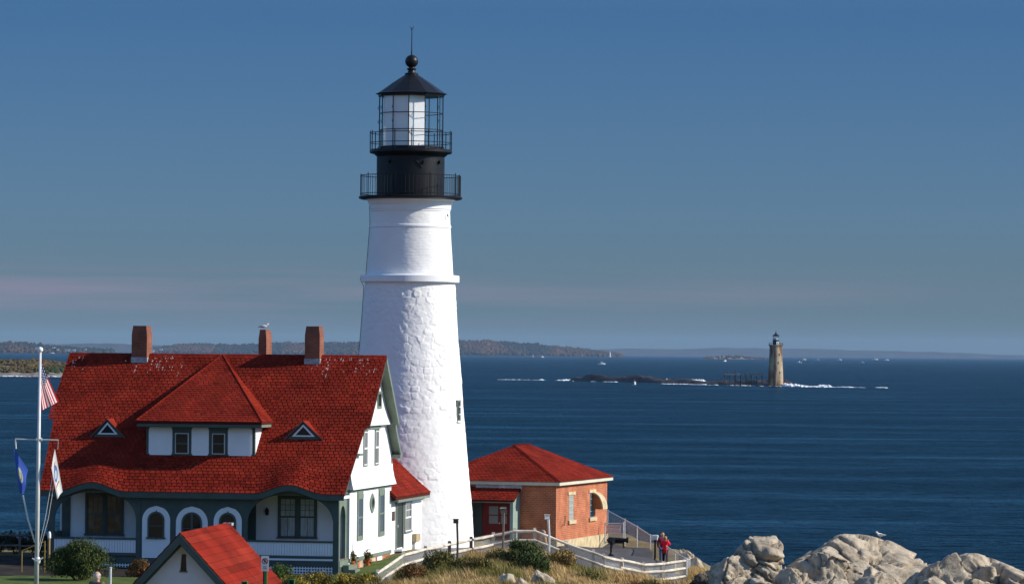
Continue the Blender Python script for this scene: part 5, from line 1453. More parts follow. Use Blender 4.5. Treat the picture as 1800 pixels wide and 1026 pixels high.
def us_flag():
    m, N, L, b, u, v, mix = flagmat('striped_flag_cloth')
    st = nmath(N, L, 'MODULO', nmath(N, L, 'FLOOR', nmath(N, L, 'MULTIPLY', v, 13)), 2)
    c = mix(nmath(N, L, 'LESS_THAN', st, 0.5), (0.72, 0.70, 0.68), (0.50, 0.02, 0.035))
    can = nmath(N, L, 'MULTIPLY', nmath(N, L, 'LESS_THAN', u, 0.42), nmath(N, L, 'GREATER_THAN', v, 6 / 13))
    fu = nmath(N, L, 'SUBTRACT', nmath(N, L, 'FRACT', nmath(N, L, 'MULTIPLY', u, 6 / 0.42)), 0.5)
    fv = nmath(N, L, 'SUBTRACT', nmath(N, L, 'FRACT', nmath(N, L, 'MULTIPLY', nmath(N, L, 'SUBTRACT', v, 6 / 13), 5 / (7 / 13))), 0.5)
    d2 = nmath(N, L, 'ADD', nmath(N, L, 'MULTIPLY', fu, fu), nmath(N, L, 'MULTIPLY', fv, fv))
    star = nmath(N, L, 'LESS_THAN', d2, 0.06)
    cc = mix(star, (0.012, 0.016, 0.085), (0.72, 0.72, 0.72))
    c = mix(can, c, cc)
    L.new(c, b.inputs['Base Color']); L.new(c, [n for n in N if n.bl_idname == 'ShaderNodeBsdfTranslucent'][0].inputs[0]); return m
def crest_flag(name, field, rings):
    m, N, L, b, u, v, mix = flagmat(name)
    c = field
    for cu_, cv_, ru, rv, col in rings:
        du = nmath(N, L, 'DIVIDE', nmath(N, L, 'SUBTRACT', u, cu_), ru); dv = nmath(N, L, 'DIVIDE', nmath(N, L, 'SUBTRACT', v, cv_), rv)
        d2 = nmath(N, L, 'ADD', nmath(N, L, 'MULTIPLY', du, du), nmath(N, L, 'MULTIPLY', dv, dv))
        c = mix(nmath(N, L, 'LESS_THAN', d2, 1.0), c, col)
    L.new(c, b.inputs['Base Color']); L.new(c, [n for n in N if n.bl_idname == 'ShaderNodeBsdfTranslucent'][0].inputs[0]); return m
def fpx(px, py): return ((px - 900) / 7000 * FY - FX, CAM_Z - (py - (620 + (px - 900) * 0.00785)) / 7000 * FY)
q = lambda x, y: (lambda p: (p[0], p[1]))(fpx(x, y))
flag_mesh('striped_flag', q(71.5, 631), q(72, 676), q(102, 706), q(75, 721), us_flag(), 'red and white striped flag with starred blue corner on the pole', 1.6, 0.07, sag=0.05)
flag_mesh('blue_flag', q(26.5, 787), q(37, 867), q(50, 826), q(44, 868), crest_flag('blue_flag_cloth', (0.045, 0.10, 0.40), [(0.42, 0.50, 0.26, 0.20, (0.42, 0.42, 0.30)), (0.42, 0.52, 0.17, 0.15, (0.10, 0.16, 0.12)), (0.42, 0.50, 0.10, 0.10, (0.40, 0.38, 0.22)), (0.40, 0.62, 0.07, 0.04, (0.55, 0.55, 0.45))]), 'dark blue flag with a pale crest under the left crossarm', 1.0, 0.08)
flag_mesh('white_flag', q(99, 788), q(94, 822), q(112, 864), q(103, 877), crest_flag('white_flag_cloth', (0.74, 0.73, 0.68), [(0.42, 0.5, 0.20, 0.32, (0.10, 0.18, 0.42)), (0.44, 0.5, 0.10, 0.20, (0.50, 0.55, 0.62)), (0.70, 0.5, 0.03, 0.33, (0.45, 0.16, 0.10)), (0.20, 0.55, 0.03, 0.20, (0.45, 0.12, 0.10))]), 'white flag with a blue emblem under the right crossarm', 0.8, 0.06)

# ================================================================== fences
def wire_net(mb, p0, p1, h0, h1, pitch=0.085, w=0.007, lift=0.05):
    """diagonal wire net between two posts; p = (x, y, z) at the ground"""
    p0, p1 = Vector(p0), Vector(p1); d = p1 - p0; L_ = math.hypot(d.x, d.y)
    def pt(s, t): 
        b_ = p0.lerp(p1, s / L_); return (b_.x, b_.y, b_.z + lift + t * ((h0 + (h1 - h0) * s / L_) - lift))
    hh = (h0 + h1) / 2
    n = int((L_ + hh) / pitch)
    for k in range(n):
        for sg in (1, -1):
            a = k * pitch - hh if sg == 1 else k * pitch
            s0, s1 = a, a + sg * hh; t0, t1 = 0.0, 1.0
            if s1 == s0: continue
            def cl_(sv): return t0 + (sv - s0) / (s1 - s0)
            ts = [0.0, 1.0]
            lo, hi = 0.0, 1.0
            for bound in (0.0, L_):
                tb = cl_(bound)
                if 0 < tb < 1:
                    ins_after = 0 <= (s0 + (s1 - s0) * min(1, tb + 1e-3)) <= L_
                    if ins_after: lo = max(lo, tb)
                    else: hi = min(hi, tb)
            sa, sb = s0 + (s1 - s0) * lo, s0 + (s1 - s0) * hi
            if hi <= lo or not (-1e-6 <= sa <= L_ + 1e-6) or not (-1e-6 <= sb <= L_ + 1e-6): continue
            mb.add([pt(max(0, sa - w), lo), pt(min(L_, sa + w), lo), pt(min(L_, sb + w), hi), pt(max(0, sb - w), hi)], [(0, 1, 2, 3)])
FEN = [(-5.9, 178.0, 9.27), (-4.84, 181.0, 9.92), (-3.88, 183, 10.1), (-2.81, 185, 10.24), (-1.83, 187, 10.36), (-.79, 188, 10.53), (.22, 188, 10.74), (1.16, 188, 10.75), (2.64, 188, 10.17), (3.93, 188, 9.75), (4.42, 188, 9.56), (5.30, 189, 9.33), (6.37, 190, 9.07), (7.35, 191, 9.07), (8.47, 193, 9.12)]
fence = empty('rail_fence', (FEN[0][0], FEN[0][1], 8.3), 0, 'weathered wooden post and rail fence winding past the tower foot', 'fence')
fo = Vector((FEN[0][0], FEN[0][1], 8.3))
def fl(p): return tuple(Vector(p) - fo)
for i, (x, y, z) in enumerate(FEN):
    g0 = zt1(x, y)
    o = MB().box(-0.075, 0.075, -0.06, 0.06, g0 - 0.3 - z, 0.0).box(-0.06, 0.06, -0.045, 0.045, 0.0, 0.025).build('post', M['wood'] if i not in (3, 4) else M['grey_wood'], fence)
    o.location = fl((x, y, z)); o.rotation_euler = (random.gauss(0, 0.012), random.gauss(0, 0.012), random.gauss(0, 0.1))
net = MB()
for i in range(len(FEN) - 1):
    a, b = Vector(FEN[i]), Vector(FEN[i + 1])
    for dz in ((0.13, 0.56) if i < 11 else (0.10, 0.46, 0.84)):
        p, q_ = a - Vector((0, 0.075, dz)), b - Vector((0, 0.075, dz))
        d = (q_ - p).normalized()
        p -= d * 0.06; q_ += d * 0.06
        mid = (p + q_) / 2 + Vector((0, random.uniform(-.02, .02), random.uniform(-0.03, 0.01)))
        m2 = MB(); pts = [p, mid, q_]
        m2.tube([fl(v) for v in pts], [0.055, 0.072, 0.055], 7); m2.build('rail', M['wood'], fence)
    ga, gb = zt1(a.x, a.y), zt1(b.x, b.y)
    wire_net(net, fl((a.x, a.y + 0.07, ga)), fl((b.x, b.y + 0.07, gb)), a.z - ga - 0.05, b.z - gb - 0.05, pitch=0.10)
tag(net.build('wire_net', M['galv'], fence, recalc=False, uv=False), kind='stuff')
CHN = [(5.52, 226, 10.11), (6.4, 222.6, 9.75), (7.01, 220, 9.48), (7.6, 215.8, 9.2), (8.12, 212, 8.93), (8.62, 208, 8.7), (9.03, 205, 8.52), (9.15, 203, 8.52), (8.95, 198.5, 8.8), (8.6, 194.0, 9.05)]
cf = empty('chain_link_fence', (CHN[0][0], CHN[0][1], 8.4), 0, 'pale chain link fence along the seaward edge of the terrace', 'fence')
co_ = Vector((CHN[0][0], CHN[0][1], 8.4))
net = MB(); top = MB()
for i, (x, y, z) in enumerate(CHN):
    g0 = zt1(x, y)
    o = MB().tube([(0, 0, g0 - 0.3 - z), (0, 0, 0.06)], 0.035, 8).build('post', M['galv'], cf); o.location = tuple(Vector((x, y, z)) - co_)
    if i < len(CHN) - 1:
        b = CHN[i + 1]; gb = zt1(b[0], b[1])
        wire_net(net, tuple(Vector((x, y, g0)) - co_), tuple(Vector((b[0], b[1], gb)) - co_), z - g0, b[2] - gb, pitch=0.075, w=0.008)
        MB().tube([tuple(Vector((x, y, z)) - co_), tuple(Vector(b) - co_)], 0.028, 8).build('top_rail', M['galv'], cf)
tag(net.build('wire_net', M['galv'], cf, recalc=False, uv=False), kind='stuff')
# gate with the danger sign
gt = empty('danger_gate', (5.25, 220.8, 8.5), R(-14), 'chain link gate with a red and white danger sign by the brick wall', 'gate')
fr = MB(); fr.tube([(0, 0, 0), (0, 0, 1.15)], 0.03, 8); fr.tube([(1.05, 0, -0.2), (1.05, 0, 1.2)], 0.035, 8); fr.tube([(0, 0, 1.12), (1.05, 0, 1.12)], 0.025, 8); fr.tube([(0, 0, 0.08), (1.05, 0, 0.05)], 0.025, 8); fr.build('gate_frame', M['galv'], gt)
n_ = MB(); wire_net(n_, (0, 0, 0), (1.05, 0, 0), 1.12, 1.12, pitch=0.08); tag(n_.build('wire_net', M['galv'], gt, recalc=False, uv=False), kind='stuff')
sgn = MB().box(0.10, 0.92, -0.05, -0.035, 0.56, 1.02).build('danger_sign', M['sign_white'], gt)
text_mesh('DANGER', 0.185, M['sign_red'], sgn, (0.51, -0.052, 0.91), (R(90), 0, 0))
text_mesh('DO NOT GO\nBEYOND FENCE', 0.105, M['sign_red'], sgn, (0.51, -0.052, 0.70), (R(90), 0, 0))

# ================================================================== path lamps, viewers, cannon
def path_lamp(x, y, ztop, label, pole, box, tilt, side, white_edge):
    g0 = zt1(x, y); h = ztop - g0
    o = empty('path_lamp', (x, y, g0), R(random.uniform(-10, 10)), label, 'lamp', 'path lamps along the fence')
    p = MB().tube([(0, 0, -0.3), (0.02, 0, h * 0.5), (tilt, 0, h)], [0.055, 0.05, 0.055], 6).build('pole', pole, o)
    MB().box(tilt + (-0.16 if side < 0 else -0.06), tilt + (0.06 if side < 0 else 0.16), -0.09, 0.09, h - 0.17, h + 0.02).build('lamp_box', box, o)
    MB().box(tilt - 0.18, tilt + 0.18 * (1 if side > 0 else 0.6), -0.11, 0.11, h + 0.021, h + 0.05).build('cap', M['wood'], o)
path_lamp(-2.44, 184.3, 11.28, 'dark post lamp standing before the white tower base', M['dark_wood'], M['dark_wood'], -0.02, -1, False)
path_lamp(-0.34, 186.8, 11.70, 'tall pale edged post lamp before the red door', M['grey_wood'], M['grey_wood'], 0.03, -1, True)
path_lamp(1.82, 187.0, 11.40, 'white boxed post lamp before the brick corner', M['pole'], M['white'], -0.04, -1, True)
def viewer(x, y, ztop, rz, label, headmat):
    g0 = zt1(x, y) + 0.04; h = ztop - g0
    o = empty('binocular_viewer', (x, y, g0), rz, label, 'viewer', 'coin viewers on the terrace')
    MB().lathe([(0.17, 0), (0.17, 0.05), (0.09, 0.10), (0.055, 0.2), (0.055, h - 0.35), (0.09, h - 0.30), (0.09, h - 0.26)], 14).build('post', M['black'], o)
    hd = MB(); hd.box(-0.15, 0.15, -0.14, 0.14, h - 0.26, h - 0.04); hd.tube([(-0.15, 0, h - 0.1), (0.15, 0, h - 0.1)], 0.12, 12); hd.build('head', headmat, o)
    for s_ in (-1, 1): MB().tube([(s_ * 0.075, 0.12, h - 0.12), (s_ * 0.075, 0.26, h - 0.11)], [0.05, 0.06], 12).build('eyepiece', M['black'], o)
    MB().tube([(-0.2, 0, h - 0.32), (0.2, 0, h - 0.32)], 0.02, 6).build('handle', M['black'], o)
viewer(7.74, 212.6, 9.36, R(-20), 'black post viewer with a silver head beside the two visitors', M['galv'])
viewer(5.33, 210.2, 9.30, R(150), 'black binocular viewer standing in front of the old cannon', M['black'])
cn = empty('old_cannon', (5.85, 216.0, zt1(5.85, 216)), R(-6), 'short black cannon on iron legs by the brick wall', 'cannon')
MB().tube([(-0.52, 0, 0.50), (-0.46, 0, 0.50), (-0.40, 0, 0.50), (0.1, 0, 0.49), (0.42, 0, 0.48), (0.46, 0, 0.48), (0.56, 0, 0.48)], [0.06, 0.15, 0.14, 0.12, 0.10, 0.15, 0.16], 14).build('barrel', M['black'], cn)
for x in (-0.3, 0.28):
    for y in (-0.16, 0.16): MB().tube([(x, y * 0.6, 0.45), (x * 1.15, y * 1.3, 0.0)], 0.035, 6).build('leg', M['black'], cn)
MB().box(-0.36, 0.34, -0.14, 0.14, 0.30, 0.37).build('carriage', M['black'], cn)

# ================================================================== the far granite light and its trestle
RX, RY = 161.9, 2440.0
ram = empty('granite_lighthouse', (RX, RY, 1.0), 0, 'stained grey granite lighthouse standing on the far sea ledge', 'lighthouse')
def granite():
    m = brickmat('granite_blocks', (0.52, 0.40, 0.265), (0.43, 0.33, 0.215), (0.18, 0.13, 0.085), 1.4, 0.75, 0.06, depth=0.06)
    N, L = m.node_tree.nodes, m.node_tree.links
    b = N['Principled BSDF']; src = b.inputs['Base Color'].links[0].from_socket
    tc = N.new('ShaderNodeTexCoord'); mp = N.new('ShaderNodeMapping'); mp.inputs['Scale'].default_value = (0.35, 0.35, 0.06)
    L.new(tc.outputs['Object'], mp.inputs[0]); no = N.new('ShaderNodeTexNoise'); no.inputs['Scale'].default_value = 1; no.inputs['Detail'].default_value = 5
    L.new(mp.outputs[0], no.inputs['Vector']); rp = N.new('ShaderNodeValToRGB'); e = rp.color_ramp.elements
    e[0].position = 0.40; e[0].color = (0.30, 0.17, 0.09, 1); e[1].position = 0.58; e[1].color = (1, 1, 1, 1)
    L.new(no.outputs['Fac'], rp.inputs[0]); mx = N.new('ShaderNodeMix'); mx.data_type = 'RGBA'; mx.blend_type = 'MULTIPLY'; mx.inputs[0].default_value = 0.9
    L.new(src, mx.inputs[6]); L.new(rp.outputs[0], mx.inputs[7]); L.new(mx.outputs[2], b.inputs['Base Color'])
    return m
M['granite'] = granite()
def cyl_uv(o, r):
    me = o.data; l = me.uv_layers.active
    for p in me.polygons:
        cs = [me.vertices[me.loops[i].vertex_index].co for i in p.loop_indices]
        a0 = math.atan2(cs[0].y, cs[0].x)
        for i, c in zip(p.loop_indices, cs):
            a = math.atan2(c.y, c.x)
            while a - a0 > math.pi: a -= 2 * math.pi
            while a - a0 < -math.pi: a += 2 * math.pi
            l.data[i].uv = (a * r, c.z)
o = MB().lathe([(4.8, -1.5), (4.72, 0.5), (4.55, 6), (4.25, 13), (3.95, 19), (3.80, 23.2)], 48).build('granite_shaft', M['granite'], ram); cyl_uv(o, 4.4)
o = MB().lathe([(3.80, 23.1), (4.35, 23.5), (4.4, 23.7), (4.4, 24.2), (3.0, 24.3)], 48).build('stone_gallery', M['granite'], ram); cyl_uv(o, 4.4)
for i in range(14):
    a = 2 * math.pi * i / 14; MB().tube([(4.25 * math.cos(a), 4.25 * math.sin(a), 24.1), (4.25 * math.cos(a), 4.25 * math.sin(a), 25.3)], 0.09, 5).build('rail_post', M['black'], ram)
MB().tube([(4.25 * math.cos(2 * math.pi * i / 32), 4.25 * math.sin(2 * math.pi * i / 32), 25.3) for i in range(33)], 0.07, 5).build('rail', M['black'], ram)
MB().lathe([(1.95, 24.1), (1.95, 26.9), (2.1, 27.0), (2.1, 27.2), (1.8, 27.25)], 24).build('watch_room', M['black'], ram)
for s_ in (0.0, 0.45):
    a = R(-75) + s_; MB().box(-0.3, 0.3, 24.5, 26.2, -0.05, 0.06, T=lambda x, z, d, a=a: ((1.95 + d) * math.cos(a) - x * math.sin(a), (1.95 + d) * math.sin(a) + x * math.cos(a), z)).build('white_door', M['white'], ram)
for k in range(8):
    a = 2 * math.pi * k / 8; MB().tube([(1.7 * math.cos(a), 1.7 * math.sin(a), 27.2), (1.7 * math.cos(a), 1.7 * math.sin(a), 29.6)], 0.09, 5).build('lantern_bar', M['black'], ram)
MB().lathe([(1.55, 27.2), (1.55, 28.2), (1.5, 28.25)], 16).build('lantern_screen', pmat('lantern_white', (0.6, 0.62, 0.62), 0.4, 0.4), ram)
MB().lathe([(1.4, 29.5), (2.15, 29.6), (2.15, 29.8), (1.2, 30.6), (0.35, 31.2), (0.3, 31.5), (0.45, 31.8), (0.3, 32.1), (0.1, 32.3), (0.06, 33.3)], 20).build('lantern_roof', M['black'], ram)
for z, a in ((6.5, -60), (12.5, -72), (17.5, -62)):
    aa = R(a); rr = 4.75 - 0.042 * z
    MB().box(-0.35, 0.35, z, z + 1.3, -0.3, 0.06, T=lambda x, zz_, d, aa=aa, rr=rr: ((rr + d) * math.cos(aa) - x * math.sin(aa), (rr + d) * math.sin(aa) + x * math.cos(aa), zz_)).build('shaft_window', M['sign_black'], ram)
tr = empty('old_pier', (143, 2440, 2.0), 0, 'rusted iron trestle pier reaching left from the granite light', 'pier')
rust = pmat('rusty_iron', (0.07, 0.045, 0.032), 0.8, 0.3, var=(0.6, 0.4))
for i in range(8):
    x = -12.5 + i * 3.3
    for y in (-1.5, 1.5):
        MB().tube([(x, y, -3), (x + random.uniform(-.2, .2), y, 5.2 + (2.8 if i in (0, 2) else 0) * (y < 0))], 0.17, 5).build('trestle_leg', rust, tr)
    if i < 7: MB().tube([(x, -1.5, 0.5), (x + 3.3, -1.5, 4.6)], 0.09, 5).build('brace', rust, tr)
MB().box(-13, 12.5, -1.9, 1.9, 4.7, 5.2).build('deck', pmat('pier_planks', (0.30, 0.26, 0.21), 0.9, 0.1, var=(0.5, 0.4)), tr)
for x, w_ in ((-8.5, 3.2), (-1, 3.5), (5.5, 3.0)): MB().box(x, x + w_ * 1.4, -1.2, 1.2, 5.2, 6.0).build('planking', MATS['pier_planks'], tr)

# ================================================================== boats
bw = pmat('boat_white', (0.74, 0.74, 0.72), 0.4, 0.4)
def boat(x, y, L_, rz, label, cabin=0.35, mast=0.0, stripe=None, cname='motor_boat', z=0.0, bow=0.0, cat='boat'):
    o = empty(cname, (x, y, z), rz, label, cat, 'boats out on the water')
    n = 9; vs, f = [], []
    for i in range(n):
        t = i / (n - 1); wdt = L_ * 0.16 * (1 - max(0, (t - 0.55) / 0.45) ** 2.2) + 0.01; sh = L_ * (0.10 + 0.06 * t * t)
        xx = (t - 0.5) * L_
        vs += [(xx, -wdt, sh), (xx - 0.02 * L_ * t, -wdt * 0.7, -0.12 * L_ * 0.5), (xx - 0.02 * L_ * t, wdt * 0.7, -0.12 * L_ * 0.5), (xx, wdt, sh)]
    for i in range(n - 1):
        a = i * 4; f += [(a, a + 1, a + 5, a + 4), (a + 1, a + 2, a + 6, a + 5), (a + 2, a + 3, a + 7, a + 6), (a + 3, a, a + 4, a + 7)]
    f += [(0, 3, 2, 1), (n * 4 - 4, n * 4 - 3, n * 4 - 2, n * 4 - 1)]
    MB().add(vs, f).build('hull', bw, o)
    c0, c1 = -0.12 * L_, 0.22 * L_; hc = L_ * cabin * 0.62
    cb_ = MB().prism([(c0, 0.1 * L_), (c1, 0.1 * L_), (c1 - 0.05 * L_, 0.1 * L_ + hc * 0.75), (c0, 0.1 * L_ + hc * 0.75)], lambda a, b: (a, -0.11 * L_, b), lambda a, b: (a, 0.11 * L_, b)).build('cabin', bw, o)
    MB().box(c0 + 0.02 * L_, c1 - 0.06 * L_, -0.113 * L_, 0.113 * L_, 0.1 * L_ + hc * 0.42, 0.1 * L_ + hc * 0.64).build('windows', M['glass_dark'], cb_)
    MB().box(c0 - 0.10 * L_, c1 - 0.03 * L_, -0.12 * L_, 0.12 * L_, 0.1 * L_ + hc * 0.755, 0.1 * L_ + hc * 0.82).build('cabin_roof', bw, cb_)
    if stripe: MB().box(c0 - 0.01 * L_, c0 + 0.10 * L_, -0.116 * L_, 0.05 * L_, 0.1 * L_ + hc * 0.1, 0.1 * L_ + hc * 0.5).build('red_panel', M['red_paint'], o)
    if mast:
        MB().tube([(0.0, 0, 0.1 * L_), (0.0, 0, mast)], 0.012 * L_, 6).build('mast', bw, o)
    return o
b_ = boat(74.3, 2402, 4.2, R(-60), 'white lobster boat with a red panel working close by the ledge', 0.9, 3.6, True, 'lobster_boat')
boat(160, 7060, 13.0, R(8), 'white cabin cruiser on open water left of the ledge', 0.55, 0, None, 'cabin_cruiser')
boat(587, 10950, 12.0, R(40), 'white motor boat left of the granite lighthouse', 0.7)
boat(722, 10000, 13.0, R(150), 'white motor boat just right of the granite lighthouse', 0.5)
boat(1176, 16000, 18, R(10), 'small white boat under the far coast, nearest the granite light', 0.6)
boat(1192, 15500, 18, R(170), 'small white boat under the far coast, second from the granite light', 0.6)
boat(1360, 16500, 18, R(5), 'small white boat under the far coast, third from the granite light', 0.5)
boat(925, 10500, 11, R(160), 'white launch throwing spray far right of the granite light', 0.5, bow=1)
boat(1690, 18500, 26, R(2), 'large white boat under the far right coast', 0.6)
boat(1600, 17000, 22, R(4), 'long white boat low on the right horizon', 0.35)
boat(-2100, 18200, 22, R(6), 'white boat crossing the bay beyond the flagpole', 0.5)
boat(140, 24000 * 0.75, 16, R(20), 'small white boat right under the autumn island', 0.8)
sb = empty('sailboat', (98, 18000, 0), R(80), 'small white sailboat under the autumn island beside the tower', 'sailboat', 'boats out on the water')
MB().add([(-6, -1.5, 1.5), (-6, 1.5, 1.5), (7, 0, 2.2), (-5, 0, -1), (5, 0, -1)], [(0, 2, 1), (0, 1, 3), (0, 3, 4, 2), (1, 2, 4, 3)]).build('hull', bw, sb)
MB().tube([(0, 0, 1), (0, 0, 17)], 0.12, 6).build('mast', bw, sb)
MB().add([(0, 0.05, 3), (-6, 0.9, 3), (0, 0.05, 16), (0, -0.05, 3), (-6, 0.8, 3), (0, -0.05, 16)], [(0, 1, 2), (5, 4, 3)]).build('sail', bw, sb)
# houses on the far left shore
hw = pmat('far_house_white', (0.7, 0.7, 0.68), 0.8, 0.1)
for (px, py, wd) in [(a, b, c * 0.33) for a, b, c in ((86, 611, 45), (93, 611, 30), (115, 610, 35), (122, 613.5, 30), (139, 614, 60), (149, 614, 45), (170, 613, 25), (211, 617.5, 40), (278, 615, 130), (296, 613, 60))]:
    Yh = 18300 if px < 205 else 23000
    x = HX(px, Yh); z = HZ(px, py, Yh)
    zs2 = max(0, z - wd * 0.25)
    order = ('first', 'second', 'third', 'fourth', 'fifth', 'sixth', 'seventh')
    hl = {211: 'lone tiny white house on the far shore just left of the first chimney', 278: 'long low pale building on the far shore right of the first chimney', 296: 'short pale building beside the long one on the far shore'}.get(px)
    if hl is None: hl = 'tiny white house on the far left shore, %s right of the flagpole' % order[(86, 93, 115, 122, 139, 149, 170).index(px)]
    o = empty('shore_house', (x, Yh - 450, zs2), 0, hl, 'house', 'white houses on the far shore')
    MB().box(-wd / 2, wd / 2, -6, 6, -3, wd * 0.22).build('wall', hw, o)
    MB().prism([(-7, wd * 0.22), (7, wd * 0.22), (0, wd * 0.34)], lambda a, b: (-wd / 2 - 1, a, b), lambda a, b: (wd / 2 + 1, a, b)).build('roof', M['grey_wood'], o)
lt = empty('shore_light', (HX(1073, 23000), 23000, 0), 0, 'tiny white tower on the tip of the autumn island', 'tower')
MB().lathe([(5, 0), (3.6, 24), (4.2, 24.3), (4.2, 25.2), (2.4, 25.3), (2.4, 29), (0.2, 32)], 10).build('tower', hw, lt)

# ================================================================== boulders
def rock_material(name, c1, c2, c3):
    m = bpy.data.materials.new(name); m.use_nodes = True
    N, L = m.node_tree.nodes, m.node_tree.links
    b = N['Principled BSDF']; b.inputs['Roughness'].default_value = 0.9; b.inputs['Specular IOR Level'].default_value = 0.15
    tc = N.new('ShaderNodeTexCoord')
    n1 = N.new('ShaderNodeTexNoise'); n1.inputs['Scale'].default_value = 1.6; n1.inputs['Detail'].default_value = 8; n1.inputs['Roughness'].default_value = 0.65
    L.new(tc.outputs['Object'], n1.inputs['Vector'])
    rp = N.new('ShaderNodeValToRGB'); e = rp.color_ramp.elements
    e[0].position = 0.30; e[0].color = (*c1, 1); e[1].position = 0.62; e[1].color = (*c2, 1); k = e.new(0.74); k.color = (*c3, 1)
    L.new(n1.outputs['Fac'], rp.inputs[0]); L.new(rp.outputs[0], b.inputs['Base Color'])
    n2 = N.new('ShaderNodeTexNoise'); n2.inputs['Scale'].default_value = 6; n2.inputs['Detail'].default_value = 8; n2.inputs['Roughness'].default_value = 0.7
    L.new(tc.outputs['Object'], n2.inputs['Vector'])
    bp = N.new('ShaderNodeBump'); bp.inputs['Strength'].default_value = 0.9; bp.inputs['Distance'].default_value = 0.10
    L.new(n2.outputs['Fac'], bp.inputs['Height']); L.new(bp.outputs[0], b.inputs['Normal'])
    return m
M['rock'] = rock_material('pale_ledge_rock', (0.20, 0.16, 0.115), (0.58, 0.49, 0.36), (0.44, 0.28, 0.14))
M['rock_dark'] = rock_material('dark_shore_rock', (0.035, 0.032, 0.030), (0.13, 0.115, 0.095), (0.25, 0.20, 0.15))
_ico = {}
def ico(sub):
    if sub not in _ico:
        bm = bmesh.new(); bmesh.ops.create_icosphere(bm, subdivisions=sub, radius=1)
        V = np.array([v.co[:] for v in bm.verts]); F = np.array([[v.index for v in f.verts] for f in bm.faces]); bm.free(); _ico[sub] = (V, F)
    return _ico[sub]
def boulder(x, y, ztop, sx, sy, sz, seed, label, mat, rz=0.0, sub=5, amp=1.0, tilt=0.5, group='ledge boulders', cuts=9):
    """broken ledge rock: every fracture block is a flat facet of its own tilt and height, stretched along dipping beds, with open cracks between"""
    V, F = ico(sub); r = np.random.default_rng(seed)
    P = V * 1.2
    for k in range(cuts):
        n = r.normal(size=3); n /= np.linalg.norm(n); d = 0.62 + 0.30 * r.random()
        P -= np.clip(P @ n - d, 0, None)[:, None] * n
    Q = P * np.array([sx, sy, sz]) * 1.05
    ct, st = math.cos(-tilt), math.sin(-tilt)
    A = np.array([(ct, 0.15, st), (-0.1, 1.0, 0.2), (-st, -0.15, ct)]); A /= np.linalg.norm(A, axis=1, keepdims=True)
    rad = Q / (np.linalg.norm(Q / np.array([sx, sy, sz]), axis=1, keepdims=True) + 1e-6); rad /= np.linalg.norm(rad, axis=1, keepdims=True)
    big = max(sx, sy, sz); disp = np.zeros(len(Q)); crk = np.zeros(len(Q))
    W = 0.10 * np.stack([fbm(Q * 1.3 + 11 * i + seed, 3, seed + i) for i in range(3)], 1)
    k_ = min(1.0, 0.45 + 0.3 * min(sx, sy, sz))
    for cell, off, tl_, crack, cw in ((0.98 * k_, 0.27, 0.17, 0.36, 0.075), (0.40 * k_, 0.07, 0.15, 0.09, 0.045)):
        B = (Q + W) @ A.T / np.array([1.7, 1.5, 0.75])
        lim = big * 1.2; ns = int(min(2600, (2 * lim / cell) ** 3 * 0.55))
        S = r.uniform(-lim, lim, (ns, 3)) / np.array([1.7, 1.5, 0.75]) * 1.0
        keep = np.linalg.norm(S * np.array([1.7, 1.5, 0.75]), axis=1) < lim; S = S[keep]
        ns_target = max(30, int(4.2 * lim ** 3 / (1.7 * 1.5 * 0.75) / cell ** 3))
        S = S[:ns_target] if len(S) > ns_target else S
        i1 = np.empty(len(B), int); f1 = np.empty(len(B)); f2 = np.empty(len(B))
        for c in range(0, len(B), 4000):
            D = ((B[c:c + 4000, None, :] - S[None]) ** 2).sum(2)
            p2 = np.argpartition(D, 1, axis=1)[:, :2]; dd = np.sqrt(np.take_along_axis(D, p2, 1)); o_ = np.argsort(dd, 1)
            i1[c:c + 4000] = np.take_along_axis(p2, o_, 1)[:, 0]; dd = np.take_along_axis(dd, o_, 1); f1[c:c + 4000] = dd[:, 0]; f2[c:c + 4000] = dd[:, 1]
        offs = r.uniform(-1, 0.6, len(S)); G = r.normal(size=(len(S), 3)) * tl_
        disp += amp * (off * offs[i1] + np.einsum('ij,ij->i', G[i1], B - S[i1]) - 0.5 * crack * np.clip(1 - (f2 - f1) / cw, 0, 1))
        crk += amp * (0.6 * crack * np.clip(1 - (f2 - f1) / cw, 0, 1) - 0.35 * off * offs[i1])
    disp += 0.035 * fbm(Q * 3.0 + 3 * seed, 3, seed + 1) + 0.02 * fbm(Q * 9, 2, seed + 2)
    Q = Q + rad * disp[:, None]
    for k in range(20):                                    # cleaved faces along the joint sets
        n = A[k % 3] * (1 if r.random() < 0.5 else -1) + r.normal(size=3) * 0.30; n /= np.linalg.norm(n)
        if n[2] < -0.3: continue
        s_ = Q @ n; Q -= np.clip(s_ - np.quantile(s_, r.uniform(0.86, 0.97)), 0, None)[:, None] * n * 0.92
    Q += rad * (0.03 * fbm(Q * 4.0, 3, seed + 6) - crk)[:, None]
    Q[:, 2] -= np.quantile(Q[:, 2], 0.997)
    o = np_mesh('boulder', Q, F, mat, smooth=False)
    o.location = (x, y, ztop); o.rotation_euler = (0, 0, rz)
    tag(o, label, 'rock', group)
    return o
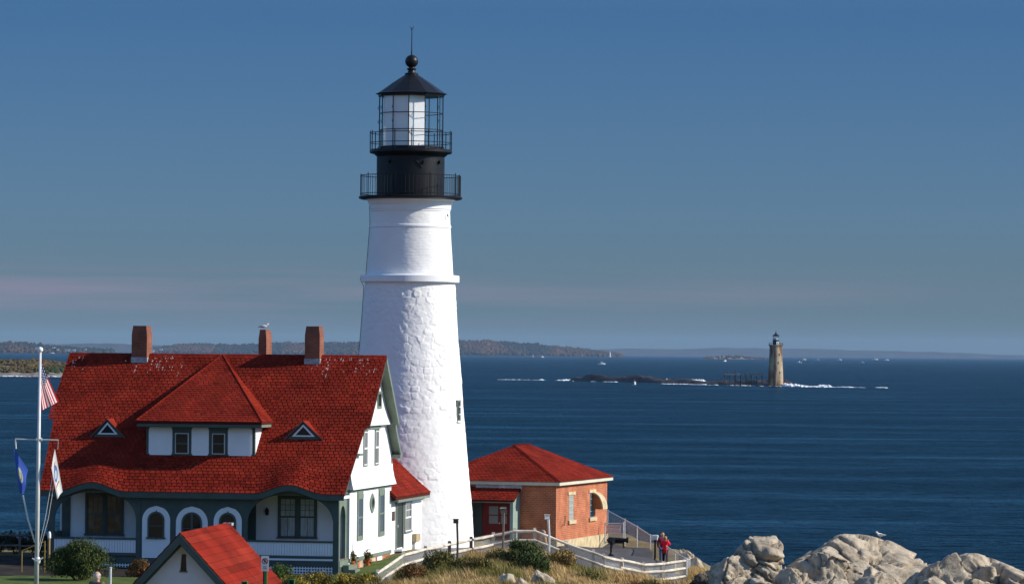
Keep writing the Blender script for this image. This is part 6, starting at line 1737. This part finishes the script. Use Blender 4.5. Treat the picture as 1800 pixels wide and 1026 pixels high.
RK = [   # x, y, top, half sizes, seed, label, turn, detail
 (10.15, 165.8, 11.46, 1.75, 1.6, 1.7, 11, 'peaked pale ledge rock standing highest at the left', 0.25, 6),
 (9.25, 164.8, 10.72, 0.95, 1.2, 1.4, 12, 'blocky pale rock leaning on the left of the peaked one', -0.2, 5),
 (11.6, 163.8, 10.35, 1.2, 1.2, 1.2, 13, 'low grey rock in the dip right of the peaked one', 0.8, 5),
 (14.85, 166.8, 11.50, 2.95, 2.2, 2.1, 14, 'big flat topped pale ledge in the middle of the shore rocks', 0.06, 6),
 (13.2, 164.9, 10.85, 1.1, 1.2, 1.6, 15, 'upright block against the left end of the big ledge', 0.2, 5),
 (17.75, 165.8, 10.78, 1.75, 1.6, 1.7, 17, 'rounded shoulder of rock right below the big ledge', 0.2, 5),
 (20.4, 166.8, 10.76, 3.5, 2.2, 1.7, 18, 'long low brown stained slab at the right edge', -0.05, 6),
 (15.0, 163.0, 10.35, 1.6, 1.1, 1.3, 20, 'rough block at the foot of the big ledge, left side', 0.5, 5),
 (17.0, 162.2, 10.05, 1.3, 1.0, 1.2, 21, 'rough block at the foot of the big ledge, right side', -0.4, 5),
 (12.6, 161.8, 9.95, 1.4, 0.9, 1.1, 22, 'small grey rock below the gap between the ledges', 0.2, 5),
 (19.4, 162.4, 10.00, 1.8, 1.0, 1.1, 23, 'low pale rock in front of the long slab', 0.3, 5),
 (10.2, 161.8, 9.95, 1.5, 0.9, 1.0, 24, 'low rock in front of the peaked ledge rock', 0.1, 5),
]
for (x, y, zt_, sx, sy, sz, sd_, lab, rz, sb_) in RK: boulder(x, y, zt_, sx, sy, sz, sd_, lab, M['rock'], rz, sub=sb_)
for (x, y, zt_, sx, sy, sz, sd_, lab) in (
 (8.95, 187.5, 8.75, 0.9, 0.9, 1.0, 31, 'dark wet rock just right of the fence end'), (10.1, 186.5, 9.0, 1.0, 1.0, 1.2, 32, 'dark jagged rock between the fence and the pale boulders'), (9.6, 183.0, 8.7, 0.9, 0.8, 1.0, 33, 'dark low rock below the fence corner')):
    boulder(x, y, zt_, sx, sy, sz, sd_, lab, M['rock_dark'], 0.3, sub=5, amp=0.9, group='dark rocks by the fence end')
for (x, y, zt_, sx, sy, sz, sd_, lab) in (
 (9.35, 210, 8.75, 0.5, 0.6, 0.8, 41, 'pale block behind the two visitors'), (9.55, 206, 8.55, 0.6, 0.7, 1.0, 42, 'squared pale boulder behind the chain link fence'), (9.85, 203.5, 8.15, 0.6, 0.7, 1.2, 43, 'tall pale boulder at the end of the chain link fence')):
    boulder(x, y, zt_, sx, sy, sz, sd_, lab, M['rock'], 0.4, sub=4, amp=0.5, group='pale rocks behind the chain link fence')
for (x, y, zt_, sx, sy, sz, sd_, lab) in (
 (-0.15, 174.2, 9.38, 0.65, 0.6, 0.55, 51, 'smooth pale rock in the dry grass, left of two'), (1.35, 174.6, 9.52, 0.95, 0.7, 0.75, 52, 'cracked pale rock in the dry grass, right of two'), (0.5, 173.2, 9.25, 0.5, 0.5, 0.5, 53, 'small pale rock between the two in the grass')):
    boulder(x, y, zt_, sx, sy, sz, sd_, lab, M['rock'], 0.1, sub=4, amp=0.5, group='rocks in the dry grass')

# ================================================================== plants
M['leaf'] = pmat('leaves', (1, 1, 1), 0.7, 0.15, tint=True)
M['blade'] = pmat('grass_blades', (1, 1, 1), 0.8, 0.1, tint=True)
M['stem'] = pmat('stems', (0.09, 0.06, 0.035), 0.9, 0.1)
def shrub(name, x, y, rx, ry, h, cols, n, leaf, label, cat='shrub', clumps=14, group=None, up=0.5):
    g0 = zt1(x, y)
    o = empty(name, (x, y, g0), 0, label, cat, group)
    r = RNG
    cc = np.stack([r.normal(0, 0.45, clumps) * rx, r.normal(0, 0.45, clumps) * ry, (0.25 + 0.55 * r.random(clumps)) * h], 1)
    cc[:, 2] *= 1 - 0.45 * np.clip((cc[:, 0] / rx) ** 2, 0, 1)
    cr = (0.30 + 0.25 * r.random(clumps)) * min(rx, ry, h)
    k = r.integers(0, clumps, n)
    d = r.normal(size=(n, 3)); d /= np.linalg.norm(d, axis=1, keepdims=True)
    c = cc[k] + d * (cr[k] * (0.55 + 0.5 * r.random(n)))[:, None] * np.array([1.15, 1.15, 0.95])
    c[:, 2] = np.maximum(c[:, 2], 0.02)
    nrm_ = d + 0.8 * r.normal(size=(n, 3)); nrm_ /= np.linalg.norm(nrm_, axis=1, keepdims=True)
    a = np.cross(nrm_, [0, 0, 1.0]) + 1e-4; a /= np.linalg.norm(a, axis=1, keepdims=True); b = np.cross(nrm_, a)
    L_ = leaf * (0.6 + 0.8 * r.random(n))[:, None]; W_2 = L_ * 0.42
    V = np.stack([c - b * L_, c + a * W_2, c + b * L_, c - a * W_2], 1).reshape(-1, 3)
    F = np.arange(n * 4).reshape(-1, 4)
    pal = np.array(cols); T_ = pal[(k + r.integers(0, 3, n)) % len(pal)] * (0.9 + 0.8 * r.random((n, 1)))
    np_mesh('foliage', V, F, M['leaf'], o, tint=T_)
    st = MB()
    for i in range(min(clumps, 9)): st.tube([(0.1 * cc[i, 0], 0.1 * cc[i, 1], -0.05), (cc[i, 0] * 0.6, cc[i, 1] * 0.6, cc[i, 2] * 0.6), tuple(cc[i])], [0.03, 0.02, 0.008], 5)
    st.build('stems', M['stem'], o)
    return o
GREEN = [(0.030, 0.050, 0.014), (0.045, 0.065, 0.018), (0.060, 0.075, 0.020), (0.025, 0.040, 0.012)]
OLIVE = [(0.075, 0.070, 0.020), (0.11, 0.085, 0.025), (0.055, 0.060, 0.018), (0.14, 0.11, 0.03)]
RUST = [(0.12, 0.045, 0.018), (0.15, 0.065, 0.020), (0.085, 0.050, 0.018), (0.10, 0.075, 0.02)]
EVER = [(0.018, 0.030, 0.009), (0.034, 0.050, 0.012), (0.052, 0.070, 0.016), (0.080, 0.095, 0.022)]
YEL = [(0.30, 0.20, 0.02), (0.20, 0.15, 0.02), (0.08, 0.08, 0.02), (0.36, 0.26, 0.03)]
shrub('evergreen_shrub', -18.55, 172.0, 1.35, 1.0, 1.75, EVER, 24000, 0.045, 'wide dark evergreen shrub before the left porch bay', clumps=46)
shrub('round_shrub', -10.1, 176.2, 0.55, 0.5, 0.85, [(0.05, 0.085, 0.018), (0.075, 0.11, 0.022), (0.035, 0.06, 0.014)], 3500, 0.045, 'rounded light green shrub beside the lattice, right of the shed roof', clumps=16)
shrub('rust_shrub', -16.45, 176.0, 0.6, 0.5, 0.85, RUST, 2600, 0.05, 'rust coloured shrub beside the left lattice', clumps=12)
shrub('green_shrub', 0.55, 184.0, 0.8, 0.8, 1.35, GREEN + OLIVE[:1], 7000, 0.055, 'large dark green shrub on the grassy crest, upper one', clumps=24)
shrub('green_shrub', 1.05, 181.6, 1.1, 0.8, 1.0, GREEN, 7000, 0.055, 'dark green shrub sprawling below the crest one', clumps=22)
shrub('green_shrub', -3.15, 181.2, 0.85, 0.7, 0.95, GREEN[1:] + OLIVE, 6000, 0.055, 'green bush before the fence under the dark post lamp', clumps=20)
shrub('rust_shrub', -4.35, 178.6, 0.75, 0.7, 0.95, RUST + OLIVE[:2], 5500, 0.05, 'russet bush before the fence right of the house', clumps=20)
shrub('rust_shrub', 4.9, 183.0, 0.6, 0.6, 0.7, RUST + OLIVE, 3500, 0.05, 'russet bush on the slope under the terrace fence', clumps=14)
shrub('olive_shrub', 3.5, 182.5, 0.9, 0.7, 0.7, OLIVE + GREEN[:1], 4500, 0.05, 'olive bush on the slope under the brick corner', clumps=18)
shrub('olive_shrub', -1.5, 179.5, 0.9, 0.7, 0.6, OLIVE, 4000, 0.05, 'low olive bush in the dry grass right of the green one', clumps=16)
shrub('olive_shrub', 2.35, 185.6, 0.7, 0.6, 0.85, [(0.20, 0.15, 0.05), (0.26, 0.19, 0.075), (0.17, 0.10, 0.035), (0.13, 0.11, 0.03)], 4200, 0.05, 'olive and russet bush at the fence below the white lamp', clumps=16)
shrub('olive_shrub', -0.6, 184.6, 0.7, 0.6, 0.65, [(0.20, 0.15, 0.05), (0.15, 0.13, 0.035), (0.26, 0.19, 0.075)], 4000, 0.05, 'olive bush at the fence below the tall post lamp', clumps=16)
shrub('rust_shrub', 6.3, 185.5, 0.7, 0.6, 0.6, RUST + OLIVE, 3500, 0.05, 'low russet bush below the right end of the fence', clumps=14)
for i, (x, lab) in enumerate(((-9.2, 'leftmost clump of yellow autumn weeds below the lattice'), (-8.2, 'second clump of yellow autumn weeds below the lattice'), (-7.2, 'third clump of yellow autumn weeds, below the porch corner'), (-6.3, 'rightmost clump of yellow autumn weeds, by the fence start'))):
    shrub('yellow_weeds', x, 173.0 + 0.6 * i, 0.75, 0.6, 0.75 + 0.04 * i, YEL + OLIVE, 3600, 0.045, lab, 'weeds', clumps=16, group='yellow weeds at the lawn edge')
shrub('flower_clump', -18.3, 158.0, 0.5, 0.4, 0.55, OLIVE + YEL[:1], 1500, 0.05, 'weedy clump at the lower left lawn edge beside the flagpole', 'weeds', clumps=9)
shrub('flower_clump', -15.9, 158.0, 0.4, 0.4, 0.5, OLIVE + YEL[:1], 1200, 0.05, 'weedy clump at the lawn edge left of the shed', 'weeds', clumps=9)
for i in range(7):
    shrub('cliff_brush', -25.6 + i * 1.05, 189.0 + random.uniform(-.8, .8), 0.8, 0.7, 1.2 + random.uniform(-0.15, 0.2), [(0.022, 0.028, 0.012), (0.035, 0.034, 0.016), (0.028, 0.030, 0.014), (0.055, 0.034, 0.018)], 2200, 0.06,
          'dark brush at the cliff edge left of the house, %s clump from the left' % ('first', 'second', 'third', 'fourth', 'fifth', 'sixth', 'seventh')[i], 'brush', clumps=12, group='cliff edge brush')

# dry grass on the slope below the fence
def fence_y(x):
    return np.interp(x, [p[0] for p in FEN], [p[1] for p in FEN])
def grass(name, n, xr, yr, keep, hts, pal, width, label, patch=0.5):
    x = RNG.uniform(*xr, n); y = RNG.uniform(*yr, n)
    k = keep(x, y); x, y = x[k], y[k]; n = len(x)
    z = zt(x, y)
    g1 = fbm(np.stack([x * patch, y * patch * 0.8, 0 * x], -1), 4, 61); g2 = fbm(np.stack([x * 1.7, y * 1.7, 0 * x + 9], -1), 2, 62)
    h = hts[0] + (hts[1] - hts[0]) * np.clip(0.5 + 0.7 * g2, 0, 1) * (0.5 + 0.8 * RNG.random(n))
    a = RNG.uniform(0, 6.28, n); lean = h * (0.15 + 0.45 * RNG.random(n))
    la = RNG.normal(2.6, 0.9, n)
    w = width * (0.6 + 0.8 * RNG.random(n))
    b = np.stack([x, y, z - 0.03], 1); s = np.stack([np.cos(a) * w, np.sin(a) * w, 0 * w], 1)
    mid = b + np.stack([np.cos(la) * lean * 0.35, np.sin(la) * lean * 0.35, h * 0.6], 1)
    tip = b + np.stack([np.cos(la) * lean, np.sin(la) * lean, h], 1)
    V = np.stack([b - s, b + s, mid + s * 0.7, mid - s * 0.7, tip], 1).reshape(-1, 3)
    o5 = np.arange(n) * 5
    F = np.concatenate([np.stack([o5, o5 + 1, o5 + 2], 1), np.stack([o5, o5 + 2, o5 + 3], 1), np.stack([o5 + 3, o5 + 2, o5 + 4], 1)])
    pal = np.array(pal); idx = np.clip(((g1 * 1.1 + 0.5) * len(pal) + RNG.normal(0, 0.7, n)).astype(int), 0, len(pal) - 1)
    T_ = pal[idx] * (0.85 + 0.6 * RNG.random((n, 1)))
    o = np_mesh(name, V, F, M['blade'], tint=np.tile(T_, (3, 1)))
    tag(o, label, 'grass', kind='stuff')
DRY = [(0.15, 0.14, 0.040), (0.22, 0.18, 0.060), (0.38, 0.27, 0.115), (0.54, 0.39, 0.19), (0.38, 0.22, 0.085), (0.26, 0.20, 0.065), (0.15, 0.13, 0.04)]
grass('dry_grass', 95000, (-6.6, 9.8), (167, 189), lambda x, y: (y < fence_y(x) - 0.15) & (y > 170 - 0.2 * x) & ~((x < -5.2) & (y > 176)), (0.14, 0.62), DRY, 0.010, 'tall dry autumn grass on the slope below the fence')
grass('shore_grass', 7000, (8.2, 10.2), (184, 200), lambda x, y: (x > 8.6) | (y < 190), (0.2, 0.7), DRY[1:], 0.010, 'dry grass tuft at the fence corner')
inl = inpoly(LAWN)
grass('lawn_grass', 42000, (-24, -4.6), (155, 192), lambda x, y: inl(x, y), (0.04, 0.10), [(0.060, 0.085, 0.018), (0.085, 0.115, 0.025), (0.11, 0.13, 0.03), (0.10, 0.10, 0.03)], 0.012, 'short mown lawn grass')

# ================================================================== left edge: old fence, pipe rail, white topped post
of = empty('old_rail_fence', (-26, 187, 9.2), 0, 'dark old rail fence along the cliff behind the flagpole', 'fence')
for i in range(5):
    x = i * 1.5; g0 = zt1(-26 + x, 187) - 9.2
    MB().box(x - 0.06, x + 0.06, -0.06, 0.06, g0 - 0.2, g0 + 1.15).build('post', M['grey_wood'], of)
    if i < 4:
        for dz in (0.45, 0.95): MB().tube([(x, -0.06, g0 + dz), (x + 1.5, -0.06, g0 + dz + random.uniform(-.05, .05))], 0.05, 6).build('rail', M['grey_wood'], of)
yr = empty('pipe_rail', (-21.8, 178, 9.0), 0, 'yellow pipe handrail at the far left of the house', 'handrail')
g0 = zt1(-21.8, 178) - 9.0
pr_ = MB(); pr_.tube([(0, 0, g0 - 0.2), (0, 0, 1.02)], 0.032, 8); pr_.build('post', M['yellow'], yr)
pr_ = MB(); pr_.tube([(1.02, 0, g0 - 0.2), (1.02, 0, 1.45)], 0.032, 8); pr_.build('post', M['yellow'], yr)
pr_ = MB(); pr_.tube([(0, 0, 1.0), (1.02, 0, 1.43)], 0.032, 8); pr_.build('handrail', M['yellow'], yr)
wp = empty('wooden_feeder_post', (-20.75, 179.5, zt1(-20.75, 179.5)), 0, 'tan wooden post with a white top beside the left porch corner', 'post')
MB().tube([(0, 0, -0.2), (0, 0, 1.45)], 0.045, 8).build('post', pmat('tan_wood', (0.42, 0.27, 0.10), 0.8, 0.2, var=(3, 0.2)), wp)
MB().lathe([(0.05, 1.42), (0.075, 1.46), (0.075, 1.62), (0.055, 1.72), (0.02, 1.75)], 12).build('white_top', M['white'], wp)
gp = empty('grey_bollard', (-15.03, 150.0, zt1(-15.03, 150)), 0, 'thin grey metal bollard on the lawn left of the shed', 'bollard')
h = 10.84 - zt1(-15.03, 150)
MB().lathe([(0.05, -0.2), (0.05, h - 0.04), (0.065, h - 0.03), (0.065, h - 0.01), (0.03, h)], 12).build('post', M['galv'], gp)
MB().lathe([(0.10, 0.0), (0.10, 0.03), (0.055, 0.05)], 12).build('base', M['galv'], gp)

# flower pots on the grass beside the house
for (px, py, Y, s_, cols, lab) in ((621, 998, 183.6, 1.0, RUST + GREEN[:1], 'tall red clay pot of flowers at the porch steps'), (650, 994, 186.3, 0.8, OLIVE, 'small clay pot of dry stalks by the pink foundation')):
    x = (px - 900) / 7000 * Y; g0 = zt1(x, Y) + 0.03
    o = empty('flower_pot', (x, Y, g0), 0, lab, 'flower pot', 'clay pots beside the house')
    MB().lathe([(0.13 * s_, 0), (0.19 * s_, 0.30 * s_), (0.22 * s_, 0.31 * s_), (0.22 * s_, 0.38 * s_), (0.17 * s_, 0.38 * s_), (0.15 * s_, 0.33 * s_)], 18).build('pot', M['terracotta'], o)
    n = 260; d = RNG.normal(size=(n, 3)) * np.array([0.13, 0.13, 0.14]) * s_ + np.array([0, 0, 0.52 * s_])
    e1_ = RNG.normal(size=(n, 3)) * 0.04 * s_; e2_ = RNG.normal(size=(n, 3)) * 0.04 * s_
    V = np.stack([d - e1_, d + e2_, d + e1_, d - e2_], 1).reshape(-1, 3)
    np_mesh('flowers', V, np.arange(n * 4).reshape(-1, 4), M['leaf'], o, tint=np.array(cols)[RNG.integers(0, len(cols), n)] * 1.3)
    if s_ == 1.0: MB().tube([(0.05, 0, 0.3), (0.08, 0, 1.25)], 0.012, 5).build('stake', M['dark_wood'], o)

# ================================================================== gulls
def rock_top(x, y):
    best = 9.0
    for o in COL.objects:
        if o.name.startswith('boulder'):
            n = len(o.data.vertices); co = np.empty(n * 3, np.float32); o.data.vertices.foreach_get('co', co); co = co.reshape(-1, 3)
            c, s_ = math.cos(o.rotation_euler.z), math.sin(o.rotation_euler.z)
            wx = o.location.x + co[:, 0] * c - co[:, 1] * s_; wy = o.location.y + co[:, 0] * s_ + co[:, 1] * c
            m = np.hypot(wx - x, wy - y) < 0.10
            if m.any(): best = max(best, o.location.z + float(co[m, 2].max()))
    return best - 0.01
def gull(x, y, z, rz, label, s=1.0):
    o = empty('gull', (x, y, z), rz, label, 'gull')
    prof = [(-0.30, 0.012, 0.13), (-0.20, 0.035, 0.14), (-0.08, 0.075, 0.15), (0.04, 0.085, 0.165), (0.13, 0.062, 0.20), (0.17, 0.045, 0.25), (0.20, 0.052, 0.29), (0.245, 0.045, 0.30), (0.275, 0.018, 0.29)]
    m_ = MB(); m_.tube([(a * s, 0, c * s) for a, r_, c in prof], [r_ * s for a, r_, c in prof], 12); m_.build('body', M['feather'], o, smooth=True)
    for sg in (-1, 1):
        m_ = MB(); m_.tube([(0.08 * s, sg * 0.075 * s, 0.19 * s), (-0.08 * s, sg * 0.075 * s, 0.175 * s), (-0.33 * s, sg * 0.02 * s, 0.15 * s)], [0.03 * s, 0.04 * s, 0.008 * s], 8); m_.build('wing', M['feather_grey'], o, smooth=True)
        m_ = MB(); m_.tube([(0.0, sg * 0.03 * s, 0.09 * s), (0.01 * s, sg * 0.03 * s, 0.0), (0.05 * s, sg * 0.03 * s, 0.0)], 0.008 * s, 5); m_.build('leg', M['beak'], o)
    MB().tube([(0.27 * s, 0, 0.29 * s), (0.33 * s, 0, 0.275 * s)], [0.014 * s, 0.004 * s], 6).build('beak', M['beak'], o)
hc, hs = math.cos(HTH), math.sin(HTH)
def HW(u, v, z): return (HX0 + u * hc + v * hs, HY0 - u * hs + v * hc, z)
gx, gy, gz_ = HW(-5.84, 8.35, 20.03)
gull(gx, gy, gz_, R(0), 'white gull perched on the middle chimney', 0.85)
gy2 = max((165.4 + 0.5 * i for i in range(6)), key=lambda v: rock_top(15.6, v))
gull(15.6, gy2, rock_top(15.6, gy2) + 0.05, R(200), 'white gull perched on the big flat topped ledge', 0.8)

# ================================================================== people
skin = pmat('skin', (0.52, 0.30, 0.21), 0.6, 0.3)
def skinned(name, pts, edges, rad, mat, parent, sub=2):
    me = bpy.data.meshes.new(name); me.from_pydata(pts, edges, [])
    o = bpy.data.objects.new(name, me); COL.objects.link(o); o.parent = parent
    md = o.modifiers.new('Skin', 'SKIN'); md.use_smooth_shade = True
    for i, r_ in enumerate(rad):
        me.skin_vertices[0].data[i].radius = (r_, r_) if not isinstance(r_, tuple) else r_
    me.skin_vertices[0].data[0].use_root = True
    sv = o.modifiers.new('Subdivision', 'SUBSURF'); sv.levels = sub; sv.render_levels = sub
    me.materials.append(mat)
    return o
def person(x, y, z, rz, h, label, coat, trousers, hair, long_coat=False, arms='down', bag=None, bald=False, hairlen=0.0):
    P = empty('person', (x, y, z), rz, label, 'person')
    k = lambda p: tuple(c * h for c in p)
    if arms == 'up': el, wr_, hd_ = (0.155, 0.05, 0.68), (0.09, 0.15, 0.80), (0.06, 0.17, 0.84)
    else: el, wr_, hd_ = (0.150, -0.01, 0.645), (0.150, 0.05, 0.50), (0.145, 0.07, 0.455)
    m_ = lambda p: (-p[0], p[1], p[2])
    pts = [(0, 0, 0.53), (0, 0, 0.64), (0, -0.005, 0.745), (0, -0.005, 0.825), (0, 0.008, 0.875), (0, 0.012, 0.935), (0, 0.008, 0.972)]
    rad = [0.085, 0.075, 0.088, 0.036, 0.054, 0.074, 0.062]
    ed = [(i, i + 1) for i in range(6)]
    for s_ in (lambda p: p, m_):
        b = len(pts); pts += [s_((0.105, -0.005, 0.80)), s_(el), s_(wr_), s_(hd_)]; rad += [0.036, 0.028, 0.020, 0.016]; ed += [(2, b), (b, b + 1), (b + 1, b + 2), (b + 2, b + 3)]
        for q_, (dx, dy) in enumerate(((-0.016, 0.0), (-0.006, 0.008), (0.005, 0.008), (0.014, 0.003), (-0.02, 0.012))):
            c = len(pts); pts.append(s_((hd_[0] + dx, hd_[1] + dy + 0.012, hd_[2] - (0.035 if arms == 'down' else -0.03) * (1 - 0.12 * abs(q_ - 2))))); rad.append(0.006); ed.append((b + 3, c))
        b = len(pts); pts += [s_((0.052, 0, 0.50)), s_((0.056, 0.012, 0.28)), s_((0.058, -0.012, 0.045)), s_((0.062, 0.075, 0.018))]; rad += [0.062, 0.042, 0.026, 0.024]; ed += [(0, b), (b, b + 1), (b + 1, b + 2), (b + 2, b + 3)]
    skinned('body', [k(p) for p in pts], ed, [r_ * h for r_ in rad], skin, P)
    # jacket
    low = 0.34 if long_coat else 0.50
    pts = [(0, 0, low), (0, 0, 0.55), (0, 0, 0.65), (0, -0.005, 0.755), (0, -0.003, 0.815)]; rad = [0.115 if long_coat else 0.10, 0.105, 0.098, 0.105, 0.055]; ed = [(i, i + 1) for i in range(4)]
    for s_ in (lambda p: p, m_):
        b = len(pts); pts += [s_((0.108, -0.005, 0.80)), s_(el), s_(wr_)]; rad += [0.050, 0.043, 0.034]; ed += [(3, b), (b, b + 1), (b + 1, b + 2)]
    skinned('jacket', [k(p) for p in pts], ed, [r_ * h for r_ in rad], coat, P)
    pts = [(0, 0, 0.515)]; rad = [0.085]; ed = []
    for s_ in (lambda p: p, m_):
        b = len(pts); pts += [s_((0.054, 0, 0.47)), s_((0.058, 0.012, 0.28)), s_((0.060, -0.012, 0.06))]; rad += [0.066, 0.050, 0.040]; ed += [(0, b), (b, b + 1), (b + 1, b + 2)]
    skinned('trousers', [k(p) for p in pts], ed, [r_ * h for r_ in rad], trousers, P)
    for s_ in (-1, 1):
        MB().tube([(s_ * 0.060 * h, -0.03 * h, 0.022 * h), (s_ * 0.062 * h, 0.03 * h, 0.022 * h), (s_ * 0.064 * h, 0.09 * h, 0.016 * h)], [0.026 * h, 0.030 * h, 0.020 * h], 10).build('shoe', M['sign_black'], P, smooth=True)
    # face: skull, eyes, nose, ears; hair cap
    Vh, Fh = ico(3); np_mesh('head', Vh * np.array([0.060, 0.068, 0.074]) * h + np.array([0, 0.004, 0.928]) * h, Fh, skin, P, smooth=True)
    fc = MB()
    fc.tube([(0, 0.066 * h, 0.935 * h), (0, 0.084 * h, 0.918 * h), (0, 0.066 * h, 0.912 * h)], [0.006 * h, 0.011 * h, 0.006 * h], 6)
    for s_ in (-1, 1): fc.tube([(s_ * 0.056 * h, 0.0, 0.915 * h), (s_ * 0.064 * h, 0.004 * h, 0.93 * h), (s_ * 0.057 * h, 0.0, 0.945 * h)], 0.009 * h, 6)
    fc.build('nose_and_ears', skin, P, smooth=True)
    for s_ in (-1, 1): MB().tube([(s_ * 0.022 * h, 0.062 * h, 0.937 * h), (s_ * 0.022 * h, 0.070 * h, 0.937 * h)], 0.007 * h, 8).build('eye', M['sign_black'], P)
    MB().tube([(-0.018 * h, 0.064 * h, 0.893 * h), (0, 0.070 * h, 0.892 * h), (0.018 * h, 0.064 * h, 0.893 * h)], 0.004 * h, 6).build('mouth', pmat('lips', (0.35, 0.12, 0.10), 0.5, 0.3), P)
    V, F = ico(3); Q = V * np.array([0.066, 0.072, 0.066]) * h + np.array([0, -0.006, 0.944]) * h
    keepv = (V[:, 1] < 0.35) | (V[:, 2] > 0.45)
    low_ = -0.25 if bald else -0.9
    if bald: keepv &= (V[:, 2] < 0.35)
    keepv &= (V[:, 2] > low_) | (V[:, 1] < -0.2)
    if hairlen: Q[:, 2] -= np.where((V[:, 2] < 0) & (V[:, 1] < 0.2), -V[:, 2] * hairlen * h, 0)
    Q *= 1 + 0.02 * fbm(V * 5, 2, 3)[:, None]
    Fk = F[keepv[F].all(1)]
    np_mesh('hair', Q, Fk, hair, P, smooth=True)
    if bag: MB().box(-0.20 * h, -0.12 * h, -0.06 * h, 0.06 * h, 0.36 * h, 0.50 * h).build('handbag', bag, P)
    return P
person(8.22, 211.0, zt1(8.22, 211.0) + 0.045, R(-15), 1.45, 'person in a long bright red jacket seen from behind on the terrace', pmat('red_cloth', (0.80, 0.014, 0.02), 0.7, 0.2, bump=(10, 0.3, 0.01)), pmat('black_cloth', (0.015, 0.015, 0.02), 0.8, 0.1), pmat('fair_hair', (0.36, 0.20, 0.08), 0.7, 0.2), True, 'up', hairlen=0.06)
person(8.10, 211.95, zt1(8.10, 211.95) + 0.045, R(-170), 1.62, 'taller person in dark red top and jeans facing the red jacket', pmat('maroon_cloth', (0.20, 0.03, 0.06), 0.8, 0.1), pmat('denim', (0.08, 0.12, 0.24), 0.8, 0.1), pmat('brown_hair', (0.16, 0.075, 0.035), 0.7, 0.2), False, 'down', bag=pmat('grey_cloth', (0.30, 0.32, 0.36), 0.8, 0.1), hairlen=0.05)
person(1.62, 194.5, zt1(1.62, 194.5) + 0.04, R(-60), 1.66, 'person in tan shirt and grey hat walking behind the fence', pmat('tan_cloth', (0.50, 0.27, 0.13), 0.8, 0.1), pmat('grey_cloth', (0.3, 0.32, 0.36)), pmat('grey_hat', (0.20, 0.21, 0.19), 0.8, 0.1), False, 'down')
person(-12.22, 118.0, 12.44 - 1.72, R(-20), 1.72, 'balding grey haired person in olive coat at the bottom left', pmat('olive_cloth', (0.13, 0.12, 0.085), 0.85, 0.1), pmat('black_cloth', (0.015, 0.015, 0.02)), pmat('white_hair', (0.55, 0.53, 0.50), 0.8, 0.2), False, 'down', bald=True, hairlen=0.03)
